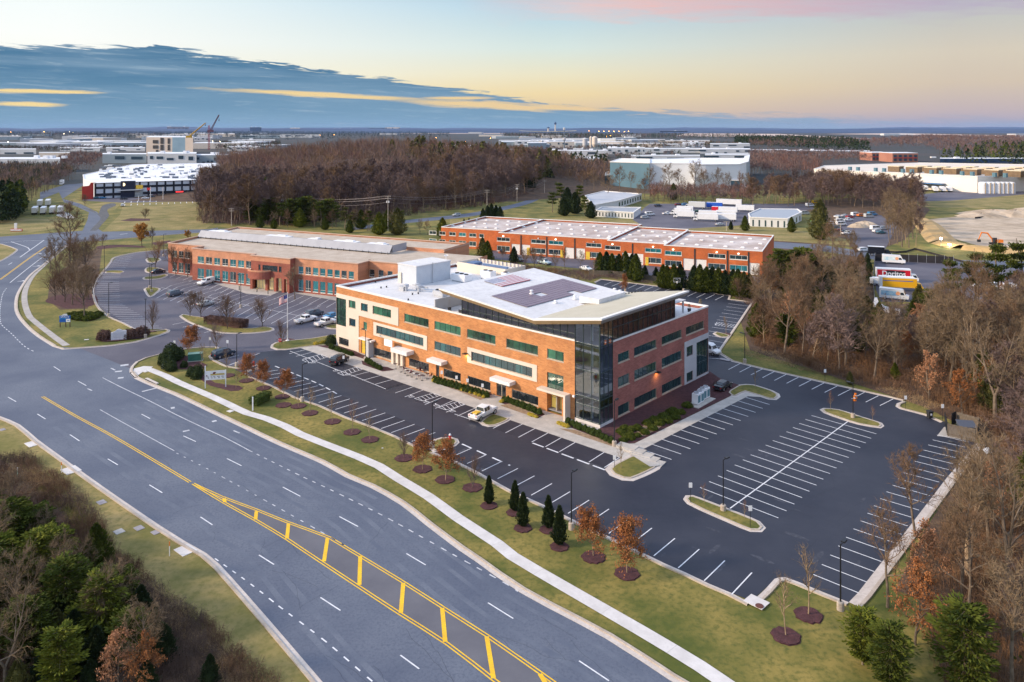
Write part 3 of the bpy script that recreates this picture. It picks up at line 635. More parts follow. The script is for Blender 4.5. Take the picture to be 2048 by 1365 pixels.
# yellow
def dbl(pts,gap=0.16,w=0.13,z=ZR):
 for s in (1,-1): pline(ym,offs(pts,s*gap),w,z)
dbl(smooth(PG((85,794),(150,832),(220,870),(300,917),(380,965)),3))
dbl(smooth(PG((386,968),(442,994),(511.8,1020),(574,1045),(658.7,1076),(698.6,1100),(802.5,1162.8),(888,1217.5),(973.4,1272),(1103,1362.7),(1160,1405)),3))
dbl(smooth(PG((386,968),(447,1005.4),(511.8,1041.5),(574,1079),(605,1100),(700,1162.8),(799,1227.7),(895,1289),(990.5,1362.7),(1040,1400)),3),z=ZR+0.003)
for a,b,c,d in ((448,998,450,1005),(513,1023,511,1040),(577,1048,574,1078),(655,1077,648,1124),(720.5,1113,718.8,1171),(806.6,1167,801.8,1227),(884.5,1217,890.4,1285),(973.4,1274,987,1358),(1080,1349,1108,1395)):
 seg(ym,G(a,b),G(c,d),0.42,ZR+0.006)
dbl(smooth(PG((0,560),(30,538),(60,516),(92.5,494)),4),0.2,0.18)
# ---- parking stalls
rb=MB()
def lerp(a,b,t): return (a[0]+(b[0]-a[0])*t,a[1]+(b[1]-a[1])*t)
def stalls(a,b,n,ta,tb,w=0.13,skip=(),box=False,fill=None,mb=None,z=ZM):
 """n+1 lines from a..b (kerb end) to ta..tb (aisle end)"""
 A,B,TA,TB=G(*a),G(*b),G(*ta),G(*tb)
 if fill is not None: fill.sheet([A,B,TB,TA],0.041)
 for i in range(n+1):
  if i in skip: continue
  seg(mb or wm,lerp(A,B,i/n),lerp(TA,TB,i/n),w,z)
 return A,B,TA,TB
def dist(a,b): p,q=G(*a),G(*b); return math.hypot(p[0]-q[0],p[1]-q[1])
# front row by the road
stalls((637,806),(823.6,883.6),10,(683,792),(870.5,866),fill=rb)
stalls((508,748),(618,797),8,(556,741),(664,784),fill=rb)
stalls((905.5,914),(1463.3,1190),14,(944,897),(1503.8,1146.5))
A_=[G(550,733),G(590,749),G(640,770),G(678,791)]
dash(wm,A_,0.25,1.6,1.0); dash(wm,PG((924,889),(1020,932)),0.28,2.0,1.3); dash(wm,PG((1065,887),(1210,941)),0.28,2.2,0.6)
dash(wm,PG((458,731),(520,707)),0.12,5.5,0.4); seg(wm,G(455,732),G(492,721),0.12); seg(wm,G(437,722),G(478,711),0.12)
# row beside the building
BR=[((601,697),(572,704)),((652,713.5),(624,725)),((700,730),(672,744)),((741,744),(713,757)),((819,772),(790,786)),((907,804),(877,818)),((960,823),(930,838))]
front=[(608,700,576,707),(622,704.5,592,713),(638,711,605,719),(656,717,620,729),(668,722,632,735),(694,728,664,741),(704,737,678,750),(716,745.5,675,753),(724,736,676,745),(738,744,700,757)]
stalls((612,700),(640,710),2,(578,708.5),(606,719))
stalls((741,743.5),(812,767),3,(702,753.5),(772,779),fill=rb)
stalls((812,767),(868,787),3,(772,779),(829,803))
stalls((868,787),(1241.8,914),15,(829,803),(1209,936),skip=(13,),fill=rb)
pline(wm,PG((580,703),(660,735),(700,750),(772,779)),0.13)
pline(wm,PG((909,829),(957,845)),0.13)
def hatch(a,b,c,d,n=5):
 A,B,Cc,D=G(*a),G(*b),G(*c),G(*d)        # kerb side a-b, aisle side d-c
 for p,q in ((A,B),(B,Cc),(Cc,D),(D,A)): seg(wm,p,q,0.12,ZM+0.004)
 for i in range(n): seg(wm,lerp(A,D,(i+0.1)/n),lerp(B,Cc,(i+0.9)/n),0.10,ZM+0.003)
def wheelchair(px,py,s=1.0,rot=0.0):
 q=G(px,py); c,sn=math.cos(rot),math.sin(rot); T=lambda u,v:(q[0]+(u*c-v*sn)*s,q[1]+(u*sn+v*c)*s)
 pts=[T(0.42*math.cos(a*0.52),0.42*math.sin(a*0.52)) for a in range(5,13)]
 for i in range(len(pts)-1): seg(wm,pts[i],pts[i+1],0.11,ZM+0.003)
 wm.sheet([T(-.15+.14*math.cos(a),.75+.14*math.sin(a)) for a in [k*.785 for k in range(8)]],ZM+0.003)
 for a,b in (((-.15,.6),(-.1,.1)),((-.1,.1),(.35,.1)),((.35,.1),(.5,-.35)),((-.12,.35),(.25,.35))): seg(wm,T(*a),T(*b),0.14,ZM+0.003)
hatch((641,709),(655,715),(618,727),(604,721)); hatch((713,735),(725,739.5),(687,752),(675,747)); hatch((866,787),(881,792),(845,803),(829,798)); hatch((916,804),(930,810),(892,821),(877,816))
for a,b in ((626,726),(671,742),(695,750),(823,794),(853,805),(873,811.5),(905,823)): wheelchair(a,b,1.05,0.1)
# east lots
stalls((1284.5,900),(1490,795),12,(1343,920),(1539,810))
stalls((1623,832),(1400,976),15,(1752.8,868.8),(1556.6,1037)); seg(wm,G(1697.5,842.5),G(1460,1018),0.16,ZM+0.003)
stalls((1938,885),(1717,1187),20,(1874,871),(1626,1150))
stalls((1786,799),(1480,728),12,(1760,812),(1457,740))
stalls((1226,563.5),(1448,592),13,(1208,571),(1430,601))
stalls((1500,607),(1441,695),12,(1461,602),(1400,688)); hatch((1476,651),(1472,657),(1430,651),(1434,645),7)
seg(wm,G(1436,712),G(1400,707),.13); seg(wm,G(1452,719),G(1400,716),.13)
# west lot stalls
stalls((262,657),(195,607),14,(324,657),(240,606)); stalls((195,607),(192,560),11,(240,606),(238,560)); stalls((192,560),(207,547),4,(238,560),(243,547))
stalls((213,540),(232,517),7,(250,540),(267,512))
stalls((395,557),(470,580),7,(377,565),(452,591)); stalls((548,599),(690,622),8,(575,587),(715,606)); stalls((385,553),(345,545),3,(366,561),(326,553))
stalls((342,572),(600,630),17,(300,594),(560,652)); stalls((342,572),(600,630),17,(386,560),(642,612),mb=om,z=ZM+.001); seg(wm,G(322,576),G(660,645),0.13)
stalls((345,650),(430,672),4,(392,640),(470,662));
stalls((250,403.5),(420,397),14,(249,407),(421,400),w=0.35); stalls((250,409),(420,402.5),14,(249,412),(421,405),w=0.35)
struct(rb,'bay_asphalt',asph_b,'freshly sealed dark asphalt under the parking bays')
struct(wm,'white_markings',wpaint,'white painted bay lines, symbols and lane dashes')
struct(om,'worn_markings',wpaint_old,'faded white lane lines and patches on the road')
struct(ym,'yellow_markings',ypaint,'yellow double lines and bars of the painted median')
# ------------------------------------------------------------------ wall frames
class Fr:
 def __init__(s,O,u,n): s.O=O; s.u=nrm(u); s.n=nrm(n)
 def P(s,a,d,z): return (s.O[0]+s.u[0]*a+s.n[0]*d, s.O[1]+s.u[1]*a+s.n[1]*d, z)
 def inv(s,px,py,d=0.0):
  k=(px-CX)/FOC; ox,oy=s.O[0]+s.n[0]*d,s.O[1]+s.n[1]*d
  a=(k*oy-ox)/(s.u[0]-k*s.u[1]); Y=oy+s.u[1]*a
  return a,EYE-(py-HY)*Y/FOC
 def rect(s,tl,br,d=0.0):
  a0,z1=s.inv(*tl,d); a1,z0=s.inv(*br,d); return (min(a0,a1),max(a0,a1),z0,z1)
 def bx(s,mb,a0,a1,d0,d1,z0,z1,m=0):
  mb.hexa([s.P(a0,d0,z0),s.P(a1,d0,z0),s.P(a1,d1,z0),s.P(a0,d1,z0),s.P(a0,d0,z1),s.P(a1,d0,z1),s.P(a1,d1,z1),s.P(a0,d1,z1)],m)
 def wall(s,mb,a0,a1,z0,z1,ops=(),dep=0.22,d=0.0,m=0):
  ops=[o for o in ops if o[1]>a0+.01 and o[0]<a1-.01 and o[3]>z0 and o[2]<z1]
  A=sorted({a0,a1,*[min(max(q,a0),a1) for o in ops for q in o[:2]]}); Z=sorted({z0,z1,*[min(max(q,z0),z1) for o in ops for q in o[2:]]})
  for i in range(len(A)-1):
   for j in range(len(Z)-1):
    ca,cz=(A[i]+A[i+1])/2,(Z[j]+Z[j+1])/2
    if any(o[0]<ca<o[1] and o[2]<cz<o[3] for o in ops): continue
    mb.face([s.P(A[i],d,Z[j]),s.P(A[i+1],d,Z[j]),s.P(A[i+1],d,Z[j+1]),s.P(A[i],d,Z[j+1])],m)
  for o in ops:
   b0,b1,y0,y1=o
   for p,q in (((b0,y0),(b1,y0)),((b1,y0),(b1,y1)),((b1,y1),(b0,y1)),((b0,y1),(b0,y0))):
    mb.face([s.P(p[0],d,p[1]),s.P(q[0],d,q[1]),s.P(q[0],d-dep,q[1]),s.P(p[0],d-dep,p[1])],m)
 def window(s,par,r,fm,gm,pw=1.45,d=-0.16,bar=0.07,hz=(),sill=True,trans=0.0,name='window'):
  a0,a1,z0,z1=r; f=MB(); bb=bar
  s.bx(f,a0,a1,d,d+.08,z0,z0+bb); s.bx(f,a0,a1,d,d+.08,z1-bb,z1)
  s.bx(f,a0,a0+bb,d,d+.08,z0+bb,z1-bb); s.bx(f,a1-bb,a1,d,d+.08,z0+bb,z1-bb)
  n=max(1,round((a1-a0)/pw))
  for i in range(1,n):
   c=a0+(a1-a0)*i/n; s.bx(f,c-.03,c+.03,d,d+.06,z0+bb,z1-bb,1)
  for h in hz: s.bx(f,a0+bb,a1-bb,d,d+.055,z0+(z1-z0)*h-.03,z0+(z1-z0)*h+.03)
  if sill: s.bx(f,a0-.05,a1+.05,-0.02,0.07,z0-.12,z0+.002)
  w=f.obj(name,[fm,frd if fm is frw else fm],par)
  p=MB(); p.face([s.P(a0,d+.02,z0),s.P(a1,d+.02,z0),s.P(a1,d+.02,z1),s.P(a0,d+.02,z1)]); p.obj('pane',gm,w)
  return w
frw=mat('pale_window_frame',(0.50,0.42,0.33),rough=0.5); frd=mat('dark_window_frame',(0.03,0.05,0.05),rough=0.4); frwh=mat('white_window_frame',(0.72,0.70,0.66),rough=0.5)
# ================================================================== main brick office
C0=(13.79,119.97); u1=nrm((-0.748,0.664)); u2=nrm((0.664,0.748))
FF=Fr(C0,u1,(-u2[0],-u2[1])); FS=Fr(C0,u2,(-u1[0],-u1[1]))
def ST(s,t): return (C0[0]+u1[0]*s+u2[0]*t, C0[1]+u1[1]*s+u2[1]*t)
LEN=69.4; DEP=36.0; ZT=12.75; ZR_=12.25
off=thing('office_building','four storey orange brick office with glass corner and folded white solar roof','building',(*C0,0))
off.location=(0,0,0)
W=[((698.2,600),(711.7,618.8)),((722.4,605.5),(736,625)),((745.9,611.3),(782.6,637.3)),((808.6,627),(857.2,655.9)),((868.9,641.6),(921.3,672.5)),((934,657.8),(991,690)),((1012.5,677.3),(1075.8,712.4)),((1094.3,697.4),(1127.5,726.1)),
   ((699,636),(711.7,655.5)),((726.9,643.5),(733.8,661)),((868.9,682),(921.3,713.9)),((1094.3,744),(1127,789.4)),
   ((753.3,650.8),(847.4,693.8)),((943,703.2),(1065,756))]
WB={1,8,10,12,13}
W1=[((678.7,673.8),(698,694.3)),((747,694),(783.6,720.7)),((818,715.8),(857.8,744)),((887.2,736.7),(921.5,764.6)),((935.2,751.5),(980.8,783.6)),((1023.6,779.2),(1076.4,814))]
rF=[FF.rect(*w) for w in W]; rG=[FF.rect(*w) for w in W1]
# tidy: rows share one sill and head height
def level(rs,idx):
 z0=sum(rs[i][2] for i in idx)/len(idx); z1=sum(rs[i][3] for i in idx)/len(idx)
 for i in idx: rs[i]=(rs[i][0],rs[i][1],z0,z1)
level(rF,(0,1,3,4,5,6,7)); level(rG,range(6)); level(rF,(8,10))
gz0,gz1=rG[0][2],rG[0][3]
sB=FF.inv(1149.7,700)[0]            # brick ends, glass corner begins
sL=FF.inv(692.7,650)[0]             # tall glass at far left corner
tallF=(sL,LEN-0.01,FF.inv(692.7,654.3)[1],FF.inv(673,594.7)[1])
doors=[FF.rect((722,682),(737,716)), FF.rect((788,712),(804,743)), FF.rect((957.5,778),(965,798)), FF.rect((993,782),(1012,801)), FF.rect((1094,791),(1124,838))]
doors=[(a,b,0.05,3.0) for a,b,_,_ in doors]; doors[2]=(*FF.rect((872,737),(878.5,757))[:2],0.05,2.9)
openings=rF+rG+[tallF]+doors
wb=MB(); FF.wall(wb,sB,LEN,0,ZT,openings,0.24)
wb.obj('front_wall',brickF,off)
# side wall
tE=DEP; tB=FS.inv(1226,700)[0]
SW=[((1236,709),(1259,719)),((1268.3,697.5),(1313,696.5)),((1323.5,675),(1363.3,675.3)),((1371.8,653.5),(1407.7,656)),
 ((1236,755),(1259,767)),((1268.8,742),(1313,742.6)),((1323.5,718),(1363.3,718)),
 ((1236,813),(1259,823)),((1268.8,797.3),(1313.2,795)),((1323.7,771),(1363.3,770.3)),
 ((1372.5,695),(1385,708.8)),((1372.5,747),(1385,759))]
rS=[FS.rect(*w) for w in SW]
level(rS,(0,1,2,3)); level(rS,(4,5,6)); level(rS,(7,8,9))
tT=FS.inv(1392.3,700)[0]; tallS=(tT,DEP-0.01,FS.inv(1392.3,755)[1],FS.inv(1392.3,686)[1])
wb=MB(); FS.wall(wb,tB,DEP,0,ZT,rS+[tallS],0.24); wb.obj('side_wall',brickS,off)
# back and left walls
FBk=Fr(ST(0,DEP),u1,u2); FL=Fr(ST(LEN,0),u2,u1)
wb=MB(); FBk.wall(wb,0,LEN,0,ZT,[(3+6*i,6.5+6*i,z,z+1.9) for i in range(7) for z in (1.2,5.4,9.4)],0.2); FL.wall(wb,0,DEP,0,ZT,[(6+6*i,9.5+6*i,z,z+1.9) for i in range(5) for z in (1.2,5.4,9.4)],0.2)
wb.obj('rear_wall',brickS,off)
for i in range(7):
 for z in (1.2,5.4,9.4): pb=MB(); pb.face([FBk.P(3+6*i,-.15,z),FBk.P(6.5+6*i,-.15,z),FBk.P(6.5+6*i,-.15,z+1.9),FBk.P(3+6*i,-.15,z+1.9)]); pb.obj('rear_window',glS,off)
for i in range(5):
 for z in (1.2,5.4,9.4): pb=MB(); pb.face([FL.P(6+6*i,-.15,z),FL.P(9.5+6*i,-.15,z),FL.P(9.5+6*i,-.15,z+1.9),FL.P(6+6*i,-.15,z+1.9)]); pb.obj('rear_window',glS,off)
wb=MB(); wb.prism([ST(48.5,DEP-.2),ST(48.5,39.8),ST(65.5,39.8),ST(65.5,DEP-.2)],0,ZR_); wb.obj('rear_wing',brickS,off)
# windows
for i,r in enumerate(rF):
 FF.window(off,r,frd if i in (11,) else frw,glB if i in WB else glF,1.45,hz=((0.18,) if i==11 else ()))
for r in rG: FF.window(off,r,frw,glG,1.5)
FF.window(off,tallF,frd,glF,1.3,hz=(0.33,0.66),sill=False)
for i,r in enumerate(rS): FS.window(off,r,frw if i not in (10,11) else frd,glS,1.45)
FS.window(off,tallS,frd,glS,1.3,hz=(0.33,0.66),sill=False)
# beige panels (3 cm proud, with the openings cut)
pn=MB()
a_,zt=FF.inv(673,585); a2=FF.inv(797.2,652.3); a3=FF.inv(718,640)[0]
def panel(mb,F,a0,a1,z0,z1,ops,dd=0.09,m=0):
 F.wall(mb,a0,a1,z0,z1,ops,dd+.0,dd,m)
 for p,q in (((a0,z0),(a1,z0)),((a1,z0),(a1,z1)),((a1,z1),(a0,z1)),((a0,z1),(a0,z0))):
  mb.face([F.P(p[0],0,p[1]),F.P(q[0],0,q[1]),F.P(q[0],dd,q[1]),F.P(p[0],dd,p[1])],m)
ztop=11.35
panel(pn,FF,a3,LEN+.01,0,ztop,openings); panel(pn,FF,a2[0],a3,a2[1],ztop,openings)
def framed(tl,br):
 q=MB(); panel(q,FF,*FF.rect(tl,br),openings); q.obj('window_surround',beige,off)
framed((747.4,644),(854.5,701.2)); framed((935.2,694),(1074.3,764.6))
pn.obj('beige_panel',beige,off); pn=MB(); FL.wall(pn,-.02,8,0,ztop,[],0.1,0.09); pn.obj('beige_panel',beige,off)
pn=MB(); g0=FS.inv(1368.5,700)[0]; gt=FS.inv(1368.5,685.5)[1]; gb=FS.inv(1368.5,778)[1]
panel(pn,FS,g0,DEP+.01,gb,gt,rS+[tallS]); pn.obj('grey_panel',gpanel,off)
# copings
cp=MB(); FF.bx(cp,sB,38.4,-.25,.08,ZT,ZT+.28); FF.bx(cp,38.4,LEN+.08,-.3,.08,ZT,ZT+.32); FS.bx(cp,tB,DEP+.08,-.25,.08,ZT,ZT+.28)
FBk.bx(cp,-.08,LEN+.08,-.3,.08,ZT,ZT+.3); FL.bx(cp,.35,DEP-.35,-.3,.08,ZT,ZT+.3)
cp.obj('coping',trimw,off)
# low roof
rf=MB(); rf.sheet([ST(0.3,0.3),ST(LEN-.3,.3),ST(LEN-.3,DEP-.3),ST(.3,DEP-.3)],ZR_); rf.sheet([ST(48.8,DEP-.3),ST(48.8,39.6),ST(65.2,39.6),ST(65.2,DEP-.3)],ZR_+.012)
FF.bx(rf,38.4,LEN-.3,-.31,-.3,ZR_,ZT)
rf.obj('low_roof',white_roof,off)
# terrace side wall between low roof and deck
tw=MB(); FF.bx(tw,38.3,38.5,-8,-.3,ZR_,ZT+1.7); FF.bx(tw,31,38.3,-8.2,-8,ZR_,ZT+2.2); tw.obj('terrace_wall',gpanel,off)
tf=MB(); tf.sheet([ST(30.9,.3),ST(38.2,.3),ST(38.2,8),ST(30.9,8)],ZR_+.03); tf.obj('terrace_floor',white_roof,off); tf=MB(); tf.sheet([ST(0.3,23.6),ST(16,23.6),ST(16,35.6),ST(.3,35.6)],ZR_+.03); tf.obj('terrace_floor',white_roof,off)
# butterfly roof ----------------------------------------------------
SV=12.5; ZV=15.3
def zr(s): return ZV+(SV-s)*(2.3/13.7) if s<SV else ZV+(s-SV)*(2.0/23.6)
s_a,s_b,t_a,t_b=-1.2,35.6,-1.25,26.4
TH=0.95
rb2=MB(); tr=MB(); fa=MB(); fg=MB(); un=MB()
def RP(s,t,dz=0): q=ST(s,t); return (q[0],q[1],zr(s)+dz)
rb2.face([RP(SV,t_a),RP(s_b,t_a),RP(s_b,t_b),RP(SV,t_b)])
tr.face([RP(s_a+1.1,t_a+1.1,.02),RP(SV,t_a+1.1,.02),RP(SV,t_b,.02),RP(s_a+1.1,t_b,.02)])
tr2=MB()
tr2.face([RP(s_a,t_a),RP(SV,t_a),RP(SV,t_a+1.1),RP(s_a,t_a+1.1)]); tr2.face([RP(s_a,t_a+1.1),RP(s_a+1.1,t_a+1.1),RP(s_a+1.1,t_b),RP(s_a,t_b)])
for (p,q,mb) in (((s_a,t_a),(SV,t_a),fa),((SV,t_a),(s_b,t_a),fa),((s_a,t_a),(s_a,t_b),fg),((s_b,t_a),(s_b,t_b),fg),((s_a,t_b),(SV,t_b),fg),((SV,t_b),(s_b,t_b),fg)):
 mb.face([RP(*p),RP(*q),RP(*q,-.28),RP(*p,-.28)],1)
 # fascia leans inward
 def inn(s,t): return (s+(0.45 if s==s_a else (-.45 if s==s_b else 0)), t+(0.45 if t==t_a else (-.45 if t==t_b else 0)))
 pi,qi=inn(*p),inn(*q); PI=RP(*pi); QI=RP(*qi)
 mb.face([RP(*p,-.28),RP(*q,-.28),(QI[0],QI[1],RP(*q)[2]-TH),(PI[0],PI[1],RP(*p)[2]-TH)],0)
for s0,s1 in ((s_a+.45,SV),(SV,s_b-.45)):
 un.face([RP(s0,t_a+.45,-TH+.02),RP(s1,t_a+.45,-TH+.02),RP(s1,t_b-.45,-TH+.02),RP(s0,t_b-.45,-TH+.02)])
R0=rb2.obj('upper_roof',white_roof,off); tr.obj('tan_roof_deck',tan_roof,off); tr2.obj('roof_edge',trimw,off)
fa.obj('front_fascia',[fascia,trimw],off); fg.obj('side_fascia',[fascia_g,trimw],off); un.obj('soffit',fascia,off)
bxr=MB();
def rbox(mb,s0,s1,t0,t1,h,m=0):
 mb.hexa([RP(s0,t0,.0),RP(s1,t0,.0),RP(s1,t1,.0),RP(s0,t1,.0),(*ST(s0,t0),zr(SV)+h),(*ST(s1,t0),zr(SV)+h),(*ST(s1,t1),zr(SV)+h),(*ST(s0,t1),zr(SV)+h)],m)
rbox(bxr,9.3,13.6,13.0,21.5,1.35); bxr.obj('roof_hatch_box',white_roof,off)
eg=MB()
for i in range(14): q=RP(13.6+.0,22.5+i*.3,.1)
for i in range(12):
 eg=MB(); a=(13.2-.35*i,21.0+.55*i); eg.hexa([RP(a[0]-.12,a[1]-.12,0),RP(a[0]+.12,a[1]-.12,0),RP(a[0]+.12,a[1]+.12,0),RP(a[0]-.12,a[1]+.12,0),RP(a[0]-.12,a[1]-.12,.22),RP(a[0]+.12,a[1]-.12,.22),RP(a[0]+.12,a[1]+.12,.22),RP(a[0]-.12,a[1]+.12,.22)]); eg.obj('snow_guard',black,off)
# roof vents
for s,t,h in ((22.3,9.8,.9),(15.6,14.3,.8),(16.2,9.3,.5),(13.6,24.3,.9),(11.5,23.0,1.0)):
 v=MB(); q=RP(s,t); v.ring(q[0],q[1],q[2],[(0.0,0),(.42,0),(.42,h*.35),(.18,h*.45),(.18,h*.75),(.34,h*.78),(.3,h),(0,h+.05)],12); v.obj('roof_vent',hvacw,off)
# solar arrays: corners read off the photograph, laid on the roof plane
def rooft(px,py):
 k=(px-CX)/FOC; m=(py-HY)/FOC; lo,hi=60,300; bestY=None
 z=16.0
 for _ in range(30):
  Y=(EYE-z)/m; X=k*Y; dx,dy=X-C0[0],Y-C0[1]; s=dx*u1[0]+dy*u1[1]; t=dx*u2[0]+dy*u2[1]; z=zr(s)
 return s,t
def gridq(mb,c,nx,ny,gapf=0.06,dz=0.16,cells=None,mf=None,th=.05):
 for i in range(nx):
  for j in range(ny):
   if cells and not cells(i,j): continue
   q=[]
   for uu,vv in ((i+gapf,j+gapf),(i+1-gapf,j+gapf),(i+1-gapf,j+1-gapf),(i+gapf,j+1-gapf)):
    a,b=uu/nx,vv/ny
    s=(c[0][0]*(1-a)+c[1][0]*a)*(1-b)+(c[3][0]*(1-a)+c[2][0]*a)*b; t=(c[0][1]*(1-a)+c[1][1]*a)*(1-b)+(c[3][1]*(1-a)+c[2][1]*a)*b
    q.append(RP(s,t,dz))
   mb.hexa([(p[0],p[1],p[2]-th) for p in q]+q,mf(i,j) if mf else 0)
c=[rooft(985.3,593.7),rooft(1125.2,558.6),rooft(1192,577.8),rooft(1054,616.9)]
c[2]=(c[3][0],c[1][1]) if False else c[2]
sA=(c[0][0]+c[1][0])/2; sB2=(c[2][0]+c[3][0])/2; c=[(sA,c[0][1]),(sA,c[1][1]),(sB2,c[2][1]),(sB2,c[3][1])]; tA,tB_=(c[0][1]+c[3][1])/2,(c[1][1]+c[2][1])/2
c=[(sA,tA),(sA,tB_),(sB2,tB_),(sB2,tA)]
arr=MB(); gridq(arr,c,20,9,0.035,cells=lambda i,j: not (i in (7,8) and j in (4,5)) and not (i>=13 and i<=14 and j>=7) )
sp_=arr.obj('solar_array',solar,off)
c=[rooft(969.5,564),rooft(1025,551),rooft(1061.3,561.5),rooft(1003.8,575.2)]
sA=(c[0][0]+c[1][0])/2; sB2=(c[2][0]+c[3][0])/2; tA,tB_=(c[0][1]+c[3][1])/2,(c[1][1]+c[2][1])/2
fr=mat('flag_stripe_red',(0.40,0.10,0.12),rough=0.4); fwh=mat('flag_stripe_white',(0.62,0.60,0.64),rough=0.4); fbl=mat('flag_canton',(0.24,0.24,0.34),(0.42,0.42,0.50),2.2,0.4)
fl=MB(); nst=13; L_=abs(tB_-tA)
# stripes run along t; the canton fills the far left corner
for i in range(nst):
 a0=sA+(sB2-sA)*i/nst; a1=sA+(sB2-sA)*(i+.96)/nst
 for k in range(9):
  b0=tA+(tB_-tA)*(k+.02)/9; b1=tA+(tB_-tA)*(k+.98)/9
  q=[RP(a0,b0,.18),RP(a1,b0,.18),RP(a1,b1,.18),RP(a0,b1,.18)]
  mi=2 if (i<7 and k<4) else (0 if i%2==0 else 1)
  fl.hexa([(p[0],p[1],p[2]-.05) for p in q]+q,mi)
fl.obj('flag_solar_array',[fr,fwh,fbl],off)
# penthouse glass and corner curtain wall ---------------------------
def curtain(F,a0,a1,zlo,zhi_fn,name,gm,pw=1.5,hz=(),step=None):
 fm=MB(); n=max(1,round((a1-a0)/pw))
 for i in range(n+1):
  a=a0+(a1-a0)*i/n; F.bx(fm,a-.035,a+.035,-.12,0.0,zlo,zhi_fn(a)-.0)
 for h in hz: F.bx(fm,a0,a1,-.11,-.01,h-.06,h+.06)
 F.bx(fm,a0,a1,-.12,0.0,zlo,zlo+.1)
 w=fm.obj(name,frd,off); p=MB(); br=sorted({a0,a1,*( [SV] if a0<SV<a1 else [])})
 for i in range(len(br)-1): p.face([F.P(br[i],-.07,zlo),F.P(br[i+1],-.07,zlo),F.P(br[i+1],-.07,zhi_fn(br[i+1])),F.P(br[i],-.07,zhi_fn(br[i]))])
 p.obj('pane',gm,w); return w
zf=lambda s: zr(s)-TH+.04
glP=glassmat('penthouse_glass',(0.010,0.013,0.024),(0.03,0.035,0.055),ang=A1,pw=1.5,var=0.25)
glP2=glassmat('penthouse_side_glass',(0.014,0.010,0.016),(0.05,0.03,0.035),ang=A2,pw=1.5,var=0.3)
curtain(FF,sB,30.8,ZT+.28,zf,'penthouse_glazing',glP,1.55,(13.9,))
curtain(FS,tB,23.4,ZT+.28,lambda t:zr(0)-TH+.04,'penthouse_side_glazing',glP2,1.55,(15.0,))
curtain(FF,0.0,sB-.02,0.5,zf,'corner_glazing',see,1.6,(4.2,8.45,12.7,2.9))
curtain(FS,0.0,tB-.02,0.5,lambda t:zr(0)-TH+.04,'corner_side_glazing',see,1.3,(4.2,8.45,12.7,2.9))
FPb=Fr(ST(30.8,0),u2,u1); pp=MB(); FPb.wall(pp,0,23.4,ZR_,15.9,[]); Fr(ST(0,23.4),u1,u2).wall(pp,0,30.8,ZR_,14.4,[]); pp.obj('penthouse_rear_wall',beige,off)
cb=MB(); FF.bx(cb,-.06,sB,-.35,.06,0,.5); FS.bx(cb,.35,tB,-.35,.06,0,.5); cb.obj('plinth',walkm,off)
fs=MB()
for z in (4.0,8.25,12.45): fs.prism([ST(.3,.3),ST(9,.3),ST(9,9),ST(.3,9)],z,z+.45)
fs.prism([ST(.3,.3),ST(12,.3),ST(12,9),ST(.3,9)],.3,.48); fs.obj('floor_slab',mat('slab_edge',(0.22,0.22,0.25),rough=0.8),off)
iw=MB();
for z in (.5,4.45,8.7):
 FF.bx(iw,3.0,9,-8.8,-8.6,z,z+3.5); FF.bx(iw,8.8,9,-8.6,-.3,z,z+3.5)
 for (a,d) in ((1.4,-2.4),(3.8,-4.6),(6.4,-2.8)): FF.bx(iw,a,a+1.5,d-.8,d,z,z+.75)
iw.obj('interior_fitout',mat('interior_wall',(0.24,0.22,0.19),(0.36,0.33,0.28),.6,0.8),off)
col=MB();
for s,t in ((2.6,1.6),(6.3,1.6),(1.6,6.5)): q=ST(s,t); col.cyl(q[0],q[1],.5,16.2,.22,10)
col.obj('interior_column',trimw,off)
il=MB()
for z in (3.9,):
 for s in (1.2,2.8,4.4,6.5):
  for t in (1.2,3,5): q=ST(s,t); il.box(q[0],q[1],z-.04,.9,.12,.04,A1)
for s,t in ((1.5,3),(4,3.4)): q=ST(s,t); il.box(q[0],q[1],8.15,.9,.12,.04,A1)
il.obj('ceiling_light',mat('lit_tube',(1,1,1),emit=(1.0,.82,.5),es=4.0),off)
# entrances: canopies and doors -------------------------------------
def canopy(px0,px1,zb,zt_,dp=1.6,legs=False):
 a0=FF.inv(px0,700,dp)[0]; a1=FF.inv(px1,700,dp)[0]; a0,a1=min(a0,a1),max(a0,a1)
 c=MB(); FF.bx(c,a0,a1,0,dp,zb,zt_); c.obj('canopy',trimw,off); return a0,a1
def door(r,glow,dd=-.2):
 f=MB(); a0,a1,z0,z1=r; n=max(1,round((a1-a0)/1.1))
 for i in range(n+1): a=a0+(a1-a0)*i/n; FF.bx(f,a-.05,a+.05,dd-.05,dd+.05,z0,z1)
 FF.bx(f,a0,a1,dd-.05,dd+.05,z1-.1,z1); FF.bx(f,a0,a1,dd-.05,dd+.05,2.15,2.23)
 d=f.obj('door',frw,off); p=MB(); p.face([FF.P(a0,dd,z0),FF.P(a1,dd,z0),FF.P(a1,dd,z1),FF.P(a0,dd,z1)]); p.obj('pane',glow,d)
yell=mat('lit_yellow_lobby',(0.66,0.46,0.05),(0.45,0.30,0.04),0.8,0.5,emit=(1.0,0.62,0.05),es=0.15)
door(doors[0],yell); door(doors[1],glG); door(doors[2],glG); door(doors[3],glG); door(doors[4],litroom,-1.3)
rc=MB(); a0,a1,_,_=doors[4]; FF.bx(rc,a0,a1,-1.4,-.24,3.0,3.2); FF.bx(rc,a1,a1+.1,-1.4,-.24,.05,3.2); FF.bx(rc,a0-.1,a0,-1.4,-.24,.05,3.2); rc.obj('entrance_recess',brickF,off)
canopy(716,742,3.25,3.55,1.1); canopy(781,813,3.0,3.75,1.9); canopy(853,882,3.0,3.6,1.6); canopy(979,1019,3.0,3.6,1.6)
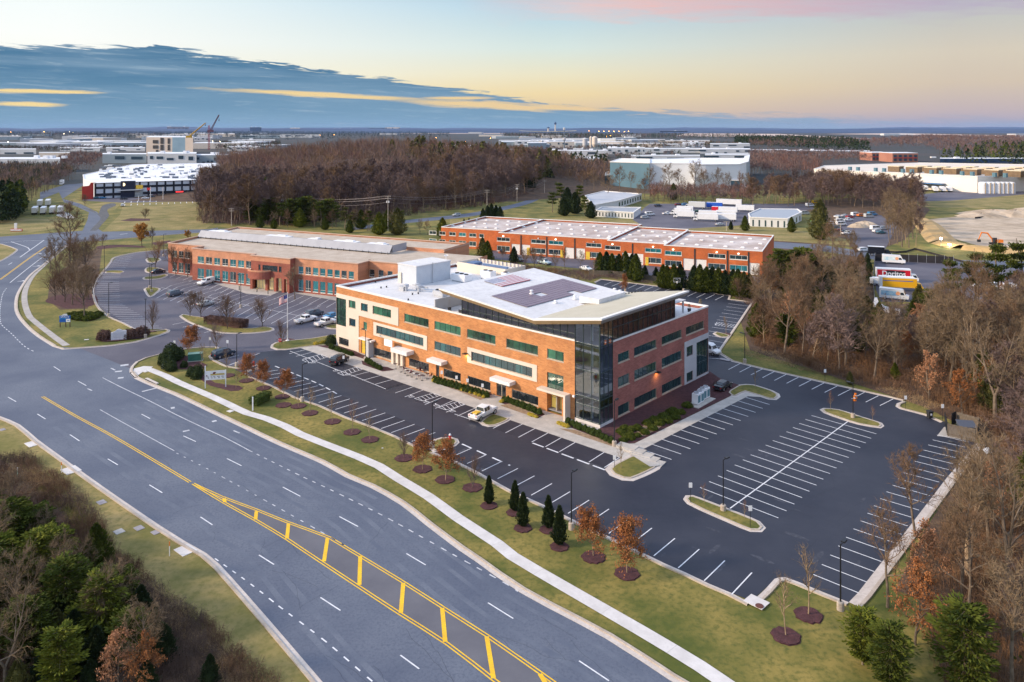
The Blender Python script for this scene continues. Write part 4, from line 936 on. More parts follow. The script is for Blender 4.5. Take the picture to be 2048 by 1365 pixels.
# white entrance surround with black word banners
pt=MB(); a0=FF.inv(786,730)[0]; a1=FF.inv(809,730)[0]; a0,a1=min(a0,a1),max(a0,a1)
FF.bx(pt,a1-.7,a1,0,.5,0,3.0); FF.bx(pt,a0,a0+.7,0,.5,0,3.0); FF.bx(pt,(a0+a1)/2-.35,(a0+a1)/2+.35,0,.5,0,3.0); pt.obj('entrance_pier',beige,off)
sgb=MB(); m_=(a0+a1)/2; FF.bx(sgb,m_+.2,m_+2.6,1.45,1.6,3.76,5.05); sgb.obj('blank_sign_board',mat('sign_white',(0.9,0.9,0.9),rough=.4,emit=(1,1,1),es=.12),off)
# L portals
for (px0,px1,side) in ((1073,1130,1),):
 dp=1.4; a0=FF.inv(px0,700,dp)[0]; a1=FF.inv(px1,700,dp)[0]; a0,a1=min(a0,a1),max(a0,a1)
 c=MB(); FF.bx(c,a0,a1,0,dp,3.75,4.1); FF.bx(c,a0,a0+.35,0,dp,.05,3.75); c.obj('entrance_portal',beige,off)
a0=FF.inv(737,700,1.2)[0]; c=MB(); FF.bx(c,a0-.1,a0+.8,0,1.3,.05,3.55); c.obj('entrance_portal',gpanel,off)
# wall lamps
def walllamp(F,px,py,name='wall_lamp'):
 a,z=F.inv(px,py,.5); b=MB(); F.bx(b,a-.45,a+.45,.0,.8,z,z+.14); l=b.obj(name,black,off)
 e=MB(); F.bx(e,a-.35,a+.35,.12,.66,z-.03,z-.005); e.obj('lamp_lens',lampm,l)
 ld=bpy.data.lights.new('wall_lamp_light','SPOT'); ld.energy=90; ld.color=(1,.66,.2); ld.spot_size=R(150); ld.spot_blend=.6; ld.shadow_soft_size=.2
 lo=bpy.data.objects.new('wall_lamp_light',ld); C.objects.link(lo); lo.location=F.P(a,.6,z-.12)
 dv=Vector((-F.n[0]*.45,-F.n[1]*.45,-1)); lo.rotation_euler=dv.to_track_quat('-Z','Y').to_euler(); lo.parent=l
walllamp(FF,930,709); walllamp(FS,1317.5,746)
sc_=MB(); a,z=FF.inv(1147,793,.2); FF.bx(sc_,a-.2,a+.2,0,.3,z-.15,z+.15); sc_.obj('security_camera',hvacw,off)
# roof plant
eb=MB();
def stbox(mb,s0,s1,t0,t1,z0,z1,m=0):
 mb.hexa([(*ST(s0,t0),z0),(*ST(s1,t0),z0),(*ST(s1,t1),z0),(*ST(s0,t1),z0),(*ST(s0,t0),z1),(*ST(s1,t0),z1),(*ST(s1,t1),z1),(*ST(s0,t1),z1)],m)
stbox(eb,58.7,65.0,13.5,23.9,ZR_,16.4);
e1=eb.obj('lift_machine_room',mat('white_ribbed_panel',(0.50,0.54,0.60),(0.55,0.59,0.64),.7,.5,bump=.2),off)
q=MB(); stbox(q,58.6,65.1,13.4,24.0,16.4,16.62); q.obj('roof_cap',white_roof,e1)
q=MB(); stbox(q,63.6,64.6,13.2,13.5,ZR_,14.6); q.obj('door',beige,e1)
q=MB(); p=ST(58.6,18.2); q.tube([(p[0]+.1,p[1]-.1,ZR_),(p[0]+.1,p[1]-.1,16.9)],.09,6); q.obj('riser_pipe',metalg,e1)
sb_=MB()
for s0,s1,t0,t1 in ((49.3,65.2,32.4,32.6),(49.3,65.2,39.4,39.6),(49.3,49.5,32.6,39.4),(65.0,65.2,32.6,39.4)): stbox(sb_,s0,s1,t0,t1,ZR_+.01,14.4)
s1o=sb_.obj('plant_screen',beige,off); q=MB(); stbox(q,49.6,64.9,32.7,39.3,13.5,13.62); q.obj('plant_deck',white_roof,s1o)
q=MB()
for i in range(12): stbox(q,50+i*1.25,50.12+i*1.25,39.1,39.25,13.6,14.5)
for i in range(6): stbox(q,49.55,49.7,33.3+i,33.42+i,13.6,14.5)
stbox(q,52,60,36,36.6,13.7,14.1); stbox(q,61,63.5,34,37,13.7,14.3); q.obj('screen_brace',mat('blue_steel',(0.08,0.14,0.28),rough=.5),s1o)
for k,(s,t,w_,d_,h_) in enumerate(((50.5,28.6,3.2,2.0,1.7),(46.6,29.6,1.4,1.4,1.8),(44.6,28.6,1.4,1.4,1.8),(52.8,22.6,4.4,2.6,1.4),(45.5,9.0,3.0,1.6,1.0),(43.5,12.5,2.4,1.0,.6))):
 q=MB(); stbox(q,s,s+w_,t,t+d_,ZR_+.25,ZR_+.25+h_)
 u=q.obj('rooftop_unit',hvacw if k!=4 else metalg,off)
 q=MB(); stbox(q,s+.15,s+w_-.15,t+.15,t+d_-.15,ZR_,ZR_+.25); q.obj('unit_curb',metalg,u)
 q=MB(); n_=max(1,int(w_/1.3))
 for i in range(n_):
  c_=ST(s+w_*(i+.5)/n_,t+d_/2); q.ring(c_[0],c_[1],ZR_+.25+h_,[(.5,0),(.5,.14),(.38,.14),(.36,.02),(0,.02)],14)
 q.obj('fan_guard',darkm,u)
dk=MB();
for s,t in ((53.6,9.8),(55.2,10.8),(56.4,8.6)): c_=ST(s,t); dk.ring(c_[0],c_[1],ZR_,[(.35,0),(.35,.8),(.6,.9),(.6,1.4),(.3,1.5),(0,1.5)],12)
stbox(dk,56.6,58.2,8.0,9.0,ZR_,ZR_+.9); stbox(dk,53,58,11.6,11.9,ZR_+.5,ZR_+.75); dk.obj('exhaust_fan',metalg,off)
dk=MB()
for px,py in ((751,565.5),(762,577),(773,575.5),(825,590),(836.5,588.5),(816.5,601)): c_=G(px,py,ZR_); dk.cyl(c_[0],c_[1],ZR_,ZR_+.35,.16,8)
dk.obj('vent_pipe',black,off)
# dish
dk=MB(); c_=ST(59.4,23.2); dk.tube([(c_[0],c_[1],16.6),(c_[0],c_[1],17.6)],.06,6); dk.ring(c_[0],c_[1],17.5,[(0,0),(.35,.08),(.55,.3)],12); dk.obj('satellite_dish',hvacw,off)
# canopy trellis of the rear terrace
tr_=MB(); stbox(tr_,2,9,25,31,14.6,14.72);
for s,t in ((2.4,25.4),(2.4,30.6),(8.4,30.6)): c_=ST(s,t); tr_.cyl(c_[0],c_[1],ZR_,14.6,.18,8)
tr_.obj('terrace_trellis',gpanel,off)
# condensers by the side wall (things of their own)
for k,(px,py) in enumerate(((1396,806),(1408,797))):
 c_=G(px,py,.15); t_=thing('condenser_unit',('nearer','farther')[k]+' of two white condensers on the pad by the brick side wall','condenser',(c_[0],c_[1],.17),A2,'condensers on the side pad')
 b=MB(); b.box(0,0,.08,2.3,1.1,1.7); b.obj('cabinet',hvacw,t_)
 b=MB();
 for i in (-.6,.6): b.ring(i,0,1.78,[(.42,0),(.42,.25),(.34,.25),(.32,.05),(0,.05)],14)
 b.obj('fan',metalg,t_)
 b=MB();
 for i in (-.6,.6): b.box(i,-.56,.3,.85,.02,1.2)
 b.obj('coil_grille',mat('teal_grille',(.10,.22,.26),rough=.6),t_)
b=MB(); c_=G(1403,807); b.box(c_[0],c_[1]+.3,0,6.2,2.3,.17,A2); struct(b,'condenser_pad',conc,'concrete pad under the two condensers')
# parapet letters? none on this building
def planter(px,py,zz,h,label,group=None):
 c_=G(px,py,zz); t_=thing('potted_shrub',label,'potted plant',(c_[0],c_[1],zz),0,group)
 b=MB(); b.ring(0,0,0,[(0,0),(.28,0),(.38,.6),(.3,.6),(0,.55)],12); b.obj('pot',darkm,t_)
 b=MB(); rr=random.Random(px);
 for i in range(180):
  a=rr.random()*6.28; zt=rr.random(); r=.42*(1-zt*.75)*rr.random()**.4; p=(r*math.cos(a),r*math.sin(a),.6+zt*h)
  s=.12; b.face([(p[0]-s,p[1],p[2]),(p[0],p[1]+s,p[2]+.04),(p[0]+s*.6,p[1]-s*.5,p[2]+s)])
 b.obj('foliage',mat('ochre_shrub',(.36,.26,.10),(.48,.36,.16),3,.9,world=False),t_)
planter(899,622,ZR_+.03,1.5,'tall potted shrub on the front terrace beside the dark glass')
planter(1378.6,624,ZR_+.03,.9,'ochre potted shrub on the rear terrace, nearer the penthouse')
planter(1401,614,ZR_+.03,.9,'ochre potted shrub at the outer corner of the rear terrace')
t_=thing('outdoor_sofa','dark wicker sofa on the front roof terrace','sofa',(*ST(32.0,2.0),ZR_+.03),A1)
b=MB(); b.box(0,0,.05,2.4,.9,.35); b.obj('seat',darkm,t_); b=MB(); b.box(0,.4,.4,2.4,.15,.45); b.obj('backrest',darkm,t_)
b=MB(); b.box(0,-.05,.4,2.1,.7,.12); b.obj('cushion',beige,t_)
for s_ in (-1.1,1.1): b=MB(); b.box(s_,0,.4,.2,.9,.25); b.obj('arm',darkm,t_)
# ================================================================== two storey office
OA=(-99.5,238.0); ou=nrm((.901,-.434)); on=(-.434,-.901)
FO=Fr(OA,ou,on)
def OP(a,dp): return (OA[0]+ou[0]*a-on[0]*dp, OA[1]+ou[1]*a-on[1]*dp)
of2=thing('brick_office','long two storey brick office with teal windows and rounded entrance','building',(0,0,0))
ZO=9.7
s1=FO.inv(512,540)[0]; s2=FO.inv(590,560)[0]; s3=FO.inv(716,580)[0]
zuT=FO.inv(395,512.5)[1]; zuB=FO.inv(395,526)[1]; zlT=FO.inv(395,536.7)[1]; zlB=FO.inv(395,557)[1]
zlB=max(zlB,0.25)
def wins(F,xs,z0,z1):
 out=[]
 for a,b in xs:
  p,q=F.inv(a,500)[0],F.inv(b,500)[0]; out.append((min(p,q),max(p,q),z0,z1))
 return out
X1=[(395.2,407.9),(411.8,424),(428.4,440),(444.4,456),(460,472),(475.9,488),(492,503.6)]
X2=[(597,607),(611,621.8),(625.7,636.4),(640,650.7),(654.6,665.3),(669,679.4),(682.9,693.4),(697.3,707.7)]
up=wins(FO,X1,zuB,zuT)+wins(FO,X2,zuB,zuT); lo_=wins(FO,X1,zlB,zlT)+wins(FO,X2,zlB,zlT)
zm=(zuB+zlT)/2+.45
def twotone(F,a0,a1,ops,d=0.0):
 b=MB(); F.wall(b,a0,a1,0,zm,ops,.25,d); b.obj('lower_wall',brickD,of2); b=MB(); F.wall(b,a0,a1,zm,ZO,ops,.25,d); b.obj('upper_wall',brickO,of2)
twotone(FO,0,s1,up+lo_); twotone(FO,s2,s3,up+lo_)
rr=random.Random(8)
for i,r in enumerate(up): FO.window(of2,r,frwh,glT if rr.random()<.55 else glK,1.3,hz=(.28,))
for i,r in enumerate(lo_): FO.window(of2,r,frwh,glT if rr.random()<.85 else glK,1.3,hz=(.22,))
# left recessed bay
FOl=Fr(OP(-16,4.5),ou,on); xs=[(344.8,354),(357.5,367),(369.8,380)]
ul=wins(FOl,xs,zuB,zuT)+wins(FOl,xs,zlB,zlT); twotone(FOl,0,16,ul)
for r in ul: FOl.window(of2,r,frwh,glK,1.3,hz=(.28,))
FOr=Fr(OP(s3,5),ou,on); xr=[(722,732),(739,749),(757,767),(775,785)]; ur=wins(FOr,xr,zuB,zuT); twotone(FOr,0,25,ur)
for r in ur: FOr.window(of2,r,frwh,glK,1.3,hz=(.28,))
sd_=MB();
for (a,d0,d1,sg) in ((0,0,4.5,1),(s3,0,5,1)):
 p,q=OP(a,d0),OP(a,d1); sd_.face([(*p,0),(*q,0),(*q,ZO),(*p,ZO)])
sd_.face([(*OP(-16,4.5),0),(*OP(-26,44),0),(*OP(-26,44),ZO),(*OP(-16,4.5),ZO)]); sd_.face([(*OP(s3+25,5),0),(*OP(s3+25,29),0),(*OP(s3+25,29),ZO),(*OP(s3+25,5),ZO)])
sd_.face([(*OP(-26,44),0),(*OP(73,45.7),0),(*OP(73,45.7),ZO),(*OP(-26,44),ZO)]); sd_.face([(*OP(73.5,29),0),(*OP(73,45.7),0),(*OP(73,45.7),ZO+.6),(*OP(73.5,29),ZO+.6)])
sd_.face([(*OP(60,29),0),(*OP(73.5,29),0),(*OP(73.5,29),ZO+.6),(*OP(60,29),ZO+.6)])
sd_.obj('end_wall',brickO,of2)
rf=MB(); rf.sheet([OP(0,0.3),OP(s1,.3),OP(s1,-1.6),OP(s2,-1.6),OP(s2,.3),OP(s3-.3,.3),OP(s3-.3,5.3),OP(s3+24.7,5.3),OP(s3+24.7,29),OP(-22,29),OP(-15.7,4.8),OP(0,4.8)],ZO-.5)
rf.sheet([OP(-22,30),OP(73,30),OP(72.6,45.3),OP(-25.6,43.6)],ZO-.3); rf.obj('gravel_roof',gravel,of2)
cp=MB()
def ledge(pts,h=.25,w=.4,z=ZO):
 a=offs(pts,w/2); b=offs(pts,-w/2)
 for i in range(len(pts)-1): cp.hexa([(*a[i],z),(*a[i+1],z),(*b[i+1],z),(*b[i],z),(*a[i],z+h),(*a[i+1],z+h),(*b[i+1],z+h),(*b[i],z+h)])
ledge([OP(-26,44),OP(-16,4.5),OP(0,4.5),OP(0,0),OP(s1,0),OP(s1,-2),OP(s2,-2),OP(s2,0),OP(s3,0),OP(s3,5),OP(s3+25,5)]); ledge([OP(-26,44),OP(73,45.7),OP(73.5,29)],z=ZO+.02)
cp.obj('coping',mat('pale_brick_cap',(.55,.36,.27),rough=.8),of2)
# roof screen, with units in the well
sc2=MB();
p=[OP(-20,21.5),OP(60,21.5),OP(60,29),OP(-20,29)]
for i in ((0,1),(1,2),(3,0)):
 a,b=p[i[0]],p[i[1]]; sc2.face([(*a,ZO-.2),(*b,ZO-.2),(*b,ZO+2.0),(*a,ZO+2.0)])
sc2.face([(*OP(-20,19.8),ZO-.1),(*OP(60,19.8),ZO-.1),(*OP(60,21.45),ZO+2.02),(*OP(-20,21.45),ZO+2.02)])
sc2.obj('roof_screen',mat('grey_screen',(0.30,0.31,0.35),(0.35,0.36,0.40),.3,.5),of2)
sc3=MB(); sc3.face([(*OP(-20,29.5),ZO-.5),(*OP(60,29.5),ZO-.5),(*OP(60,29.5),ZO+.7),(*OP(-20,29.5),ZO+.7)]); sc3.obj('well_wall',screenm,of2)
lg=MB();
for i in range(34): q=OP(-18+i*2.35,19.6); lg.box(q[0],q[1],ZO-.5,.12,.12,.7)
lg.obj('screen_foot',darkm,of2)
for a,w_ in ((-15,9),(12,10),(27,4),(40,9),(52,7)):
 q=OP(a,25); b=MB(); b.box(q[0],q[1],ZO-.5,w_,2.6,2.1,-.449); b.box(q[0]+1,q[1],ZO+1.6,w_*.4,1.6,.25,-.449); b.obj('rooftop_unit',hvacw,of2)
# entrance
FE=Fr(OP(s1,-2),ou,on); wE=s2-s1
ew=[(FE.inv(525,540)[0],FE.inv(555,540)[0],zuB+.4,zuT-.2),(FE.inv(517,540)[0],FE.inv(521,540)[0],zuB+.4,zuT-.2),(FE.inv(558,540)[0],FE.inv(563,540)[0],zuB+.4,zuT-.2)]
b=MB(); FE.wall(b,0,wE,3.9,ZO-1.4,ew,.25); b.obj('lower_wall',brickD,of2); b=MB(); FE.wall(b,0,wE,ZO-1.4,ZO,[],.25); b.obj('upper_wall',brickO,of2)
for r in ew: FE.window(of2,r,frd,glK,.9)
b=MB();
for a,d0 in ((0,0),(wE,0)): q=[FE.P(a,0,0),FE.P(a,-2.0,0)]; b.face([q[0],q[1],(q[1][0],q[1][1],ZO),(q[0][0],q[0][1],ZO)])
for a in (.4,6.2,9.5,12.4,wE-.5): FE.bx(b,a-.45,a+.45,-.6,.3,0,3.9)
b.obj('entrance_pillar',brickD,of2)
b=MB(); nA=14; cxA,rA=3.6,4.2
arc=[(cxA-rA*math.cos(math.pi*i/nA),rA*.62*math.sin(math.pi*i/nA)) for i in range(nA+1)]
for i in range(nA):
 p,q=arc[i],arc[i+1]
 for z0,z1 in ((3.5,5.6),): b.face([FE.P(*p,z0),FE.P(*q,z0),FE.P(*q,z1),FE.P(*p,z1)])
b.obj('rounded_canopy',brickD,of2)
b=MB()
for i in range(nA):
 p,q=arc[i],arc[i+1]; b.face([FE.P(*p,5.6),FE.P(*q,5.6),FE.P(*q,6.0),FE.P(*p,6.0)]);
 p2=(cxA+(p[0]-cxA)*.9,p[1]*.9); q2=(cxA+(q[0]-cxA)*.9,q[1]*.9); b.face([FE.P(*p,6.0),FE.P(*q,6.0),FE.P(*q2,6.0),FE.P(*p2,6.0)])
b.face([FE.P(*a,5.5) for a in arc]); b.face([FE.P(*a,3.5) for a in arc]); b.obj('canopy_cap',brickO,of2)
b=MB(); FE.bx(b,.8,wE-.6,-1.8,-1.7,0,3.9); g_=b.obj('lobby_glazing',mat('lit_lobby',(.30,.25,.14),(.55,.45,.25),.7,.3,emit=(1,.75,.35),es=.25),of2)
b=MB()
for i in range(14): a=.8+i*(wE-1.4)/13; FE.bx(b,a-.05,a+.05,-1.7,-1.6,0,3.9)
FE.bx(b,.8,wE-.6,-1.7,-1.6,2.3,2.42); b.obj('lobby_mullion',frwh,of2)
# ================================================================== warehouse terrace
OW=(80.1,244.4); wu=nrm((-.9145,.4045)); wn=(-.4045,-.9145); ZW=7.7
def WP(a,dp): return (OW[0]+wu[0]*a-wn[0]*dp, OW[1]+wu[1]*a-wn[1]*dp)
secs=[(0,31.8,0,40,'right end bay group of the orange brick warehouse row'),(31.8,52.4,3,41,'second section from the right of the orange brick warehouse row'),(52.4,95.9,6,46,'longest middle section of the orange brick warehouse row'),(95.9,123.6,11.5,40,'left end section of the orange brick warehouse row, behind the pines')]
GW=[[(1329.5,1363.5),(1415.8,1451.5),(1459,1495.3)],[(1209.5,1240.8),(1289.8,1322.8)],[(993.7,1020),(1062,1091.5),(1097,1126.5),(1172,1202.8)],[(858,872.5),(878,891),(898,911.5),(917.5,932),(938,952.5),(958,968)]]
GD=[[(1366.5,1387.8),(1391.5,1412.8),(1499,1519)],[(1244,1262.8),(1267,1286.5)],[(1023,1039.7),(1043.5,1060),(1129.8,1147.8),(1152,1169.8)],[]]
ware=thing('warehouse_row','long orange brick warehouse row with stepped gravel roofs and white garage doors','building',(0,0,0))
for k,(a0,a1,sb_,dp,lab) in enumerate(secs):
 F=Fr(WP(a0,sb_),wu,wn); Wd=a1-a0
 ops=[]
 for x in GW[k]:
  p,q=sorted((F.inv(x[0],500)[0],F.inv(x[1],500)[0])); ops+= [(p,q,4.6,6.1),(p,q,.9 if k<3 else 1.0,2.9)]
 gd=[]
 for x in GD[k]: p,q=sorted((F.inv(x[0],500)[0],F.inv(x[1],500)[0])); gd.append((p,q,0.05,3.9))
 b=MB(); F.wall(b,0,Wd,0,ZW,ops+gd,.2)
 Fe=Fr(WP(a0,sb_),(-wn[0],-wn[1]),(-wu[0],-wu[1])); Fe.wall(b,0,dp,0,ZW,[]); Fe2=Fr(WP(a1,sb_),(-wn[0],-wn[1]),wu); Fe2.wall(b,0,dp,0,ZW,[]); Fr(WP(a0,sb_+dp),wu,(-wn[0],-wn[1])).wall(b,0,Wd,0,ZW,[])
 b.obj('brick_wall',brickR,ware)
 b=MB(); b.sheet([WP(a0+.3,sb_+.3),WP(a1-.3,sb_+.3),WP(a1-.3,sb_+dp-.3),WP(a0+.3,sb_+dp-.3)],ZW-.55); b.obj('gravel_roof',gravel2,ware)
 b=MB()
 for p,q,r_,s_ in ((a0,a1,sb_-.05,sb_+.3),(a0,a1,sb_+dp-.3,sb_+dp+.05)):
  b.hexa([(*WP(p,r_),ZW),(*WP(q,r_),ZW),(*WP(q,s_),ZW),(*WP(p,s_),ZW),(*WP(p,r_),ZW+.25),(*WP(q,r_),ZW+.25),(*WP(q,s_),ZW+.25),(*WP(p,s_),ZW+.25)])
 for p,q in ((a0,a0+.35),(a1-.35,a1)):
  b.hexa([(*WP(p,sb_+.3),ZW),(*WP(q,sb_+.3),ZW),(*WP(q,sb_+dp-.3),ZW),(*WP(p,sb_+dp-.3),ZW),(*WP(p,sb_+.3),ZW+.25),(*WP(q,sb_+.3),ZW+.25),(*WP(q,sb_+dp-.3),ZW+.25),(*WP(p,sb_+dp-.3),ZW+.25)])
 b.obj('coping',trimw,ware)
 for i,r in enumerate(ops): F.window(ware,r,frwh,glK if (i*7+k)%5 else glT,1.8,bar=.16)
 for r in gd:
  b=MB(); b.face([F.P(r[0],-.15,r[2]),F.P(r[1],-.15,r[2]),F.P(r[1],-.15,r[3]),F.P(r[0],-.15,r[3])])
  for i in range(1,6): F.bx(b,r[0],r[1],-.15,-.12,r[2]+i*.63,r[2]+i*.63+.04)
  b.obj('garage_door',trimw,ware)
 rr=random.Random(k)
 b=MB()
 for i in range(int(Wd/5)+1):
  for j in (0.22,.5,.78):
   q=WP(a0+2.5+i*5+rr.uniform(-.5,.5),sb_+dp*j); b.box(q[0],q[1],ZW-.5,1.3,1.0,.28,2.72); b.box(q[0],q[1],ZW-.22,1.0,.7,.14,2.72)
 b.obj('skylight',hvacw,ware)
 if k<3:
  for x in GW[k]:
   a=sum(F.inv(v,500)[0] for v in x)/2; b=MB(); F.bx(b,a-.22,a+.22,0,.3,6.45,6.75); b.obj('wall_light',lampw if (int(x[0])%2) else hvacw,ware)
 if k in (0,1,2): # brick pilaster joints
  b=MB()
  for x in ({0:(1389.5,1455,1497),1:(1265,),2:(1042,1093.5,1149.5)}[k]):
   a=F.inv(x,500)[0]; F.bx(b,a-.22,a+.22,0,.12,0,ZW-.4)
  b.obj('downpipe',darkm,ware)
# shop fronts on the warehouse
FW=Fr(WP(31.8,3),wu,wn)
for px0,px1 in ((1291,1297),):
 p,q=sorted((FW.inv(px0,500)[0],FW.inv(px1,500)[0])); b=MB(); FW.bx(b,p,q,.02,.1,.1,2.9); b.obj('lit_door',yell,ware)
FW=Fr(WP(52.4,6),wu,wn)
for px0,px1 in ((1172,1180),(1121,1127),(1054,1060)):
 p,q=sorted((FW.inv(px0,500)[0],FW.inv(px1,500)[0])); b=MB(); FW.bx(b,p,q,.02,.1,.1,2.9); b.obj('lit_door',yell,ware)
# ================================================================== other buildings: footprint from the roof outline and a height
def rb_(name,label,cat,px,h,wm_,rm_,z0=0.0,par=None,windows=None,cop=True):
 t=par or thing(name,label,cat,(0,0,0)); P=[G(a,b,h) for a,b in px]
 b=MB(); b.prism(P,z0,h-.4); b.obj('wall',wm_,t)
 b=MB(); b.prism(offs(P,0,True),h-.4,h-.38); b.obj('roof',rm_,t)
 if cop:
  b=MB(); a=sum(P[i][0]*P[(i+1)%len(P)][1]-P[(i+1)%len(P)][0]*P[i][1] for i in range(len(P))); o_=offs(P,-.25 if a>0 else .25,True); q=P+[P[0]]; o_=o_+[o_[0]]; ii=offs(P,.35 if a>0 else -.35,True); ii=ii+[ii[0]]
  for i in range(len(P)): b.hexa([(*o_[i],h-.6),(*o_[i+1],h-.6),(*ii[i+1],h-.6),(*ii[i],h-.6),(*o_[i],h),(*o_[i+1],h),(*ii[i+1],h),(*ii[i],h)])
  b.obj('parapet',trimw,t)
 return t,P
def facade_windows(t,P0,P1,rows,n,frac=.6,m=None,skip=(),dd=.06):
 u=nrm((P1[0]-P0[0],P1[1]-P0[1])); n_=perp(u);
 if n_[1]>0: n_=(-n_[0],-n_[1])
 F=Fr(P0,u,n_); L0=math.hypot(P1[0]-P0[0],P1[1]-P0[1]); w=L0/n
 for z0,z1 in rows:
  for i in range(n):
   if i in skip: continue
   b=MB(); F.bx(b,w*(i+.5-frac/2),w*(i+.5+frac/2),-.05,dd,z0,z1); b.obj('window',m or glK,t)
 return F
offw=mat('white_wall',(0.62,0.62,0.62),(0.70,0.70,0.70),.05,.7); roofw=mat('far_white_roof',(0.72,0.74,0.78),(0.84,0.85,0.88),.03,.7,c3=(.5,.52,.56),scale3=.3,a3=.5)
t,P=rb_('workshop_building','low white workshop with broad pale roof behind the warehouse row','building',[(1170,391),(1208,382),(1283,387.5),(1236,401),(1187,410)],4.8,offw,mat('grey_metal_roof',(.40,.42,.47),(.46,.48,.53),.1,.6))
facade_windows(t,P[3],P[2],[(1,3.4)],9,.5)
rb_('workshop_building','',None,[(1190,420.5),(1204,413.5),(1281.5,414.5),(1267,424.5)],3.6,offw,mat('grey_flat_roof',(.30,.33,.38),rough=.8),par=t)
P2=[G(1190,420.5,3.6),G(1267,424.5,3.6)]; facade_windows(t,P2[0],P2[1],[(.6,2.6)],12,.3);
t,P=rb_('small_office','small white office with grey roof between the truck yard and the dark conifer','building',[(1497,427),(1520,417),(1595,418),(1603,424),(1575,437),(1500,434)],4.6,offw,mat('blue_grey_roof',(.33,.37,.43),rough=.8))
facade_windows(t,P[5],P[4],[(.2,3.2)],6,.25); facade_windows(t,P[4],P[3],[(.5,3.0)],4,.3)
# data centre in the middle distance
teal=mat('teal_cladding',(0.075,0.17,0.235),(0.10,0.205,0.27),.05,.6); teald=mat('dark_teal_cladding',(0.035,0.09,0.14),(.05,.11,.16),.06,.6); greyc=mat('grey_cladding',(.28,.34,.38),rough=.6)
t,P=rb_('data_centre','tall white and teal windowless data centre behind the bare trees','building',[(1300,326.5),(1389,327),(1389,329),(1411,329),(1479,328.5),(1497,323),(1497,317),(1400,316),(1300,318)],20.4,mat('bright_white_wall',(.72,.73,.76),(.78,.79,.82),.05,.7),roofw)
rb_('','',None,[(1220,323.4),(1299,325.6),(1299,318),(1240,317)],20.9,teal,roofw,par=t)
rb_('','',None,[(1480,328),(1497,323.4),(1500,309),(1490,311)],20.3,greyc,roofw,par=t,cop=False)
t,P=rb_('data_centre_annexe','dark teal annexe with yellow lit loading bay under the data centre','building',[(1210,351),(1240,348),(1288,349),(1288,343),(1212,343)],9.5,teald,roofw)
b=MB(); F=Fr(P[1],nrm((P[2][0]-P[1][0],P[2][1]-P[1][1])),(0,-1)); F.bx(b,2,13,0,.3,0,4.2); b.obj('lit_bay',yell,t)
t,P=rb_('low_teal_block','long low dark teal block against the white data centre wall','building',[(1298,356),(1340,356.5),(1352,352),(1300,350)],8.5,teald,roofw)
rb_('low_teal_block','squat dark teal block at the right foot of the white data centre','building',[(1443,360),(1484,360.5),(1484,354),(1446,354)],8.5,teald,roofw)
# long data centre right with rooftop coolers
t,P=rb_('long_data_centre','very long cream data centre with rows of rooftop coolers at far right','building',[(1628,338),(1954.7,352.8),(2250,346),(2300,333),(1835,325.5),(1650,331)],12.2,mat('cream_wall',(.80,.72,.62),(.84,.76,.66),.05,.7),mat('cream_roof',(.66,.58,.50),(.72,.64,.56),.05,.8))
b=MB(); p,q=P[0],P[1]; u=nrm((q[0]-p[0],q[1]-p[1])); n_=perp(u); n_=(-n_[0],-n_[1]) if n_[1]>0 else n_; L0=math.hypot(q[0]-p[0],q[1]-p[1]); F=Fr(p,u,n_); F.bx(b,20,L0-22,0,7,5.0,5.6); b.obj('dock_canopy',mat('blue_canopy',(.03,.14,.32),rough=.5),t)
cool=mat('cooler_brown',(.14,.09,.05),(.20,.13,.07),.5,.7); coolr=mat('cooler_top',(.72,.60,.42),rough=.7)
inx=perp(u); inx=(-inx[0],-inx[1]) if inx[1]<0 else inx
for j in range(5):
 for i in range(16):
  a=62+i*14.5-j*2; d_=18+j*21
  c_=(p[0]+u[0]*a+inx[0]*d_,p[1]+u[1]*a+inx[1]*d_)
  if a<20+d_*1.2: continue
  rz=math.atan2(u[1],u[0]); b=MB(); b.box(c_[0],c_[1],12.0,9.2,8,4.2,rz); o=b.obj('rooftop_cooler',cool,t); b=MB(); b.box(c_[0],c_[1],16.2,9.8,8.6,.5,rz); b.obj('cooler_top',coolr,o)
for i in range(9):
 for dd in (0,7): c_=(p[0]+u[0]*(30+i*22+dd)+inx[0]*5,p[1]+u[1]*(30+i*22+dd)+inx[1]*5); b=MB(); b.cyl(c_[0],c_[1],12,15,1.6,8); b.obj('roof_drum',mat('teal_drum',(.10,.2,.25),rough=.6),t)
# silos and trailers by it
for k,(px,yt) in enumerate(((1966,365),(1976,365.5),(1984,366),(1995,366),(2003,367),(2012,367),(2022,367))):
 c_=G(px,387); ttag=thing('storage_tank','tall white storage tank standing before the cream data centre','tank',(c_[0],c_[1],0),0,'white tanks before the cream data centre')
 b=MB(); b.ring(0,0,0,[(3.0,0),(3.0,7.4),(2.4,8.2),(0,8.5)],16); b.obj('shell',hvacw,ttag,smooth=False)
 b=MB(); b.box(0,-3.05,0,.5,.15,7.8); b.obj('ladder',straw,ttag)
for k,(px,py) in enumerate(((1818,379),(1832,380.5),(1850,382),(1870,384),(1885,384),(1898,384),(1780,374),(1765,372),(1745,369),(1730,367))):
 c_=G(px,py); ttag=thing('dock_trailer','white semi trailer backed to the blue dock canopy','trailer',(c_[0],c_[1],0),R(70),'trailers at the blue dock canopy')
 b=MB(); b.box(0,0,1.1,12,2.6,2.8); b.obj('box',hvacw,ttag); b=MB();
 for x_ in (-4.6,-3.4): b.box(x_,0,0,1.0,2.4,1.0)
 b.obj('axle',rubber,ttag)
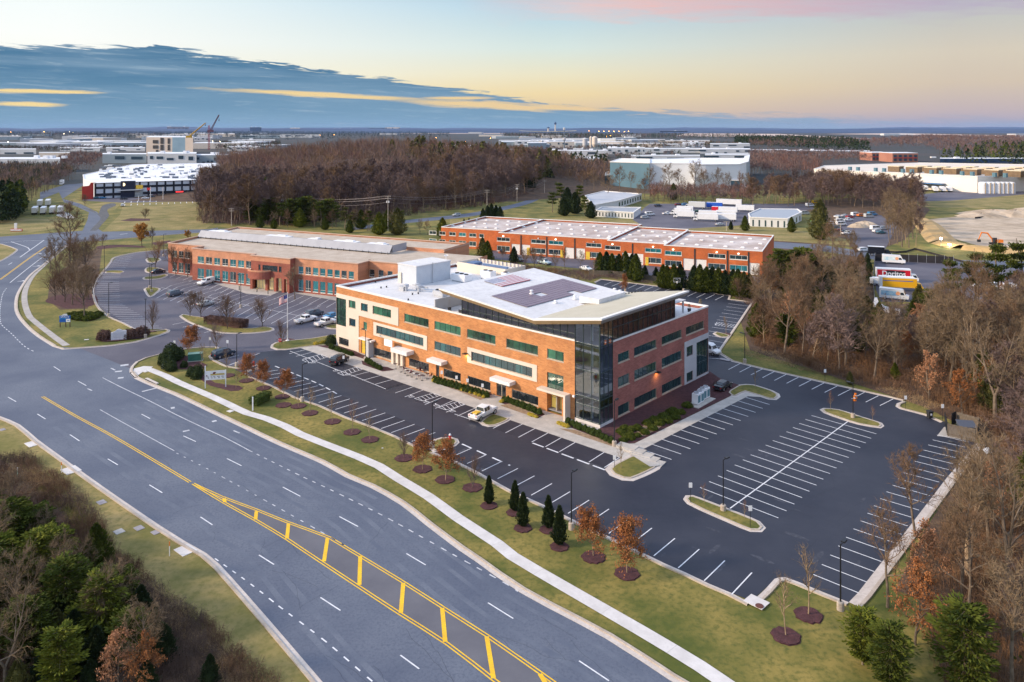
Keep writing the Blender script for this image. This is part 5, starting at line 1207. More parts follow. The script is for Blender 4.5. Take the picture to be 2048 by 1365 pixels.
# glossy black and white building with red fin
t,P=rb_('striped_building','white and black banded plant with red fin and logo tower, beyond the yellow lawn','building',[(191,366.5),(397,360),(440,352),(440,326),(265,329),(166,349.5),(168,358)],10.5,mat('band_white',(.62,.66,.72),(.68,.72,.78),.1,.6),roofw)
F=Fr(P[0],nrm((P[1][0]-P[0][0],P[1][1]-P[0][1])),(0,-1)); L0=math.hypot(P[1][0]-P[0][0],P[1][1]-P[0][1])
b=MB(); F.bx(b,0,L0,.02,.3,6.4,7.9); F.bx(b,0,L0,.02,.3,1.6,3.4); F.bx(b,0,L0,.02,.34,10.1,10.45)
for i in range(13): F.bx(b,i*L0/12-.5,i*L0/12+.5,.02,.42,0,10.4)
b.obj('dark_band',mat('navy_black',(.01,.016,.03),rough=.3),t)
a=F.inv(244.4,370)[0]; a2_=F.inv(271.7,370)[0]; b=MB(); F.bx(b,a,a2_,.3,2.2,0,11.3); tw_=b.obj('logo_tower',mat('navy',(.012,.02,.05),rough=.5),t)
b=MB(); c_=F.P((a+F.inv(257,370)[0])/2,2.3,9.0); b.ring(0,0,0,[(1.1,0),(1.1,.1),(0,.1)],16); o=b.obj('round_logo',mat('logo_glow',(1,.8,.5),emit=(1,.75,.4),es=1.6),tw_,loc=c_); o.rotation_euler=(R(90),0,0)
b=MB(); a3_=F.inv(288,370)[0]; F.bx(b,a-1,a3_,.3,4.5,4.9,5.4); b.obj('entrance_canopy',trimw,t); b=MB(); F.bx(b,a2_+.3,a3_-.5,.3,.6,5.6,8.2); b.obj('lit_window',yell,t)
b=MB(); F.bx(b,F.inv(262,380)[0],F.inv(286,380)[0],.3,1.5,0,4.4); b.obj('glass_entrance',mat('entrance_glass',(.35,.40,.42),(.6,.62,.62),.5,.2),t)
b=MB(); x0,x1=F.inv(169,370)[0],F.inv(190,370)[0]; c0=[(x0,0),(x1,0),(x1,10.4),(x1+1.8,11.0),(x1-1.0,10.9),(x0+4,8.9),(x0,8.6)]
b.face([F.P(p_[0],3.0,p_[1]) for p_ in c0]); b.face([F.P(p_[0],1.8,p_[1]) for p_ in c0]);
for i in range(len(c0)): p_,q_=c0[i],c0[(i+1)%len(c0)]; b.face([F.P(p_[0],3.0,p_[1]),F.P(q_[0],3.0,q_[1]),F.P(q_[0],1.8,q_[1]),F.P(p_[0],1.8,p_[1])])
b.obj('red_fin',mat('red_cladding',(.50,.035,.02),(.55,.045,.03),.3,.5),t)
b=MB(); F.bx(b,F.inv(352,380)[0],F.inv(367,380)[0],.35,.45,2.2,2.8); b.obj('red_lit_lettering',mat('red_neon',(1,.05,.05),emit=(1,.04,.04),es=2.0),t)
rr=random.Random(4)
rt=MB(); rt2=MB()
for i in range(150):
 px,py=rr.uniform(200,430),rr.uniform(331,358); c_=G(px,py,10.2)
 (rt if rr.random()<.6 else rt2).box(c_[0],c_[1],10.1,rr.uniform(1,5),rr.uniform(1,3),rr.uniform(.5,1.8),rr.uniform(-.1,.1))
tag(rt.obj('rooftop_unit',hvacw,t),kind='stuff'); tag(rt2.obj('rooftop_duct',mat('dark_duct',(.10,.13,.18),rough=.6),t),kind='stuff')
# concrete shell under construction
t,P=rb_('concrete_tower_block','bare concrete block under construction with blue sheeted half and cranes behind','building',[(292.5,274.3),(345,274.4),(386,274.5),(386,272.5),(300,272)],33,mat('raw_concrete',(.62,.52,.44),(.68,.58,.50),.03,.9),roofw,cop=False)
F=Fr(P[0],nrm((P[1][0]-P[0][0],P[1][1]-P[0][1])),(0,-1)); b=MB()
for x0,x1,y0,y1 in ((306,316,280.5,287),(321,327,276,288),(335.5,339.5,277,288),(306,316,291,297.5),(321,327,290,301),(335.5,339.5,290,301),(312,316,300,306)):
 r=F.rect((x0,y0),(x1,y1)); F.bx(b,r[0],r[1],.02,.8,r[2],r[3])
b.obj('dark_opening',darkm,t)
b=MB(); r=F.rect((345,275),(386,330)); F.bx(b,r[0],r[1],.02,1,0,32.6)
b.obj('blue_sheeting',mat('blue_sheet',(.20,.32,.42),(.25,.38,.48),.04,.5),t)
# remaining far buildings: (x0,x1,ytop,ybase,depth,wall,label)
FARB=[(1420,1500,288,297,60,offw,'white hall between the pine belt and the shed row'),(560,640,270,276,60,offw,'pale far hall above the hill wood, left'),(-30,60,286,296,50,greyc,'grey hall at the left frame edge, farther back'),(120,200,296,303,50,offw,'white hall over the reddish left wood'),(300,420,288,296,50,offw,'bright halls at the foot of the concrete block'),(340,470,268,274,80,beige,'long tan hall behind the cranes'),(480,560,271,277,80,greyc,'grey hall right behind the cranes'),(880,960,292,300,50,offw,'white hall glimpsed behind the right shoulder of the hill'),(1110,1200,318,334,40,offw,'white shed with loading bays between hill wood and teal block'),(960,1040,300,310,50,offw,'white hall behind the right end of the hill wood'),(1150,1240,289,296,60,greyc,'grey hall below the concrete plant'),(1290,1390,289,295,60,offw,'long white roof in the middle distance'),(295,393,308,331,60,offw,'long white data centre under the concrete construction block'),(205,293,309,327,40,greyc,'grey blue sheds left of the long white data centre'),(393,470,311,330,40,greyc,'pale blue end block of the long white data centre'),
(0,120,319,345,50,offw,'white data centre behind the left wood, with lit blue bays'),(78,140,306,318,25,beige,'cream block with dark louvres above the left wood'),(0,72,299,309,40,offw,'flat white hall at the left frame edge'),
(40,106,279.5,287,40,offw,'small pale shed in the far left wood'),(-20,42,272,278,60,beige,'cream hall at the far left horizon'),(165,262,283,291,50,beige,'brown and cream shed left of the construction block'),(105,160,283,289,40,greyc,'grey shed in the far left distance'),
(212,290,296,303,40,offw,'low white hall right behind the left wood top'),(388,425,276,283,30,gpanel,'distant grey parking deck right of the cranes'),(484,550,280,290,40,offw,'pale multi storey deck above the wood'),(455,520,294,303,50,offw,'bright white shed against the wood at centre left'),
(80,130,289,294,50,greyc,'low grey hall in the far left'),(430,480,288,295,30,beige,'beige hall beyond the left end of the wood'),(1029,1077,283,292,60,offw,'long white hall left of the radio mast'),(1088,1154,284,296,60,beige,'cream hall right behind the radio mast'),
(1035,1100,290,297,30,greyc,'blue grey sheds before the cream hall'),(1100,1215,302,316,40,offw,'white sheds with dark loading bays, centre distance'),(1215,1290,297,309,50,offw,'white stepped sheds right of the silos'),(1290,1400,298,306,50,offw,'long white sheds beyond the data centre'),
(1400,1500,299,308,60,offw,'long low white hall beyond the data centre roof'),(1225,1280,280,285,60,beige,'cream terrace of halls at mid horizon'),(1280,1330,279.5,284,60,beige,'long cream hall on the middle horizon'),(1330,1420,281.5,288,60,beige,'brownish hall left of the pine belt'),
(1365,1410,285,294,30,offw,'grey white shed before the pine belt'),(1500,1575,300.5,306,40,offw,'thin white halls below the pine belt'),(1575,1650,302,311,40,greyc,'grey office row below the pine belt'),(1650,1740,303,312,40,greyc,'blue grey office row left of the brick office'),
(1410,1500,310,322,40,offw,'white hall behind the right end of the data centre'),(1262,1400,312,322,30,offw,'white sheds directly behind the teal data centre'),(1045,1110,314,330,30,gpanel,'pale grey block among the trees by the road bend'),(1146,1166,298,305,20,offw,'small white shed under the silos'),
(1320,1375,262,266.5,100,mat('dark_hall',(.03,.05,.09),rough=.6),'dark hall with white roof line on the horizon'),(664,704,258,263,60,beige,'hazy hotel block on the horizon above the wood'),(735,770,256,262.5,80,mat('blue_haze_block',(.10,.16,.26),rough=.8),'blue office cluster on the horizon above the wood'),
(770,800,255,262,60,beige,'tan tower pair on the horizon above the wood'),(580,600,256,263,40,beige,'single pale block on the horizon left of the wood'),(202,217,250,257,60,mat('navy_block',(.02,.06,.14),rough=.8),'lone dark blue office on the left horizon'),
(334,378,254,263,60,mat('brown_blue_block',(.18,.17,.20),rough=.8),'wide office block on the horizon beside the cranes'),(500,523,255,264,50,mat('navy_block',(.02,.06,.14),rough=.8),'dark blue block on the horizon right of the cranes'),(1880,2048,318,326,30,mat('navy_block',(.02,.06,.14),rough=.8),'dark hall behind the coolers at far right')]
rr=random.Random(21)
for x0,x1,yt,yb,dp,wm_,lab in FARB:
 a,b_=G(x0,yb),G(x1,yb); h=hgt(yb,yt); t=thing('distant_building',lab,'building',(0,0,0),0,'distant buildings')
 P=[a,b_,(b_[0]*(1+dp/b_[1]),b_[1]+dp),(a[0]*(1+dp/a[1]),a[1]+dp)]
 m=MB(); m.prism(P,0,h); m.obj('wall',wm_,t)
 m=MB(); m.prism([(p[0],p[1]) for p in P],h,h+.4); m.obj('roof',roofw,t)
 w_=b_[0]-a[0]; nb=rr.choice((2,3,5,max(3,min(12,int((x1-x0)/8)))))
 for i in range(nb):
  c_=a[0]+w_*(i+rr.uniform(.2,.8))/nb; bw_=w_/nb*rr.uniform(.25,.7)
  m=MB(); m.box(c_,a[1]-.15,h*rr.choice((.1,.45,.55)),bw_,.5,h*rr.uniform(.18,.35)); m.obj('window_band',mat('far_glazing',(.03,.06,.09),rough=.3),t)
  if rr.random()<.5: continue
  m=MB(); m.box(a[0]+w_*rr.random(),a[1]+dp*rr.uniform(.2,.8),h+.4,w_*.04+2,4,h*.12+1.2); m.obj('rooftop_unit',hvacw,t)
for i in range(80):
 py=rr.uniform(267.5,299); px=rr.uniform(-40,2048) if py<274 else rr.choice((rr.uniform(-40,470),rr.uniform(960,1480)))
 if (py>272 and 1340<px) or 1030<px<1160 and py<270: continue
 a=G(px,py); w_=rr.uniform(40,150); dp=rr.uniform(40,110); h=rr.uniform(7,15); t=thing('far_hall','tiny pale hall lost in the built up plain near the horizon','building',(0,0,0),0,'tiny halls near the horizon')
 P=[a,(a[0]+w_,a[1]+rr.uniform(-20,20)),(a[0]+w_*1.1,a[1]+dp),(a[0],a[1]+dp)]; m=MB(); m.prism(P,0,h); m.obj('wall',rr.choice((offw,greyc,beige,gpanel)),t); m=MB(); m.prism(P,h,h+.6); m.obj('roof',roofw,t)
# brick offices at right distance
brF=mat('far_brick',(.36,.15,.10),(.42,.19,.13),.05,.8)
for (x0,x1,yt,yb,lab) in ((1744,1780,306,322,'brown brick office with red bands, left of its pair, below the woods'),(1785,1836,307,325,'brown brick office with red bands, right of its pair, below the woods')):
 a,b_=G(x0,yb),G(x1,yb); h=hgt(yb,yt); t=thing('brick_block',lab,'building'); m=MB(); m.prism([a,b_,(b_[0]+5,b_[1]+40),(a[0],a[1]+40)],0,h); m.obj('wall',brF,t)
 m=MB(); m.prism([a,b_,(b_[0]+5,b_[1]+40),(a[0],a[1]+40)],h,h+.5); m.obj('roof',roofw,t)
 m=MB(); w_=b_[0]-a[0]
 for i in range(5):
  for z_ in (.15,.55): m.box(a[0]+w_*(i+.5)/5,a[1]-.2,h*z_,w_*.11,.5,h*.28)
 m.obj('window',mat('far_glazing',(.03,.06,.09),rough=.3),t)
 m=MB(); m.box(a[0]+w_*.5,a[1]-.6,h*.46,w_*.9,.5,h*.06); m.obj('red_band',redp,t)
# silos of the concrete plant
for k,(x0,x1,yt,yb,lab) in enumerate(((1165,1175,276,301,'pale grey bin of the concrete plant, left one'),(1179,1184,273,302,'brown steel bin of the concrete plant, narrow one'),(1184,1195,273,300,'wide tan bin of the concrete plant'))):
 a,b_=G(x0,yb),G(x1,yb); t=thing('plant_silo',lab,'silo',((a[0]+b_[0])/2,a[1],0)); r_=(b_[0]-a[0])/2; h=hgt(yb,yt)
 m=MB(); m.ring(0,0,0,[(r_*.5,h*.2),(r_,h*.4),(r_,h*.92),(r_*.3,h)],12); m.obj('bin',beige if k!=0 else gpanel,t); m=MB()
 for sx in (-.8,.8): m.box(sx*r_,0,0,1,1,h*.5)
 m.obj('leg',metalg,t)
# airport
def farbox(name,lab,cat,x0,x1,yb,yt,m_,dp=150):
 a,b_=G(x0,yb),G(x1,yb); t=thing(name,lab,cat); h=hgt(yb,yt); m=MB(); m.prism([a,b_,(b_[0],b_[1]+dp),(a[0],a[1]+dp)],0,h*.55); m.obj('glass_wall',mat('far_glazing',(.03,.06,.09),rough=.3),t)
 m=MB();
 for i in range(12):
  f0,f1=i/12,(i+1)/12; xa,xb=a[0]+(b_[0]-a[0])*f0,a[0]+(b_[0]-a[0])*f1
  zz=lambda f: h*(.62+.38*abs(2*f-1)**2)
  m.hexa([(xa,a[1]-20,zz(f0)-3),(xb,a[1]-20,zz(f1)-3),(xb,a[1]+dp,zz(f1)-3),(xa,a[1]+dp,zz(f0)-3),(xa,a[1]-20,zz(f0)),(xb,a[1]-20,zz(f1)),(xb,a[1]+dp,zz(f1)),(xa,a[1]+dp,zz(f0))])
 m.obj('swept_roof',m_,t)
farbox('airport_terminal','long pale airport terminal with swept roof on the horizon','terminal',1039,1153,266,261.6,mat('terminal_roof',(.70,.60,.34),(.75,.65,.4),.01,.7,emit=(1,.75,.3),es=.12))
for px,yb,yt,s,lab in ((1110.6,262,242.5,1.0,'tall airport control tower with pale shaft on the horizon'),(1096.5,262,253,1.25,'short wide topped airport tower left of the tall one')):
 c_=G(px,265); t=thing('control_tower',lab,'control tower',(c_[0],c_[1],0)); h=(yb-yt)*c_[1]/FOC+15; k_=s*c_[1]/FOC
 m=MB(); m.ring(0,0,0,[(1.5*k_,0),(1.0*k_,h*.72)],12); m.obj('shaft',beige,t); m=MB(); m.ring(0,0,h*.70,[(1.0*k_,0),(2.6*k_,h*.08),(2.4*k_,h*.14),(1.3*k_,h*.2),(.4*k_,h*.24),(.2*k_,h*.30)],12); m.obj('cab',mat('navy_block',(.02,.06,.14),rough=.8),t)
# cranes
def crane(label,mx_,boom,yb,zb_,m_,mast=None):
 c_=G(boom[0][0],yb); Y=c_[1]; t=thing('construction_crane',label,'crane',(0,0,0))
 W=lambda p: ((p[0]-CX)*Y/FOC,Y,EYE-(p[1]-HY)*Y/FOC)
 m=MB()
 a,b_=Vector(W(boom[0])),Vector(W(boom[1])); n_=14
 for s in (-1,1):
  m.tube([a+Vector((s*1.2,0,0)),b_+Vector((s*.4,0,0))],.55,4)
 for i in range(n_):
  p,q=a.lerp(b_,i/n_),a.lerp(b_,(i+1)/n_); m.tube([p+Vector((-1,0,0)),q+Vector((1,0,0))],.25,3,cap=False)
 m.obj('boom',m_,t)
 if mast:
  m=MB(); p,q=Vector(W(mast[0])),Vector(W(mast[1]));
  for s in (-1.2,1.2): m.tube([p+Vector((s,0,0)),q+Vector((s,0,0))],.5,4)
  for i in range(12): u_,v_=p.lerp(q,i/12),p.lerp(q,(i+1)/12); m.tube([u_+Vector((-1.2,0,0)),v_+Vector((1.2,0,0))],.3,3,cap=False)
  m.obj('mast',mat('crane_red',(.35,.02,.05),rough=.6),t)
 m=MB(); c2=W(boom[0]); m.box(c2[0],c2[1],c2[2]-2,8,5,3.5); m.obj('cab',m_,t)
 m=MB(); tp=W(boom[2]); m.tube([W(boom[1]),tp],.18,3); m.box(tp[0],tp[1],tp[2]-1.5,1.2,1.2,1.5); m.obj('hook_line',darkm,t)
yel=mat('crane_yellow',(.50,.30,.02),rough=.6)
crane('yellow lattice crane leaning above the concrete block',0,((378,273.5),(411,246.5),(411,250)),318,0,yel)
crane('red mast luffing crane with dark boom right of the concrete block',0,((421,262),(438,230),(438,240)),318,0,mat('crane_dark',(.12,.05,.08),rough=.6),((418,300),(418,251)))
# ------------------------------------------------------------------ trees
def leafmat(n,c1,c2,s=1.2): return mat(n,c1,c2,s,0.9,world=True,spec=.2,lo=.3,hi=.7)
bark_g=mat('grey_bark',(.11,.080,.058),(.20,.155,.115),1.5,.95); bark_t=mat('tan_bark',(.24,.165,.10),(.34,.25,.165),1.2,.95); bark_d=mat('dark_bark',(.07,.05,.04),(.11,.085,.07),1.5,.95)
tw_b=mat('brown_twigs',(.105,.058,.030),(.23,.140,.080),.05,.95); tw_p=mat('purple_twigs',(.092,.058,.056),(.205,.140,.122),.022,.95); tw_g=mat('grey_twigs',(.13,.086,.048),(.235,.165,.098),.2,.95); tw_r=mat('reddish_twigs',(.13,.062,.050),(.20,.105,.082),.2,.95)
lf_o=leafmat('russet_oak_leaves',(.24,.085,.030),(.36,.145,.050)); lf_p=leafmat('pale_copper_leaves',(.36,.16,.08),(.46,.24,.13)); lf_y=leafmat('amber_leaves',(.38,.17,.035),(.48,.24,.06))
nd_d=leafmat('dark_needles',(.012,.026,.010),(.042,.060,.020)); nd_g=leafmat('pine_needles',(.036,.055,.006),(.10,.115,.016)); nd_l=leafmat('lime_needles',(.065,.088,.007),(.165,.175,.022)); nd_o=leafmat('olive_needles',(.07,.075,.02),(.12,.115,.035)); nd_b=leafmat('arborvitae_green',(.022,.038,.013),(.05,.068,.022),2.5)
bush_r=leafmat('bare_hedge_twigs',(.10,.055,.045),(.16,.095,.075),3)
def rv(rr):
 while 1:
  v=Vector((rr.uniform(-1,1),rr.uniform(-1,1),rr.uniform(-1,1)))
  if .01<v.length<1: return v.normalized()
def sliver(mb,p,q,w,rr):
 d=(q-p); n=d.cross(rv(rr)); n=n.normalized()*w if n.length>1e-6 else Vector((w,0,0))
 mb.face([p-n,p+n,q])
def bare(seed,h=15,spread=.45,nl=10,n2=5,n3=5,tw=4,twl=1.0,w=.028,start=.35,lean=0.0,tr=.016,fork=False,up=.55,leaves=None,lsz=.22,lstart=0.0):
 rr=random.Random(seed); T=MB(); K=MB(); Lf=MB()
 def curve(p,d,l,n,wob,upb):
  pts=[p]
  for i in range(n):
   d=(d+rv(rr)*wob+Vector((0,0,upb))).normalized(); p=p+d*l/n; pts.append(p)
  return pts,d
 def at(pts,t):
  x=t*(len(pts)-1); i=min(int(x),len(pts)-2); return pts[i].lerp(pts[i+1],x-i),(pts[i+1]-pts[i]).normalized()
 def twigs(pts,l,n):
  for _ in range(n):
   p,d=at(pts,rr.uniform(.2,1)); dd=(d*.8+rv(rr)*.9+Vector((0,0,.25))).normalized(); q=p+dd*l*rr.uniform(.5,1.1); sliver(K,p,q,w,rr)
   if leaves is not None and q.z>lstart*h:
    for _ in range(leaves):
     c=p.lerp(q,rr.random())+rv(rr)*.25; a,b=rv(rr)*lsz,rv(rr)*lsz*.7; Lf.face([c-a,c-b,c+a,c+b])
 trunks=[(Vector((0,0,-.1)),Vector((rr.uniform(-lean,lean),rr.uniform(-lean,lean),1)).normalized(),h*.92,h*tr)]
 if fork:
  base=Vector((0,0,h*.28)); T.tube([(0,0,-.1),base],[h*tr*1.2,h*tr],8);
  trunks=[(base,Vector((math.cos(a)*.55,math.sin(a)*.55,1)).normalized(),h*.72,h*tr*.75) for a in (rr.random()*6,rr.random()*6+2.5)]
 for p0,d0,H0,r0 in trunks:
  pts,_=curve(p0,d0,H0,7,.10,.05); T.tube(pts,[r0*(1-.85*i/7)+.015 for i in range(8)],7)
  for i in range(nl if not fork else nl*2//3):
   t=start+(1-start)*(i+rr.random())/nl if not fork else .12+.86*(i+rr.random())/(nl*.66)
   t=min(t,.99); p,d=at(pts,t); a=i*2.4+rr.uniform(-.5,.5); el_=up+.6*t
   dd=Vector((math.cos(a),math.sin(a),el_)).normalized(); L1=H0*spread*(1.05-.72*t)*rr.uniform(.75,1.15)+.4
   q,_=curve(p,dd,L1,5,.22,.10); r1=r0*.45*(1.1-t)+.02; T.tube(q,[r1*(1-.8*k/5)+.012 for k in range(6)],5,cap=False)
   for j in range(n2):
    p2,d2=at(q,rr.uniform(.25,1)); dd=(d2+rv(rr)*.8+Vector((0,0,.2))).normalized(); L2=L1*rr.uniform(.3,.55)
    q2,_=curve(p2,dd,L2,3,.25,.08); K.tube(q2,[r1*.4+.008,r1*.3+.008,r1*.2+.006,.006],3,cap=False)
    for k in range(n3):
     p3,d3=at(q2,rr.uniform(.2,1)); dd=(d3+rv(rr)*.8+Vector((0,0,.15))).normalized(); L3=min(L2*rr.uniform(.4,.7),2.2*twl)+.25
     q3=[p3,p3+dd*L3*.5+rv(rr)*.06,p3+(dd+rv(rr)*.2)*L3]; sliver(K,q3[0],q3[2],w*1.5,rr)
     twigs(q3,L3*.8,tw)
   twigs(q,L1*.25,tw*2)
  twigs(pts[4:],H0*.10,tw*4)
 return T,K,Lf
def clumps(seed,h,kind):
 rr=random.Random(seed); T=MB(); K=MB()
 def quadleaf(c,s,dirv=None):
  a=(dirv if dirv is not None else rv(rr))*s; b=rv(rr)*s*.55; K.face([c-a-b*.3,c+b,c+a,c-b])
 if kind=='pine':        # irregular tiers of needle clumps on a bare trunk
  pts=[Vector((math.sin(i*.9+seed)*.12*i,math.cos(i*.7+seed)*.10*i,h*i/7)) for i in range(8)]; T.tube(pts,[h*.016*(1-.8*i/7)+.02 for i in range(8)],7)
  for i in range(22):
   t=.42+.58*(i+rr.random()*.8)/22; b=pts[0].lerp(pts[7],t); b=pts[min(7,int(t*7))]; a=rr.random()*6.28; L_=h*.24*(1.15-t)*rr.uniform(.6,1.2)+.3
   e=b+Vector((math.cos(a)*L_,math.sin(a)*L_,L_*rr.uniform(.05,.5))); T.tube([b,e],[.06,.02],4,cap=False)
   for k in range(3):
    c=b.lerp(e,.5+.5*k/2)+rv(rr)*.25; r=h*.055*rr.uniform(.8,1.3)
    for _ in range(46):
     v=rv(rr); v.z*=.55; quadleaf(c+v*r*rr.uniform(.3,1)*1.5,.17+h*.006,Vector((v.x,v.y,abs(v.z)+.35)).normalized())
 elif kind=='soft':      # feathery green tree, light tips over dark inside
  T.tube([(0,0,-.1),(.1,0,h*.5),(0,.1,h*.95)],[h*.018,h*.012,.02],6)
  for i in range(46):
   t=.10+.88*(i+rr.random())/46; a=i*2.4; R_=h*.30*math.sin(math.pi*min(1,(1-t)*.85+.12))**.8*rr.uniform(.6,1.15); b=Vector((0,0,h*t)); e=b+Vector((math.cos(a)*R_,math.sin(a)*R_,R_*rr.uniform(-.05,.35)))
   T.tube([b,e],[.035,.012],3,cap=False)
   for k in range(5):
    c=b.lerp(e,.25+.75*k/4); r=R_*.26+.2
    for _ in range(26):
     v=rv(rr); quadleaf(c+Vector((v.x,v.y,v.z*.5))*r,.14+h*.008,(e-b).normalized()+v*.5)
 elif kind in('cone','dense'):
  wd=.17 if kind=='cone' else .30
  T.tube([(0,0,-.1),(0,0,h*.9)],[h*.02,.02],6)
  lobes=[(rr.random()*6.28,rr.uniform(.1,.85),rr.uniform(.3,.6)) for _ in range(16)]
  n=int(3200 if kind=='cone' else 3800)
  for i in range(n):
   t=rr.random()**1.15; prof=(min(1,(t+.02)*5)**.5)*((1-t)**(.62 if kind=='dense' else .5)); a=rr.random()*6.28
   bump=1+.16*math.sin(a*5+t*17+seed)+.12*math.sin(a*3-t*31)
   for la,lt,lr in lobes:
    dd=min(abs(a-la),6.28-abs(a-la));
    if dd<lr and abs(t-lt)<.08: bump+=.14
   R_=h*wd*prof*bump*(1-.35*rr.random()**2.2)*(1.0 if rr.random()<.93 else rr.uniform(1.05,1.4)); c=Vector((math.cos(a)*R_,math.sin(a)*R_,h*(.03+.97*t))); quadleaf(c,.055*h**.55*rr.uniform(.7,1.4),Vector((math.cos(a)*.7,math.sin(a)*.7,.9+rr.uniform(-.4,.5))).normalized())
  core=MB()
  K.ring(0,0,0,[(h*wd*.45,h*.06),(h*wd*.55,h*.3),(h*wd*.38,h*.6),(.02,h*.9)],7)
 return T,K,None
def template(name,label,cat,parts,mats,names=('trunk','crown','foliage')):
 r=bpy.data.objects.new(name,None); C.objects.link(r); tag(r,label,cat); out=r
 for mb,m,nn in zip(parts,mats,names):
  if mb is not None and mb.f: mb.obj(nn,m,r)
 KIDS[r.name]=[c for c in bpy.data.objects if c.parent==r]
 return r
TPL={}; USED=set()
def put(key,px=None,py=None,h=None,label=None,group=None,xy=None,z=0.0,rr=random.Random(1),sx=1.0):
 r,h0,name,cat=TPL[key]; x_,y_=xy if xy else G(px,py)
 s=(h or h0)/h0; sc_=(s*sx,s*sx,s)
 if key not in USED: o=r; USED.add(key); o.location=(x_,y_,z); o.rotation_euler=(0,0,rr.random()*6.28); o.scale=sc_
 else: o=dup(r,(x_,y_,z),rr.random()*6.28,sc_)
 if label: o['label']=label
 if group: o['group']=group
 elif 'group' in o: del o['group']
 return o
def reg(key,h,name,cat,parts,mats): TPL[key]=(template(name,'',cat,parts,mats),h,name,cat)
for i in range(5): reg('bg%d'%i,16,'bare_tree','bare tree',bare(10+i,16,.44,13,7,6,4,w=.026),(bark_g,tw_b if i%2 else tw_g))
reg('fork0',17,'forked_tree','bare tree',bare(31,17,.46,12,6,5,4,w=.020,fork=True,tr=.019),(bark_t,tw_g)); reg('fork1',17,'forked_tree','bare tree',bare(35,17,.5,13,6,5,3,w=.02,fork=True,tr=.017),(bark_g,tw_g))
for i in range(4): reg('bp%d'%i,20,'woodland_tree','bare tree',bare(50+i,20,.34,17,7,6,5,w=.050,start=.24,tr=.010),(bark_t if i%2 else bark_g,tw_p if i<3 else tw_b))
for i in range(2): reg('ol%d'%i,11,'brown_leaved_oak','oak tree',bare(70+i,11,.42,12,5,4,3,w=.02,start=.15,leaves=3,lsz=.17,lstart=.12),(bark_g,tw_b,lf_o if i else lf_p))
for i in range(3): reg('yo%d'%i,5.5,'young_oak','young oak',bare(80+i,5.5,.36,16,5,4,3,w=.010,start=.22,tr=.011,leaves=4,lsz=.105,up=.25,lstart=.16),(bark_t,tw_b,lf_o))
for i in range(3): reg('sp%d'%i,5,'bare_sapling','sapling',bare(90+i,5,.30,10,4,3,2,w=.010,start=.34,tr=.009,up=1.0),(bark_t,tw_g if i else tw_r))
reg('vase',4.5,'vase_shaped_tree','small tree',bare(95,4.5,.60,22,4,4,3,w=.009,start=.10,tr=.014,up=1.6),(bark_g,tw_p)); reg('vase2',6,'vase_shaped_tree','small tree',bare(96,6,.62,20,5,5,4,w=.011,start=.16,tr=.014,up=1.0),(bark_d,tw_b))
reg('amb',8,'amber_tree','small tree',bare(97,8,.45,14,5,4,3,w=.014,start=.2,leaves=5,lsz=.20,lstart=.1),(bark_d,tw_b,lf_y))
for i in range(3): reg('arb%d'%i,3.6,'arborvitae','evergreen',clumps(110+i,3.6,'cone'),(bark_d,nd_b))
for i in range(2): reg('ced%d'%i,6,'cedar_tree','evergreen',clumps(120+i,6,'dense'),(bark_d,nd_d)); reg('grn%d'%i,6,'juniper_tree','evergreen',clumps(125+i,6,'dense'),(bark_d,nd_g))
reg('lim',6,'bright_conifer','evergreen',clumps(131,6,'dense'),(bark_d,nd_l)); reg('olv',8,'olive_conifer','evergreen',clumps(132,8,'dense'),(bark_d,nd_o))
for i in range(3): reg('pin%d'%i,13,'pine_tree','pine tree',clumps(140+i,13,'pine'),(bark_t if i else bark_g,nd_g if i!=1 else nd_o))
for i in range(2): reg('sft%d'%i,8,'feathery_evergreen','evergreen',clumps(150+i,8,'soft'),(bark_g,nd_g if i else nd_l))
def inpoly(p,poly):
 c=False; n=len(poly)
 for i in range(n):
  a,b=poly[i],poly[i-1]
  if (a[1]>p[1])!=(b[1]>p[1]) and p[0]<(b[0]-a[0])*(p[1]-a[1])/(b[1]-a[1])+a[0]: c=not c
 return c
def scatter(poly,n,dmin,rr,dens=None):
 xs=[p[0] for p in poly]; ys=[p[1] for p in poly]; out=[]; tries=0
 cell=dmin; grid={}
 while len(out)<n and tries<n*60:
  tries+=1; p=(rr.uniform(min(xs),max(xs)),rr.uniform(min(ys),max(ys)))
  if not inpoly(p,poly): continue
  k=(int(p[0]//cell),int(p[1]//cell))
  if any((q[0]-p[0])**2+(q[1]-p[1])**2<dmin*dmin for a in (-1,0,1) for b in (-1,0,1) for q in grid.get((k[0]+a,k[1]+b),())): continue
  grid.setdefault(k,[]).append(p); out.append(p)
 return out
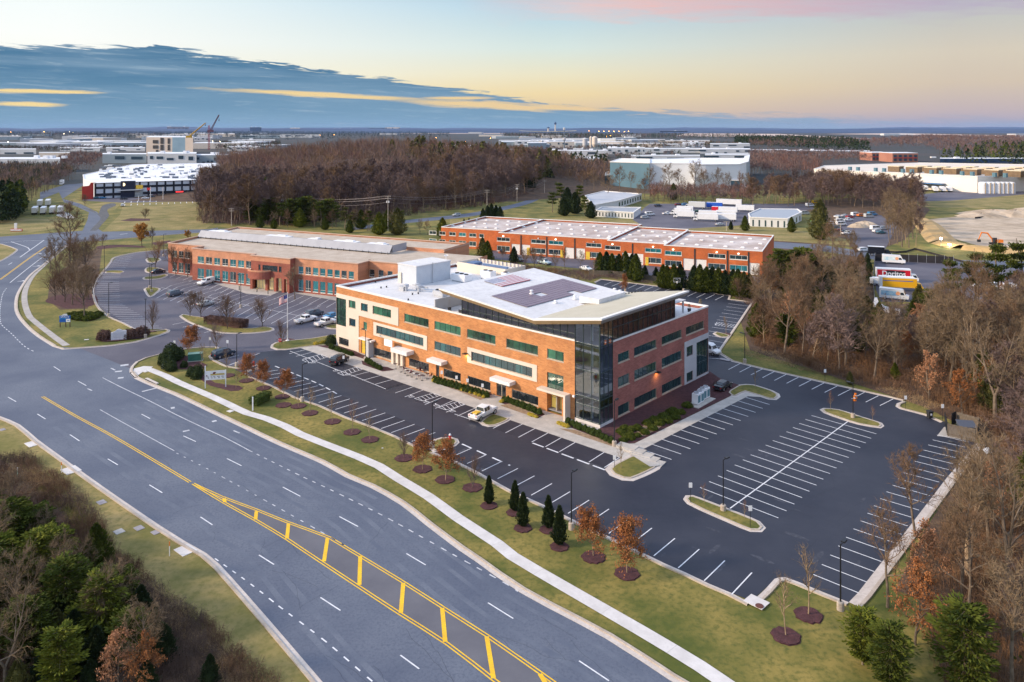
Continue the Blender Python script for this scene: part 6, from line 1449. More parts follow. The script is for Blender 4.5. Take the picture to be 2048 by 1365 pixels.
# ---- wood at the right of the car park
rr=random.Random(77)
WR=PG((1506,640),(1512,596),(1600,580),(1700,560),(1740,610),(1760,640),(1850,625),(2080,620),(2250,700),(2700,1000),(3300,1500),(2150,1500),(1990,1365),(1920,1240),(1905,1180),(1945,1090),(1985,1020),(2010,960),(2020,900),(1990,850),(1900,812),(1800,780),(1640,742),(1560,712),(1512,690))
gw='mixed winter wood right of the car park'
for p in scatter(WR,290,3.1,rr):
 px=CX+FOC*p[0]/p[1]; py=HY+FOC*EYE/p[1]
 near=p[1]<112; r=rr.random()
 hmax=13 if py<660 else (15 if py<760 else (16 if py<900 else 13.5))
 if 1722<px<1850 and py<650: continue
 if 1722<px<1850 and py<760: hmax=6 if py<700 else 9
 if r<.46: o=put(rr.choice(['bg0','bg1','bg2','bg3','bg4']),h=hmax*rr.uniform(.72,1.1),xy=p,rr=rr,label='bare grey brown tree in the wood right of the car park',group=gw)
 elif r<.62: o=put(rr.choice(['bp0','bp1','bp2','bp3']),h=hmax*rr.uniform(.6,.95),xy=p,rr=rr,sx=1.25,label='slender purple brown tree in the wood right of the car park',group='slender trees of the right wood')
 elif r<.76: o=put(rr.choice(['ol0','ol1']),h=rr.uniform(5,8.5),xy=p,rr=rr,label='low oak still holding coppery leaves in the right wood',group='coppery oaks of the right wood')
 elif r<.92: o=put(rr.choice(['grn0','grn1','olv','ced0','sft1','olv']),h=rr.uniform(4,9),xy=p,rr=rr,label='dark evergreen under the bare trees of the right wood',group='evergreens under the right wood')
 else: o=put(rr.choice(['vase2','vase']),h=rr.uniform(4,6.5),xy=p,rr=rr,sx=1.2,label='twiggy understorey tree in the wood right of the car park',group='understorey of the right wood')
# hero trees
for key,px,py,h,lab in (('fork0',1935,1150,13.5,'big bare tree with twisted pale limbs at the lower right edge of the car park'),('fork1',2015,1190,14,'bare forked tree with orange bark at the right frame edge'),('bg1',1830,1075,10,'thin bare tree leaning over the kerb of the right hand parking row'),('bg3',1775,1215,9.5,'slender bare tree beside the lower right lamp'),
   ('fork1',1990,850,16,'tall forked tree with a stripped yellow trunk behind the dumpster fence'),('fork0',1950,790,16,'tall pale limbed tree above the dumpster fence'),('bg4',1870,760,15,'tall straight bare tree at the wood edge above the black bin'),('bg2',1790,740,13,'bare tree with dark trunk above the upper parking row'),
   ('ol0',1858,800,7.5,'orange brown leafy oak at the wood edge above the black bin'),('ol1',1925,830,7,'rusty leafed oak beside the dumpster fence'),('ol0',1850,1200,7,'pale leafed beech in the lower right wood'),('ol1',1830,1290,7,'rusty beech at the lower right corner'),
   ('sft1',1930,1390,7.5,'soft green conifer at the bottom right corner'),('sft0',1725,1330,4.8,'lime green feathery conifer on the lawn below the corner lamp'),('sft1',1780,1380,5.5,'green feathery conifer at the bottom edge near the right'),('grn1',1712,705,7,'rounded dark evergreen at the edge of the right wood'),
   ('olv',1838,640,8.5,'olive gold conifer beside the snack truck yard'),('lim',1790,760,3.2,'yellow green bush at the edge of the upper parking row'),('olv',1700,770,2.5,'low olive bush at the edge of the upper parking row')):
 put(key,px,py,h,lab,rr=rr)
# pines near the trucks
for key,px,py,h,lab in (('pin0',1905,622,14,'first leaning pine from the left beside the truck yard'),('pin1',1950,620,16,'second pine from the left beside the truck yard'),('pin2',1995,616,18,'tall pine with dense crown near the right frame edge'),('pin0',2040,612,18,'pine at the right frame edge above the truck yard'),
 ('pin1',1985,640,9,'short pine before the tall one at the right edge'),('sft1',1566,592,13,'bushy pine at the right end of the warehouse row'),('sft1',1600,592,13.5,'pine right of the warehouse end, second one'),('olv',1635,592,11,'pine right of the warehouse end, third one'),('pin2',1545,578,9,'small pine against the warehouse end wall'),
 ('ced0',1660,605,10,'dark cedar among the pines left of the truck yard'),('ced1',1688,600,6,'dark cedar by the left fence of the truck yard'),('ced0',1738,570,4,'small cone cedar along the truck yard fence, lower'),('ced1',1738,545,4,'small cone cedar along the truck yard fence, upper'),('ced1',1722,528,4,'blue green spruce by the grass left of the truck yard'),('ced0',1735,526,3.6,'small blue spruce next to the larger one by the truck yard'),
 ('bg0',1650,560,12,'bushy pinkish bare tree left of the truck yard'),('bg3',1665,520,14,'bare tree by the crossroads beyond the pines'),('bg2',1700,512,9,'thin bare tree at the roadside above the truck yard'),('bg4',1712,510,8,'thin bare tree second at the roadside above the truck yard'),
 ('olv',1640,480,17,'big rounded olive and green conifer behind the small white office'),('grn0',1583,465,7,'narrow cypress at the corner of the small white office'),('grn1',1490,462,7,'ragged cedar before the white trucks'),('ced1',1462,460,4,'small dark cedar before the truck yard'),
 ('lim',430,455,1.0,'')):
 if lab: put(key,px,py,h,lab,rr=rr)
for i,(px,py) in enumerate(((1790,480),(1800,470),(1812,488),(1780,492),(1826,478),(1784,470),(1808,455),(1795,488),(1804,494),(1818,496),(1832,492),(1815,472),(1822,462),(1800,450),(1835,440),(1822,430),(1795,440),(1775,450))): put(['bg0','bg2','bp1','bg4'][i%4],px,py,13+i%3*2,'tall bare tree in the clump beside the construction site',rr=rr,group='bare clump beside the construction site')
# belt of wood behind the yards
W3=PG((1500,418),(1560,395),(1640,385),(1800,402),(1830,395),(1840,420),(1800,440),(1760,425),(1700,415),(1640,412),(1620,420),(1540,408))
for p in scatter(W3,95,6.5,rr): put(rr.choice(['bp0','bp1','bp2','bp3']),xy=p,h=rr.uniform(13,19),rr=rr,sx=1.2,label='bare purple brown tree in the belt behind the small white office',group='wood belt behind the small white office')
for i,(px,py,h) in enumerate(((1215,400,16),(1290,398,13),(1300,385,17),(1240,385,18),(1262,380,13),(1340,385,20),(1360,384,16),(1388,386,22),(1410,384,15),(1432,386,17),(1330,398,12),(1352,399,9),(1455,388,14),(1480,390,15),(1500,392,15),(1188,384,15),(1165,382,15),(1278,402,10))): put(['bg0','bg1','bg2','bg3','bg4'][i%5],px,py,h,'leafless tree standing before the teal and white data centre',rr=rr,sx=1.15,group='bare trees before the data centre')
put('olv',1347,400,11,'reddish conifer before the white data centre wall',rr=rr)
for i,(px,py,h) in enumerate(((1120,412,15),(1135,420,13),(1150,428,12),(1170,432,11),(1105,425,12),(1128,432,10),(1182,437,9),(1160,415,14))): put(['pin0','ced1','ced0','pin2'][i%4],px,py,h,'dark conifer in the clump left of the low white workshop',rr=rr,sx=1.2,group='conifers left of the white workshop')
# trees round the two storey office and in front of the warehouse
for i,(px,py,h,k) in enumerate(((505,447,12,'sft1'),(520,450,9,'pin0'),(540,448,13,'sft1'),(560,452,12,'pin2'),(550,455,7,'bg2'),(575,455,8,'bg3'),(630,456,8,'bg2'),(665,456,8,'bg3'),(710,460,9,'bg2'),(735,462,9,'bg3'),(785,466,9,'bg2'),(585,452,13,'sft1'),(600,455,9,'lim'),(610,450,14,'sft1'),(628,452,14,'pin1'),(642,455,13,'pin0'),(655,452,13,'sft1'),(672,455,11,'pin0'),(690,458,11,'pin1'),(705,460,9,'pin1'),(722,458,9,'ced0'),(738,462,10,'pin2'),(758,470,10,'lim'),(775,458,9,'ced1'),(795,470,12,'olv'),(800,462,10,'pin0'),(650,460,6,'ced1'),(700,466,6,'grn0'),(520,456,6,'grn1'),(548,458,5,'ced0'),(885,475,8.5,'lim'),(840,468,6,'bg2'),(855,470,6,'bg3'))):
 nm={'sft1':'feathery green tree','lim':'bright green conifer','pin0':'pine','pin1':'pine','pin2':'pine','ced0':'dark cedar','ced1':'dark cedar','grn0':'green juniper','grn1':'green juniper','olv':'olive conifer','bg2':'bare tree','bg3':'bare tree'}[k]
 k,nm=('grn0','green juniper') if k[:3]=='ced' and i%3 else (k,nm)
 put(k,px,py,h,'%s in the row behind the two storey brick office'%nm,rr=rr,sx=1.15,group=nm+'s behind the two storey office')
for i,(px,py,h) in enumerate(((928,448,2.5),(938,446,2.5),(975,438,7),(983,438,8),(992,437,7),(1000,440,7),(966,440,6))): put(['ced0','ced1'][i%2],px,py,h,'dark spruce in the cluster beside the far road bend',rr=rr,group='spruces by the far road')
for i,(px,py,h,k) in enumerate(((965,520,8,'olv'),(975,528,8,'grn0'),(1028,528,6,'ced1'),(1050,535,5,'vase2'),(1070,538,6,'vase2'),(1110,545,6,'bg2'),(1130,540,7,'bg3'),(1160,540,6,'bg0'),(1005,525,5,'bg1'),(1085,538,5,'bg4'),(1186,556,6,'sp0'),
 (1200,548,7,'grn0'),(1213,550,7.5,'ced0'),(1224,551,7,'grn1'),(1238,552,7,'ced1'),(1251,553,8,'grn0'),(1264,560,8,'ced0'),(1272,563,8.5,'grn1'),(1290,556,4,'ced0'),(1312,560,4,'ced1'),(1326,577,7,'grn0'),(1334,578,7,'grn1'),(1348,580,7.5,'grn1'),(1361,580,7.5,'ced0'),
 (1388,583,7.5,'ced0'),(1400,585,8,'grn0'),(1413,586,7.5,'grn1'),(1425,586,7.5,'ced1'),(1437,588,7.5,'grn0'),(1450,590,7,'ced0'),(1466,592,7.5,'ced1'),(1476,596,8,'grn0'),(1488,598,7.5,'olv'),(1499,598,7,'grn1'),(1512,605,9,'bg2'),(1480,600,5,'vase2'))):
 nm={'ced0':'dark cedar','ced1':'dark cedar','grn0':'green juniper','grn1':'green juniper','vase2':'twiggy bare tree','bg0':'bare tree','bg1':'bare tree','bg2':'bare tree','bg3':'bare tree','bg4':'bare tree','sp0':'bare white stemmed sapling','olv':'olive gold conifer'}[k]
 put(k,px,py,h,'%s in the screen between the warehouse row and the rear car park'%nm,rr=rr,group=nm+'s of the warehouse screen')
put('yo1',1455,588,6,'pink brown leafed small tree among the cedars behind the rear car park',rr=rr,sx=.7); put('yo2',1250,588,5,'pink brown tree before the paling fence',rr=rr,sx=.6)
# left clump and lone trees
for i,(px,py,h,k) in enumerate(((140,525,20,'bg1'),(115,565,13,'bg2'),(150,560,13,'bg3'),(172,560,12,'bg4'),(125,590,11,'bg0'),(100,545,9,'bg3'),(160,595,12,'bg0'),(145,610,10,'bg2'),(178,600,9,'bg4'),(130,605,8,'vase2'),(168,612,8,'vase2'),(185,590,7,'vase2'),(110,600,7,'vase2'),(152,540,9,'vase2'),(172,540,8,'vase2'),(190,500,5,'vase2'),(180,508,5,'vase2'),(205,492,4,'vase2'))):
 put(k,px,py,h,'bare tree in the mulched clump at the left road bend' if k!='vase2' else 'low bushy bare tree in the clump at the left road bend',rr=rr,sx=1.1,group='clump at the left road bend' if k!='vase2' else 'low trees of the left clump')
put('bg2',169,640,11,'bare leaning tree rising from the low green hedge bed at left',rr=rr)
put('amb',284,493,8,'round amber leaved tree by the crossing road at left',rr=rr,sx=1.1); put('bg3',304,492,7,'thin bare tree right of the amber tree',rr=rr); put('amb',375,480,3.5,'small dark red leaved tree beside the corner of the two storey office',rr=rr,sx=1.1)
put('vase2',290,440,5,'round brown tree alone on the yellow slope',rr=rr,sx=1.2); put('vase2',170,412,6,'dark red brown tree by the bend of the plant drive',rr=rr)
for i,(px,py,h,k,lab) in enumerate(((310,538,8,'vase2','spreading bare tree on the second island of the west car park'),(352,552,8,'vase2','bare tree at the left end wall of the brick office'),(375,554,8.5,'bg3','bare tree against the left bay of the brick office'),(305,663,5.5,'vase','pinkish vase shaped tree at the car park entrance'),
   (380,634,5.5,'vase2','bare tree at the left tip of the hedge island'),(402,636,5.5,'vase2','second bare tree from the left tip of the hedge island'),(455,659,7,'vase2','bare tree growing through the clipped brown hedge'),(525,655,6,'vase2','bare tree at the right end of the hedge island'),
   (434,699,4.5,'vase','bare vase shaped tree behind the parked dark car near the green cabinet'),(564,690,4.5,'vase','bare bushy tree behind the red stop sign'),(590,600,9,'bg0','bare tree beside the entrance of the two storey office'),(735,590,9,'bg4','bare tree at the right recess of the two storey office'))):
 put(k,px,py,h,lab,rr=rr)
# ---- lawn trees with mulch rings
ml=MB()
def mring(px,py,r=1.35):
 c_=G(px,py); n=22; pts=[(c_[0]+r*math.cos(a*6.283/n)*(1+.08*math.sin(a*2+px)),c_[1]+r*math.sin(a*6.283/n)*(1+.08*math.cos(a*3+px))) for a in range(n)]
 ml.prism([(c_[0]+(p[0]-c_[0])*.93,c_[1]+(p[1]-c_[1])*.93) for p in pts],.0,.10); ml.sheet(pts,.03)
YO=[(376,712,5.6,'russet young oak behind the green utility cabinet'),(493,763,4.6,'russet young oak nearest the white post sign'),(527,778,4.5,'russet young oak second along the lawn from the post sign'),(566,795,4.6,'russet young oak third along the lawn from the post sign'),
 (845,940,4.7,'russet young oak below the lamp by the hydrant island'),(891,962,4.8,'russet young oak right beside the hydrant island kerb'),(1187,1113,5.0,'larger russet oak, left of the pair beyond the columnar evergreens'),(1254,1147,5.3,'larger russet oak, right of the pair beyond the columnar evergreens')]
for i,(px,py,h,lab) in enumerate(YO): put('yo%d'%(i%3),px,py,h,lab,rr=rr);
for px,py in ((493,762),(527,777),(565,794),(845,939),(890,960),(1187,1115),(1254,1148)): mring(px,py)
AR=[(978,1008,3.5,'columnar evergreen nearest the russet oaks, standing apart'),(1030,1022,3.7,'columnar evergreen of the second pair, by the kerb'),(1046,1053,4.0,'columnar evergreen of the second pair, nearer the sidewalk'),(1097,1056,3.8,'columnar evergreen of the third pair, by the kerb'),(1119,1090,4.4,'tallest columnar evergreen, last before the light pole')]
for i,(px,py,h,lab) in enumerate(AR): put('arb%d'%(i%3),px,py,h,lab,rr=rr); mring(px,py+4,1.1)
SPL=[(617,827,0,0),(665,844,4.4,'sp1'),(704,866,4.6,'sp0'),(740,880,3.8,'sp1'),(808,917,3.2,'vase'),(945,976,3.4,'vase'),(597,815,3,'sp2'),(567,811,0,0),(620,826,4.4,'sp2'),(1572,1272,5.2,'sp1'),(1617,1230,6.2,'sp2'),(1242,938,3.4,'sp1'),(1409,1009,2.4,'sp0'),(1489,1040,2.2,'sp0'),(1661,822,3,'sp0'),(1745,845,2.4,'sp0'),(1511,777,3.2,'sp1'),(472,777,3.2,'sp2'),(455,752,4.2,'sp2'),(402,730,4,'sp1'),(1452,670,4,'sp2'),(380,655,0,0)]
SL=['','sapling by the fourth mulch ring of the lawn','pink twigged sapling on the stone edged mulch ring','pale sapling left of the vase shaped tree','bare vase shaped tree left of the hydrant island oaks','bare vase shaped tree right of the russet oak pair','thin sapling beside the lamp over the lawn','','pale staked sapling at the front parking row','bare sapling nearest the bottom right of the lawn','tallest bare sapling beside the jutting kerb','sapling on the corner island with the steps','sapling at the left end of the lower oval island','sapling at the right end of the lower oval island','sapling at the left end of the upper oval island','sapling at the right end of the upper oval island','sapling on the island at the end of the east walk','thin sapling at the right end of the sign bed','thin sapling behind the white post sign','thin sapling right of the green cabinet','sapling on the small island of the rear car park','']
for (px,py,h,k),lab in zip(SPL,SL):
 if k: put(k,px,py,h,lab,rr=rr)
for px,py in ((665,844),(704,865),(740,880),(808,917),(945,976),(597,813),(567,811),(620,827),(1572,1273),(1617,1231)): mring(px,py)
for px,py,r in ((1258,935,.6),(1409,1009,.6),(1489,1040,.6),(1661,822,.6),(1745,845,.6),(1511,777,.6),(1452,670,1.5),(380,634,1),(402,636,1),(455,659,1.2),(525,655,1),(575,682,1.6),(564,694,1.7),(455,752,1.4),(305,663,1),(483,752,.1)): mring(px,py,r)
ml.sheet(smooth(PG((383,747),(398,757),(420,772),(440,777),(462,783),(478,782),(487,777),(478,772),(455,770),(430,766),(412,752),(400,748)),1.5,True),.028)
ml.sheet(smooth(PG((330,733),(350,738),(385,740),(408,737),(415,731),(400,724),(372,712),(350,714)),1.5,True),.028)
ml.sheet(smooth(PG((192,681),(205,685),(230,684),(262,680),(292,676),(290,664),(250,664),(215,668),(196,675)),1.5,True),.17)
ml.sheet(smooth(PG((90,603),(110,610),(135,618),(165,616),(195,607),(188,590),(150,588),(110,592)),2,True),.03)
ml.sheet(smooth(PG((133,636),(150,641),(180,643),(200,637),(203,630),(180,625),(150,630)),2,True),.03)
ml.sheet(smooth(PG((195,493),(240,490),(288,493),(285,496),(240,495),(200,499)),2,True),.03); ml.sheet(PG((302,486),(341,481),(341,486),(310,491)),.03)
ml.sheet(PG((412,642),(425,640),(492,651),(495,657),(470,658),(425,650)),.16)
ml.sheet(PG((240,442),(262,437),(300,438),(300,442),(262,443)),.03)
struct(ml,'mulch_rings',mulch,'purple brown mulch rings and beds under the planted trees')
# ---- shrubs
def shrub(seed,h,w,m,n=900,box=None,name='shrub'):
 rr2=random.Random(seed); b=MB()
 for i in range(n):
  if box:
   x_,y_=rr2.uniform(-.5,.5)*box[0],rr2.uniform(-.5,.5)*box[1]; z_=rr2.random()**.5*h
   if rr2.random()<.7:
    f=rr2.choice((0,1,2));
    if f==0: x_=rr2.choice((-.5,.5))*box[0]
    elif f==1: y_=rr2.choice((-.5,.5))*box[1]
    else: z_=h
   c_=Vector((x_,y_,z_))+rv(rr2)*.08
  else:
   v=rv(rr2); v.z=abs(v.z); R_=1-.4*rr2.random()**2; c_=Vector((v.x*w*R_,v.y*w*R_,.08+v.z*h*R_))*(1+.1*math.sin(v.x*7+seed))
  s=.09*(h**.4); a=rv(rr2)*s; bb=rv(rr2)*s*.7; b.face([c_-a,c_-bb,c_+a,c_+bb])
 if box: b.box(0,0,0,box[0]*.85,box[1]*.8,h*.9)
 else: b.ring(0,0,0,[(w*.6,0),(w*.75,h*.4),(w*.45,h*.8),(0,h*.86)],8)
 return b
def putshrub(key,px,py,s=1.0,label=None,group=None,xy=None,z=.05):
 o0,used=SH[key]; x_,y_=xy or G(px,py)
 if used: o=o0.copy(); C.objects.link(o)
 else: o=o0; SH[key][1]=True
 o.location=(x_,y_,z); o.rotation_euler=(0,0,random.Random(x_).random()*6.28 if key not in('hedge','hedge2') else o.rotation_euler.z); o.scale=(s,s,s); tag(o,label,'shrub',group); return o
ochre=leafmat('yellow_groundcover',(.50,.38,.04),(.60,.46,.08),5); boxg=leafmat('boxwood_green',(.035,.06,.012),(.085,.115,.025),5)
SH={'box':[shrub(1,.9,.52,boxg).obj('boxwood_shrub',boxg),False],'yel':[shrub(2,.4,.42,ochre,400).obj('yellow_shrub',ochre),False],'big':[shrub(3,2.4,1.5,nd_b,2400).obj('evergreen_shrub',nd_b),False],'jun':[shrub(4,.65,.9,nd_d,1200).obj('juniper_shrub',nd_g),False],
 'brn':[shrub(5,1.5,1.3,bush_r,2200).obj('bare_shrub',bush_r),False],'red':[shrub(6,.9,.8,bush_r,500).obj('twiggy_shrub',tw_p),False]}
def rowsh(key,a,b_,n,s,label,group,jit=.12,zz=.06):
 A,B=G(*a),G(*b_); r_=random.Random(int(a[0]))
 for i in range(n): p=lerp(A,B,(i+.5)/n); putshrub(key,0,0,s*r_.uniform(.85,1.15),label,group,xy=(p[0]+r_.uniform(-jit,jit),p[1]+r_.uniform(-jit,jit)),z=zz)
rowsh('box',(659,697),(706,713),9,.95,'clipped round boxwood before the beige front corner wall','boxwoods before the beige corner')
rowsh('box',(731,724),(762,742),6,.95,'clipped round boxwood between the yellow door and the white entrance','boxwoods left of the white entrance')
for o_ in (0,5): rowsh('box',(865+o_*.5,760+o_),(978,793+o_*.8),15,.9,'clipped round boxwood in the double row before the orange front wall','boxwood double row before the front wall')
rowsh('box',(1006,801),(1083,831),11,.95,'clipped round boxwood between the two right hand entrances','boxwoods between the right entrances')
rowsh('box',(1133,847),(1228,889),11,1.0,'clipped round boxwood below the dark glass corner','boxwoods below the glass corner')
rowsh('yel',(866,763),(880,768),3,1.,'yellow groundcover tuft left of the boxwood double row','yellow tufts left of the double row'); rowsh('yel',(920,780),(972,798),6,1.,'yellow groundcover tuft before the boxwood double row','yellow tufts before the double row')
rowsh('yel',(1000,806),(1012,803),3,.9,'yellow tuft at the left end of the boxwoods by the truck','yellow tufts by the truck'); rowsh('yel',(1058,831),(1074,837),4,1.,'yellow tuft near the recessed entrance','yellow tufts near the recessed entrance'); rowsh('yel',(1117,848),(1135,857),5,1.,'yellow tuft below the glass corner','yellow tufts below the glass corner')
rowsh('yel',(630,691),(672,682),10,1.2,'yellow groundcover tuft at the far left end of the front wall','yellow tufts at the left end')
putshrub('big',662,690,.85,'round dark shrub at the left end of the front wall')
for i,(px,py,s) in enumerate(((1290,868,.9),(1305,860,1),(1260,872,.8),(1318,850,1.1),(1335,845,1.1),(1275,860,1.0),(1262,862,.9),(1295,850,1.0),(1245,870,.8),(1350,838,1),(1328,838,1.2),(1310,845,1.2),(1362,828,1),(1375,815,1.1),(1345,828,1.3),(1250,860,.9),(1240,866,.8))): putshrub('jun',px,py,s,'low dark juniper in the bed along the brick side wall','junipers along the side wall',z=.06)
for i,(px,py,s) in enumerate(((1246,884,.8),(1262,880,.8),(1275,874,.7),(1252,876,.8),(1440,776,.8),(1450,779,.8),(1433,772,.8))): putshrub('red' if i>3 else 'jun',px,py,s,'small shrub cluster at the walk corner' if i<=3 else 'reddish twiggy shrub beside the white condensers','corner shrubs' if i<=3 else 'reddish shrubs by the condensers')
for px,py,s,lab in ((343,722,1.35,'largest rounded evergreen left of the green cabinet'),(333,730,1.1,'tall rounded evergreen at the left of the cabinet group'),(355,716,.9,'dark evergreen right beside the green cabinet'),(335,737,.8,'middle rounded evergreen of the cabinet group'),(343,742,.75,'small rounded evergreen before the cabinet group'),(368,735,.5,'single small evergreen before the green cabinet'),
   (383,752,.7,'left evergreen of the cluster at the white post sign'),(393,758,.7,'front evergreen of the cluster at the white post sign'),(396,750,.75,'taller evergreen of the cluster at the white post sign'),(208,682,1.35,'')):
 if lab: putshrub('big',px,py,s,lab)
for px,py,s,lab in ((208,680,1.3,'large bare rounded shrub left of the white monument sign'),(259,677,1.2,'bare shrub just right of the white monument sign'),(270,675,1.2,'second bare shrub right of the white monument sign'),(284,673,1.3,'bare shrub at the lamp right of the monument sign')): putshrub('brn',px,py,s,lab,z=.17)
for i,(px,py) in enumerate(((140,635),(150,638),(160,640),(170,636),(180,634),(190,636),(196,632),(165,632),(150,633),(183,639),(175,641))): putshrub('jun',px,py,1.6,'spreading dark green juniper round the leaning tree at left','junipers round the leaning tree')
def hedge(px,py,L_,w_,h,m,seed,label,name='clipped_hedge',dirpx=None):
 A,B=G(*dirpx[0]),G(*dirpx[1]); o=shrub(seed,h,0,m,int(L_*w_*260),box=(L_,w_)).obj(name,m); o.location=(*G(px,py),.1); o.rotation_euler=(0,0,math.atan2(B[1]-A[1],B[0]-A[0])); return tag(o,label,'hedge')
hedge(452,652,11.5,2.4,1.7,bush_r,9,'clipped brown hedge on the island of the west car park',dirpx=((412,645),(492,655))); hedge(521,806,4.0,1.6,1.3,boxg,10,'clipped green hedge behind the two white posts',dirpx=((508,814),(535,801)))
# ---- lower left bushes
rr=random.Random(12)
for key,px,py,h,lab in (('ced1',88,1082,4.6,'dark rounded cedar standing nearest the road at lower left'),('grn0',192,1168,6.2,'tall green brown cedar at lower left beside the verge'),('ced0',282,1270,4.6,'dark cedar right of the green trees at lower left'),('sft0',75,1190,6.5,'lime feathery tree in the lower left thicket, upper'),('sft1',12,1130,7,'dark green feathery tree cut by the left edge'),
   ('sft0',205,1290,6.3,'lime feathery tree in the middle of the lower left thicket'),('sft1',130,1255,6.5,'green feathery tree in the lower left thicket, centre'),('sft0',120,1390,5.6,'lime feathery tree at the bottom edge of the thicket'),('sft1',55,1330,6,'green feathery tree near the lower left corner'),('ced0',248,1230,4,'small dark cedar between the lime trees at lower left'),('ced1',420,1375,2.8,'small dark cedar at the bottom edge near the verge'),
   ('ol0',235,1395,5,'copper leaved shrub tree at the bottom edge, lower left'),('ol1',285,1390,4.6,'second copper leaved shrub tree at the bottom edge'),('bg2',25,1290,8,'pale bare tree at the left frame edge of the thicket'),('bg0',-40,1180,9,'bare tree rising at the lower left frame edge'),('fork1',10,1390,8,'bare forked tree in the lower left corner'),('vase2',130,1140,3.5,'twiggy grey bush between the cedars at lower left'),('vase2',240,1180,3.0,'twiggy grey bush right of the tall cedar at lower left'),('ced1',22,1010,1.4,'tiny dark cedar on the scrub at left'),('sft1',-30,1230,7,'green feathery tree at the left edge, second'),('sft0',0,1190,6,'lime feathery tree at the left edge')):
 put(key,px,py,h,lab,rr=rr)
for p in scatter(PG((-60,1000),(20,1030),(100,1105),(200,1180),(260,1240),(330,1330),(380,1400),(-200,1400)),84,1.6,rr):
 k=rr.choice(['sft1','sft1','sft0','grn1','ced0','ced1','ced0','vase2','vase2','olv','olv','bg2']); nm={'sft1':'green feathery tree','sft0':'lime feathery tree','grn1':'green juniper','ced0':'dark cedar','ced1':'dark cedar','vase2':'brown twiggy bush','olv':'olive conifer','bg2':'bare brown tree'}[k]
 put(k,xy=p,h={'vase2':3.4,'bg2':6,'sft1':4.8,'sft0':4.2}.get(k,3.4)*rr.uniform(.7,1.2),rr=rr,sx=1.15,label=nm+' within the lower left thicket',group=nm+'s of the lower left thicket')
def brush(poly,n,h,mats,name,label,seed,w=.02,clump=1.0):
 rr2=random.Random(seed); b=MB(); xs=[p[0] for p in poly]; ys=[p[1] for p in poly]; k=0
 while k<n:
  p=(rr2.uniform(min(xs),max(xs)),rr2.uniform(min(ys),max(ys)))
  if not inpoly(p,poly): continue
  hh=h*rr2.uniform(.4,1.2)*(.5+mnoise.noise(Vector((p[0]*.15,p[1]*.15,seed)))*.9+.35)
  mi=0 if mnoise.noise(Vector((p[0]*.07,p[1]*.07,seed+4)))>0 else 1
  for _ in range(9):
   a=Vector((p[0]+rr2.uniform(-.5,.5)*clump,p[1]+rr2.uniform(-.5,.5)*clump,0)); q=a+Vector((rr2.uniform(-.5,.5),rr2.uniform(-.5,.5),max(.15,hh*rr2.uniform(.6,1.1))))
   d=rv(rr2); d.z=0; d=d.normalized()*w if d.length>.01 else Vector((w,0,0)); b.face([a-d,a+d,q],mi)
   mid=a.lerp(q,rr2.uniform(.4,.8)); b.face([mid,mid+Vector((0,0,w*2)),mid+rv(rr2)*hh*.4],mi)
  k+=1
 return tag(b.obj(name,mats),label,None,None,'stuff')
brush(PG((0,915),(60,915),(130,960),(190,1020),(225,1095),(330,1175),(430,1255),(540,1350),(600,1420),(-400,1420),(-300,915)),9000,1.3,[mat('scrub_brown',(.115,.060,.034),(.21,.125,.075),.3,.95),mat('scrub_grey',(.095,.060,.045),(.18,.122,.092),.3,.95)],'scrub','brown leafless scrub covering the lower left slope',3)
brush(PG((1508,692),(1560,714),(1640,744),(1800,784),(1905,822),(1975,850),(1985,905),(1945,985),(1900,1040),(1850,1120),(1815,1180),(1830,1240),(1900,1400),(2900,1400),(2300,780),(2080,640),(1850,640),(1760,660),(1700,570),(1560,600),(1506,610)),12000,2.3,[MATS['scrub_brown'],mat('scrub_rust',(.14,.070,.032),(.25,.140,.072),.3,.95)],'undergrowth','brown undergrowth beneath the right hand wood',5,w=.028)
brush(PG((1480,700),(1530,700),(1640,728),(1760,765),(1880,805),(1960,850),(1900,840),(1770,785),(1640,750),(1500,716)),900,.5,[mat('straw_grass',(.34,.22,.11),(.42,.29,.15),.3,.95),MATS['scrub_brown']],'tall_grass','straw coloured tall grass along the wood edge above the parking row',6)
brush(PG((60,930),(120,970),(175,1030),(210,1090),(310,1165),(410,1245),(490,1325),(560,1410),(480,1410),(400,1300),(290,1210),(190,1130),(140,1040),(40,950)),1500,.55,[mat('straw_grass',(.34,.22,.11),(.42,.29,.15),.3,.95),mat('olive_grass',(.16,.15,.03),(.25,.21,.06),.3,.95)],'rough_grass','rough straw and olive grass along the edge of the lower left scrub',9)
brush(PG((960,525),(1190,545),(1330,572),(1500,592),(1540,600),(1500,612),(1452,588),(1203,556),(1180,562),(960,545)),1800,1.1,[MATS['scrub_brown'],tw_p],'hedgerow_scrub','thin brown scrub behind the rear car park',7,w=.03)
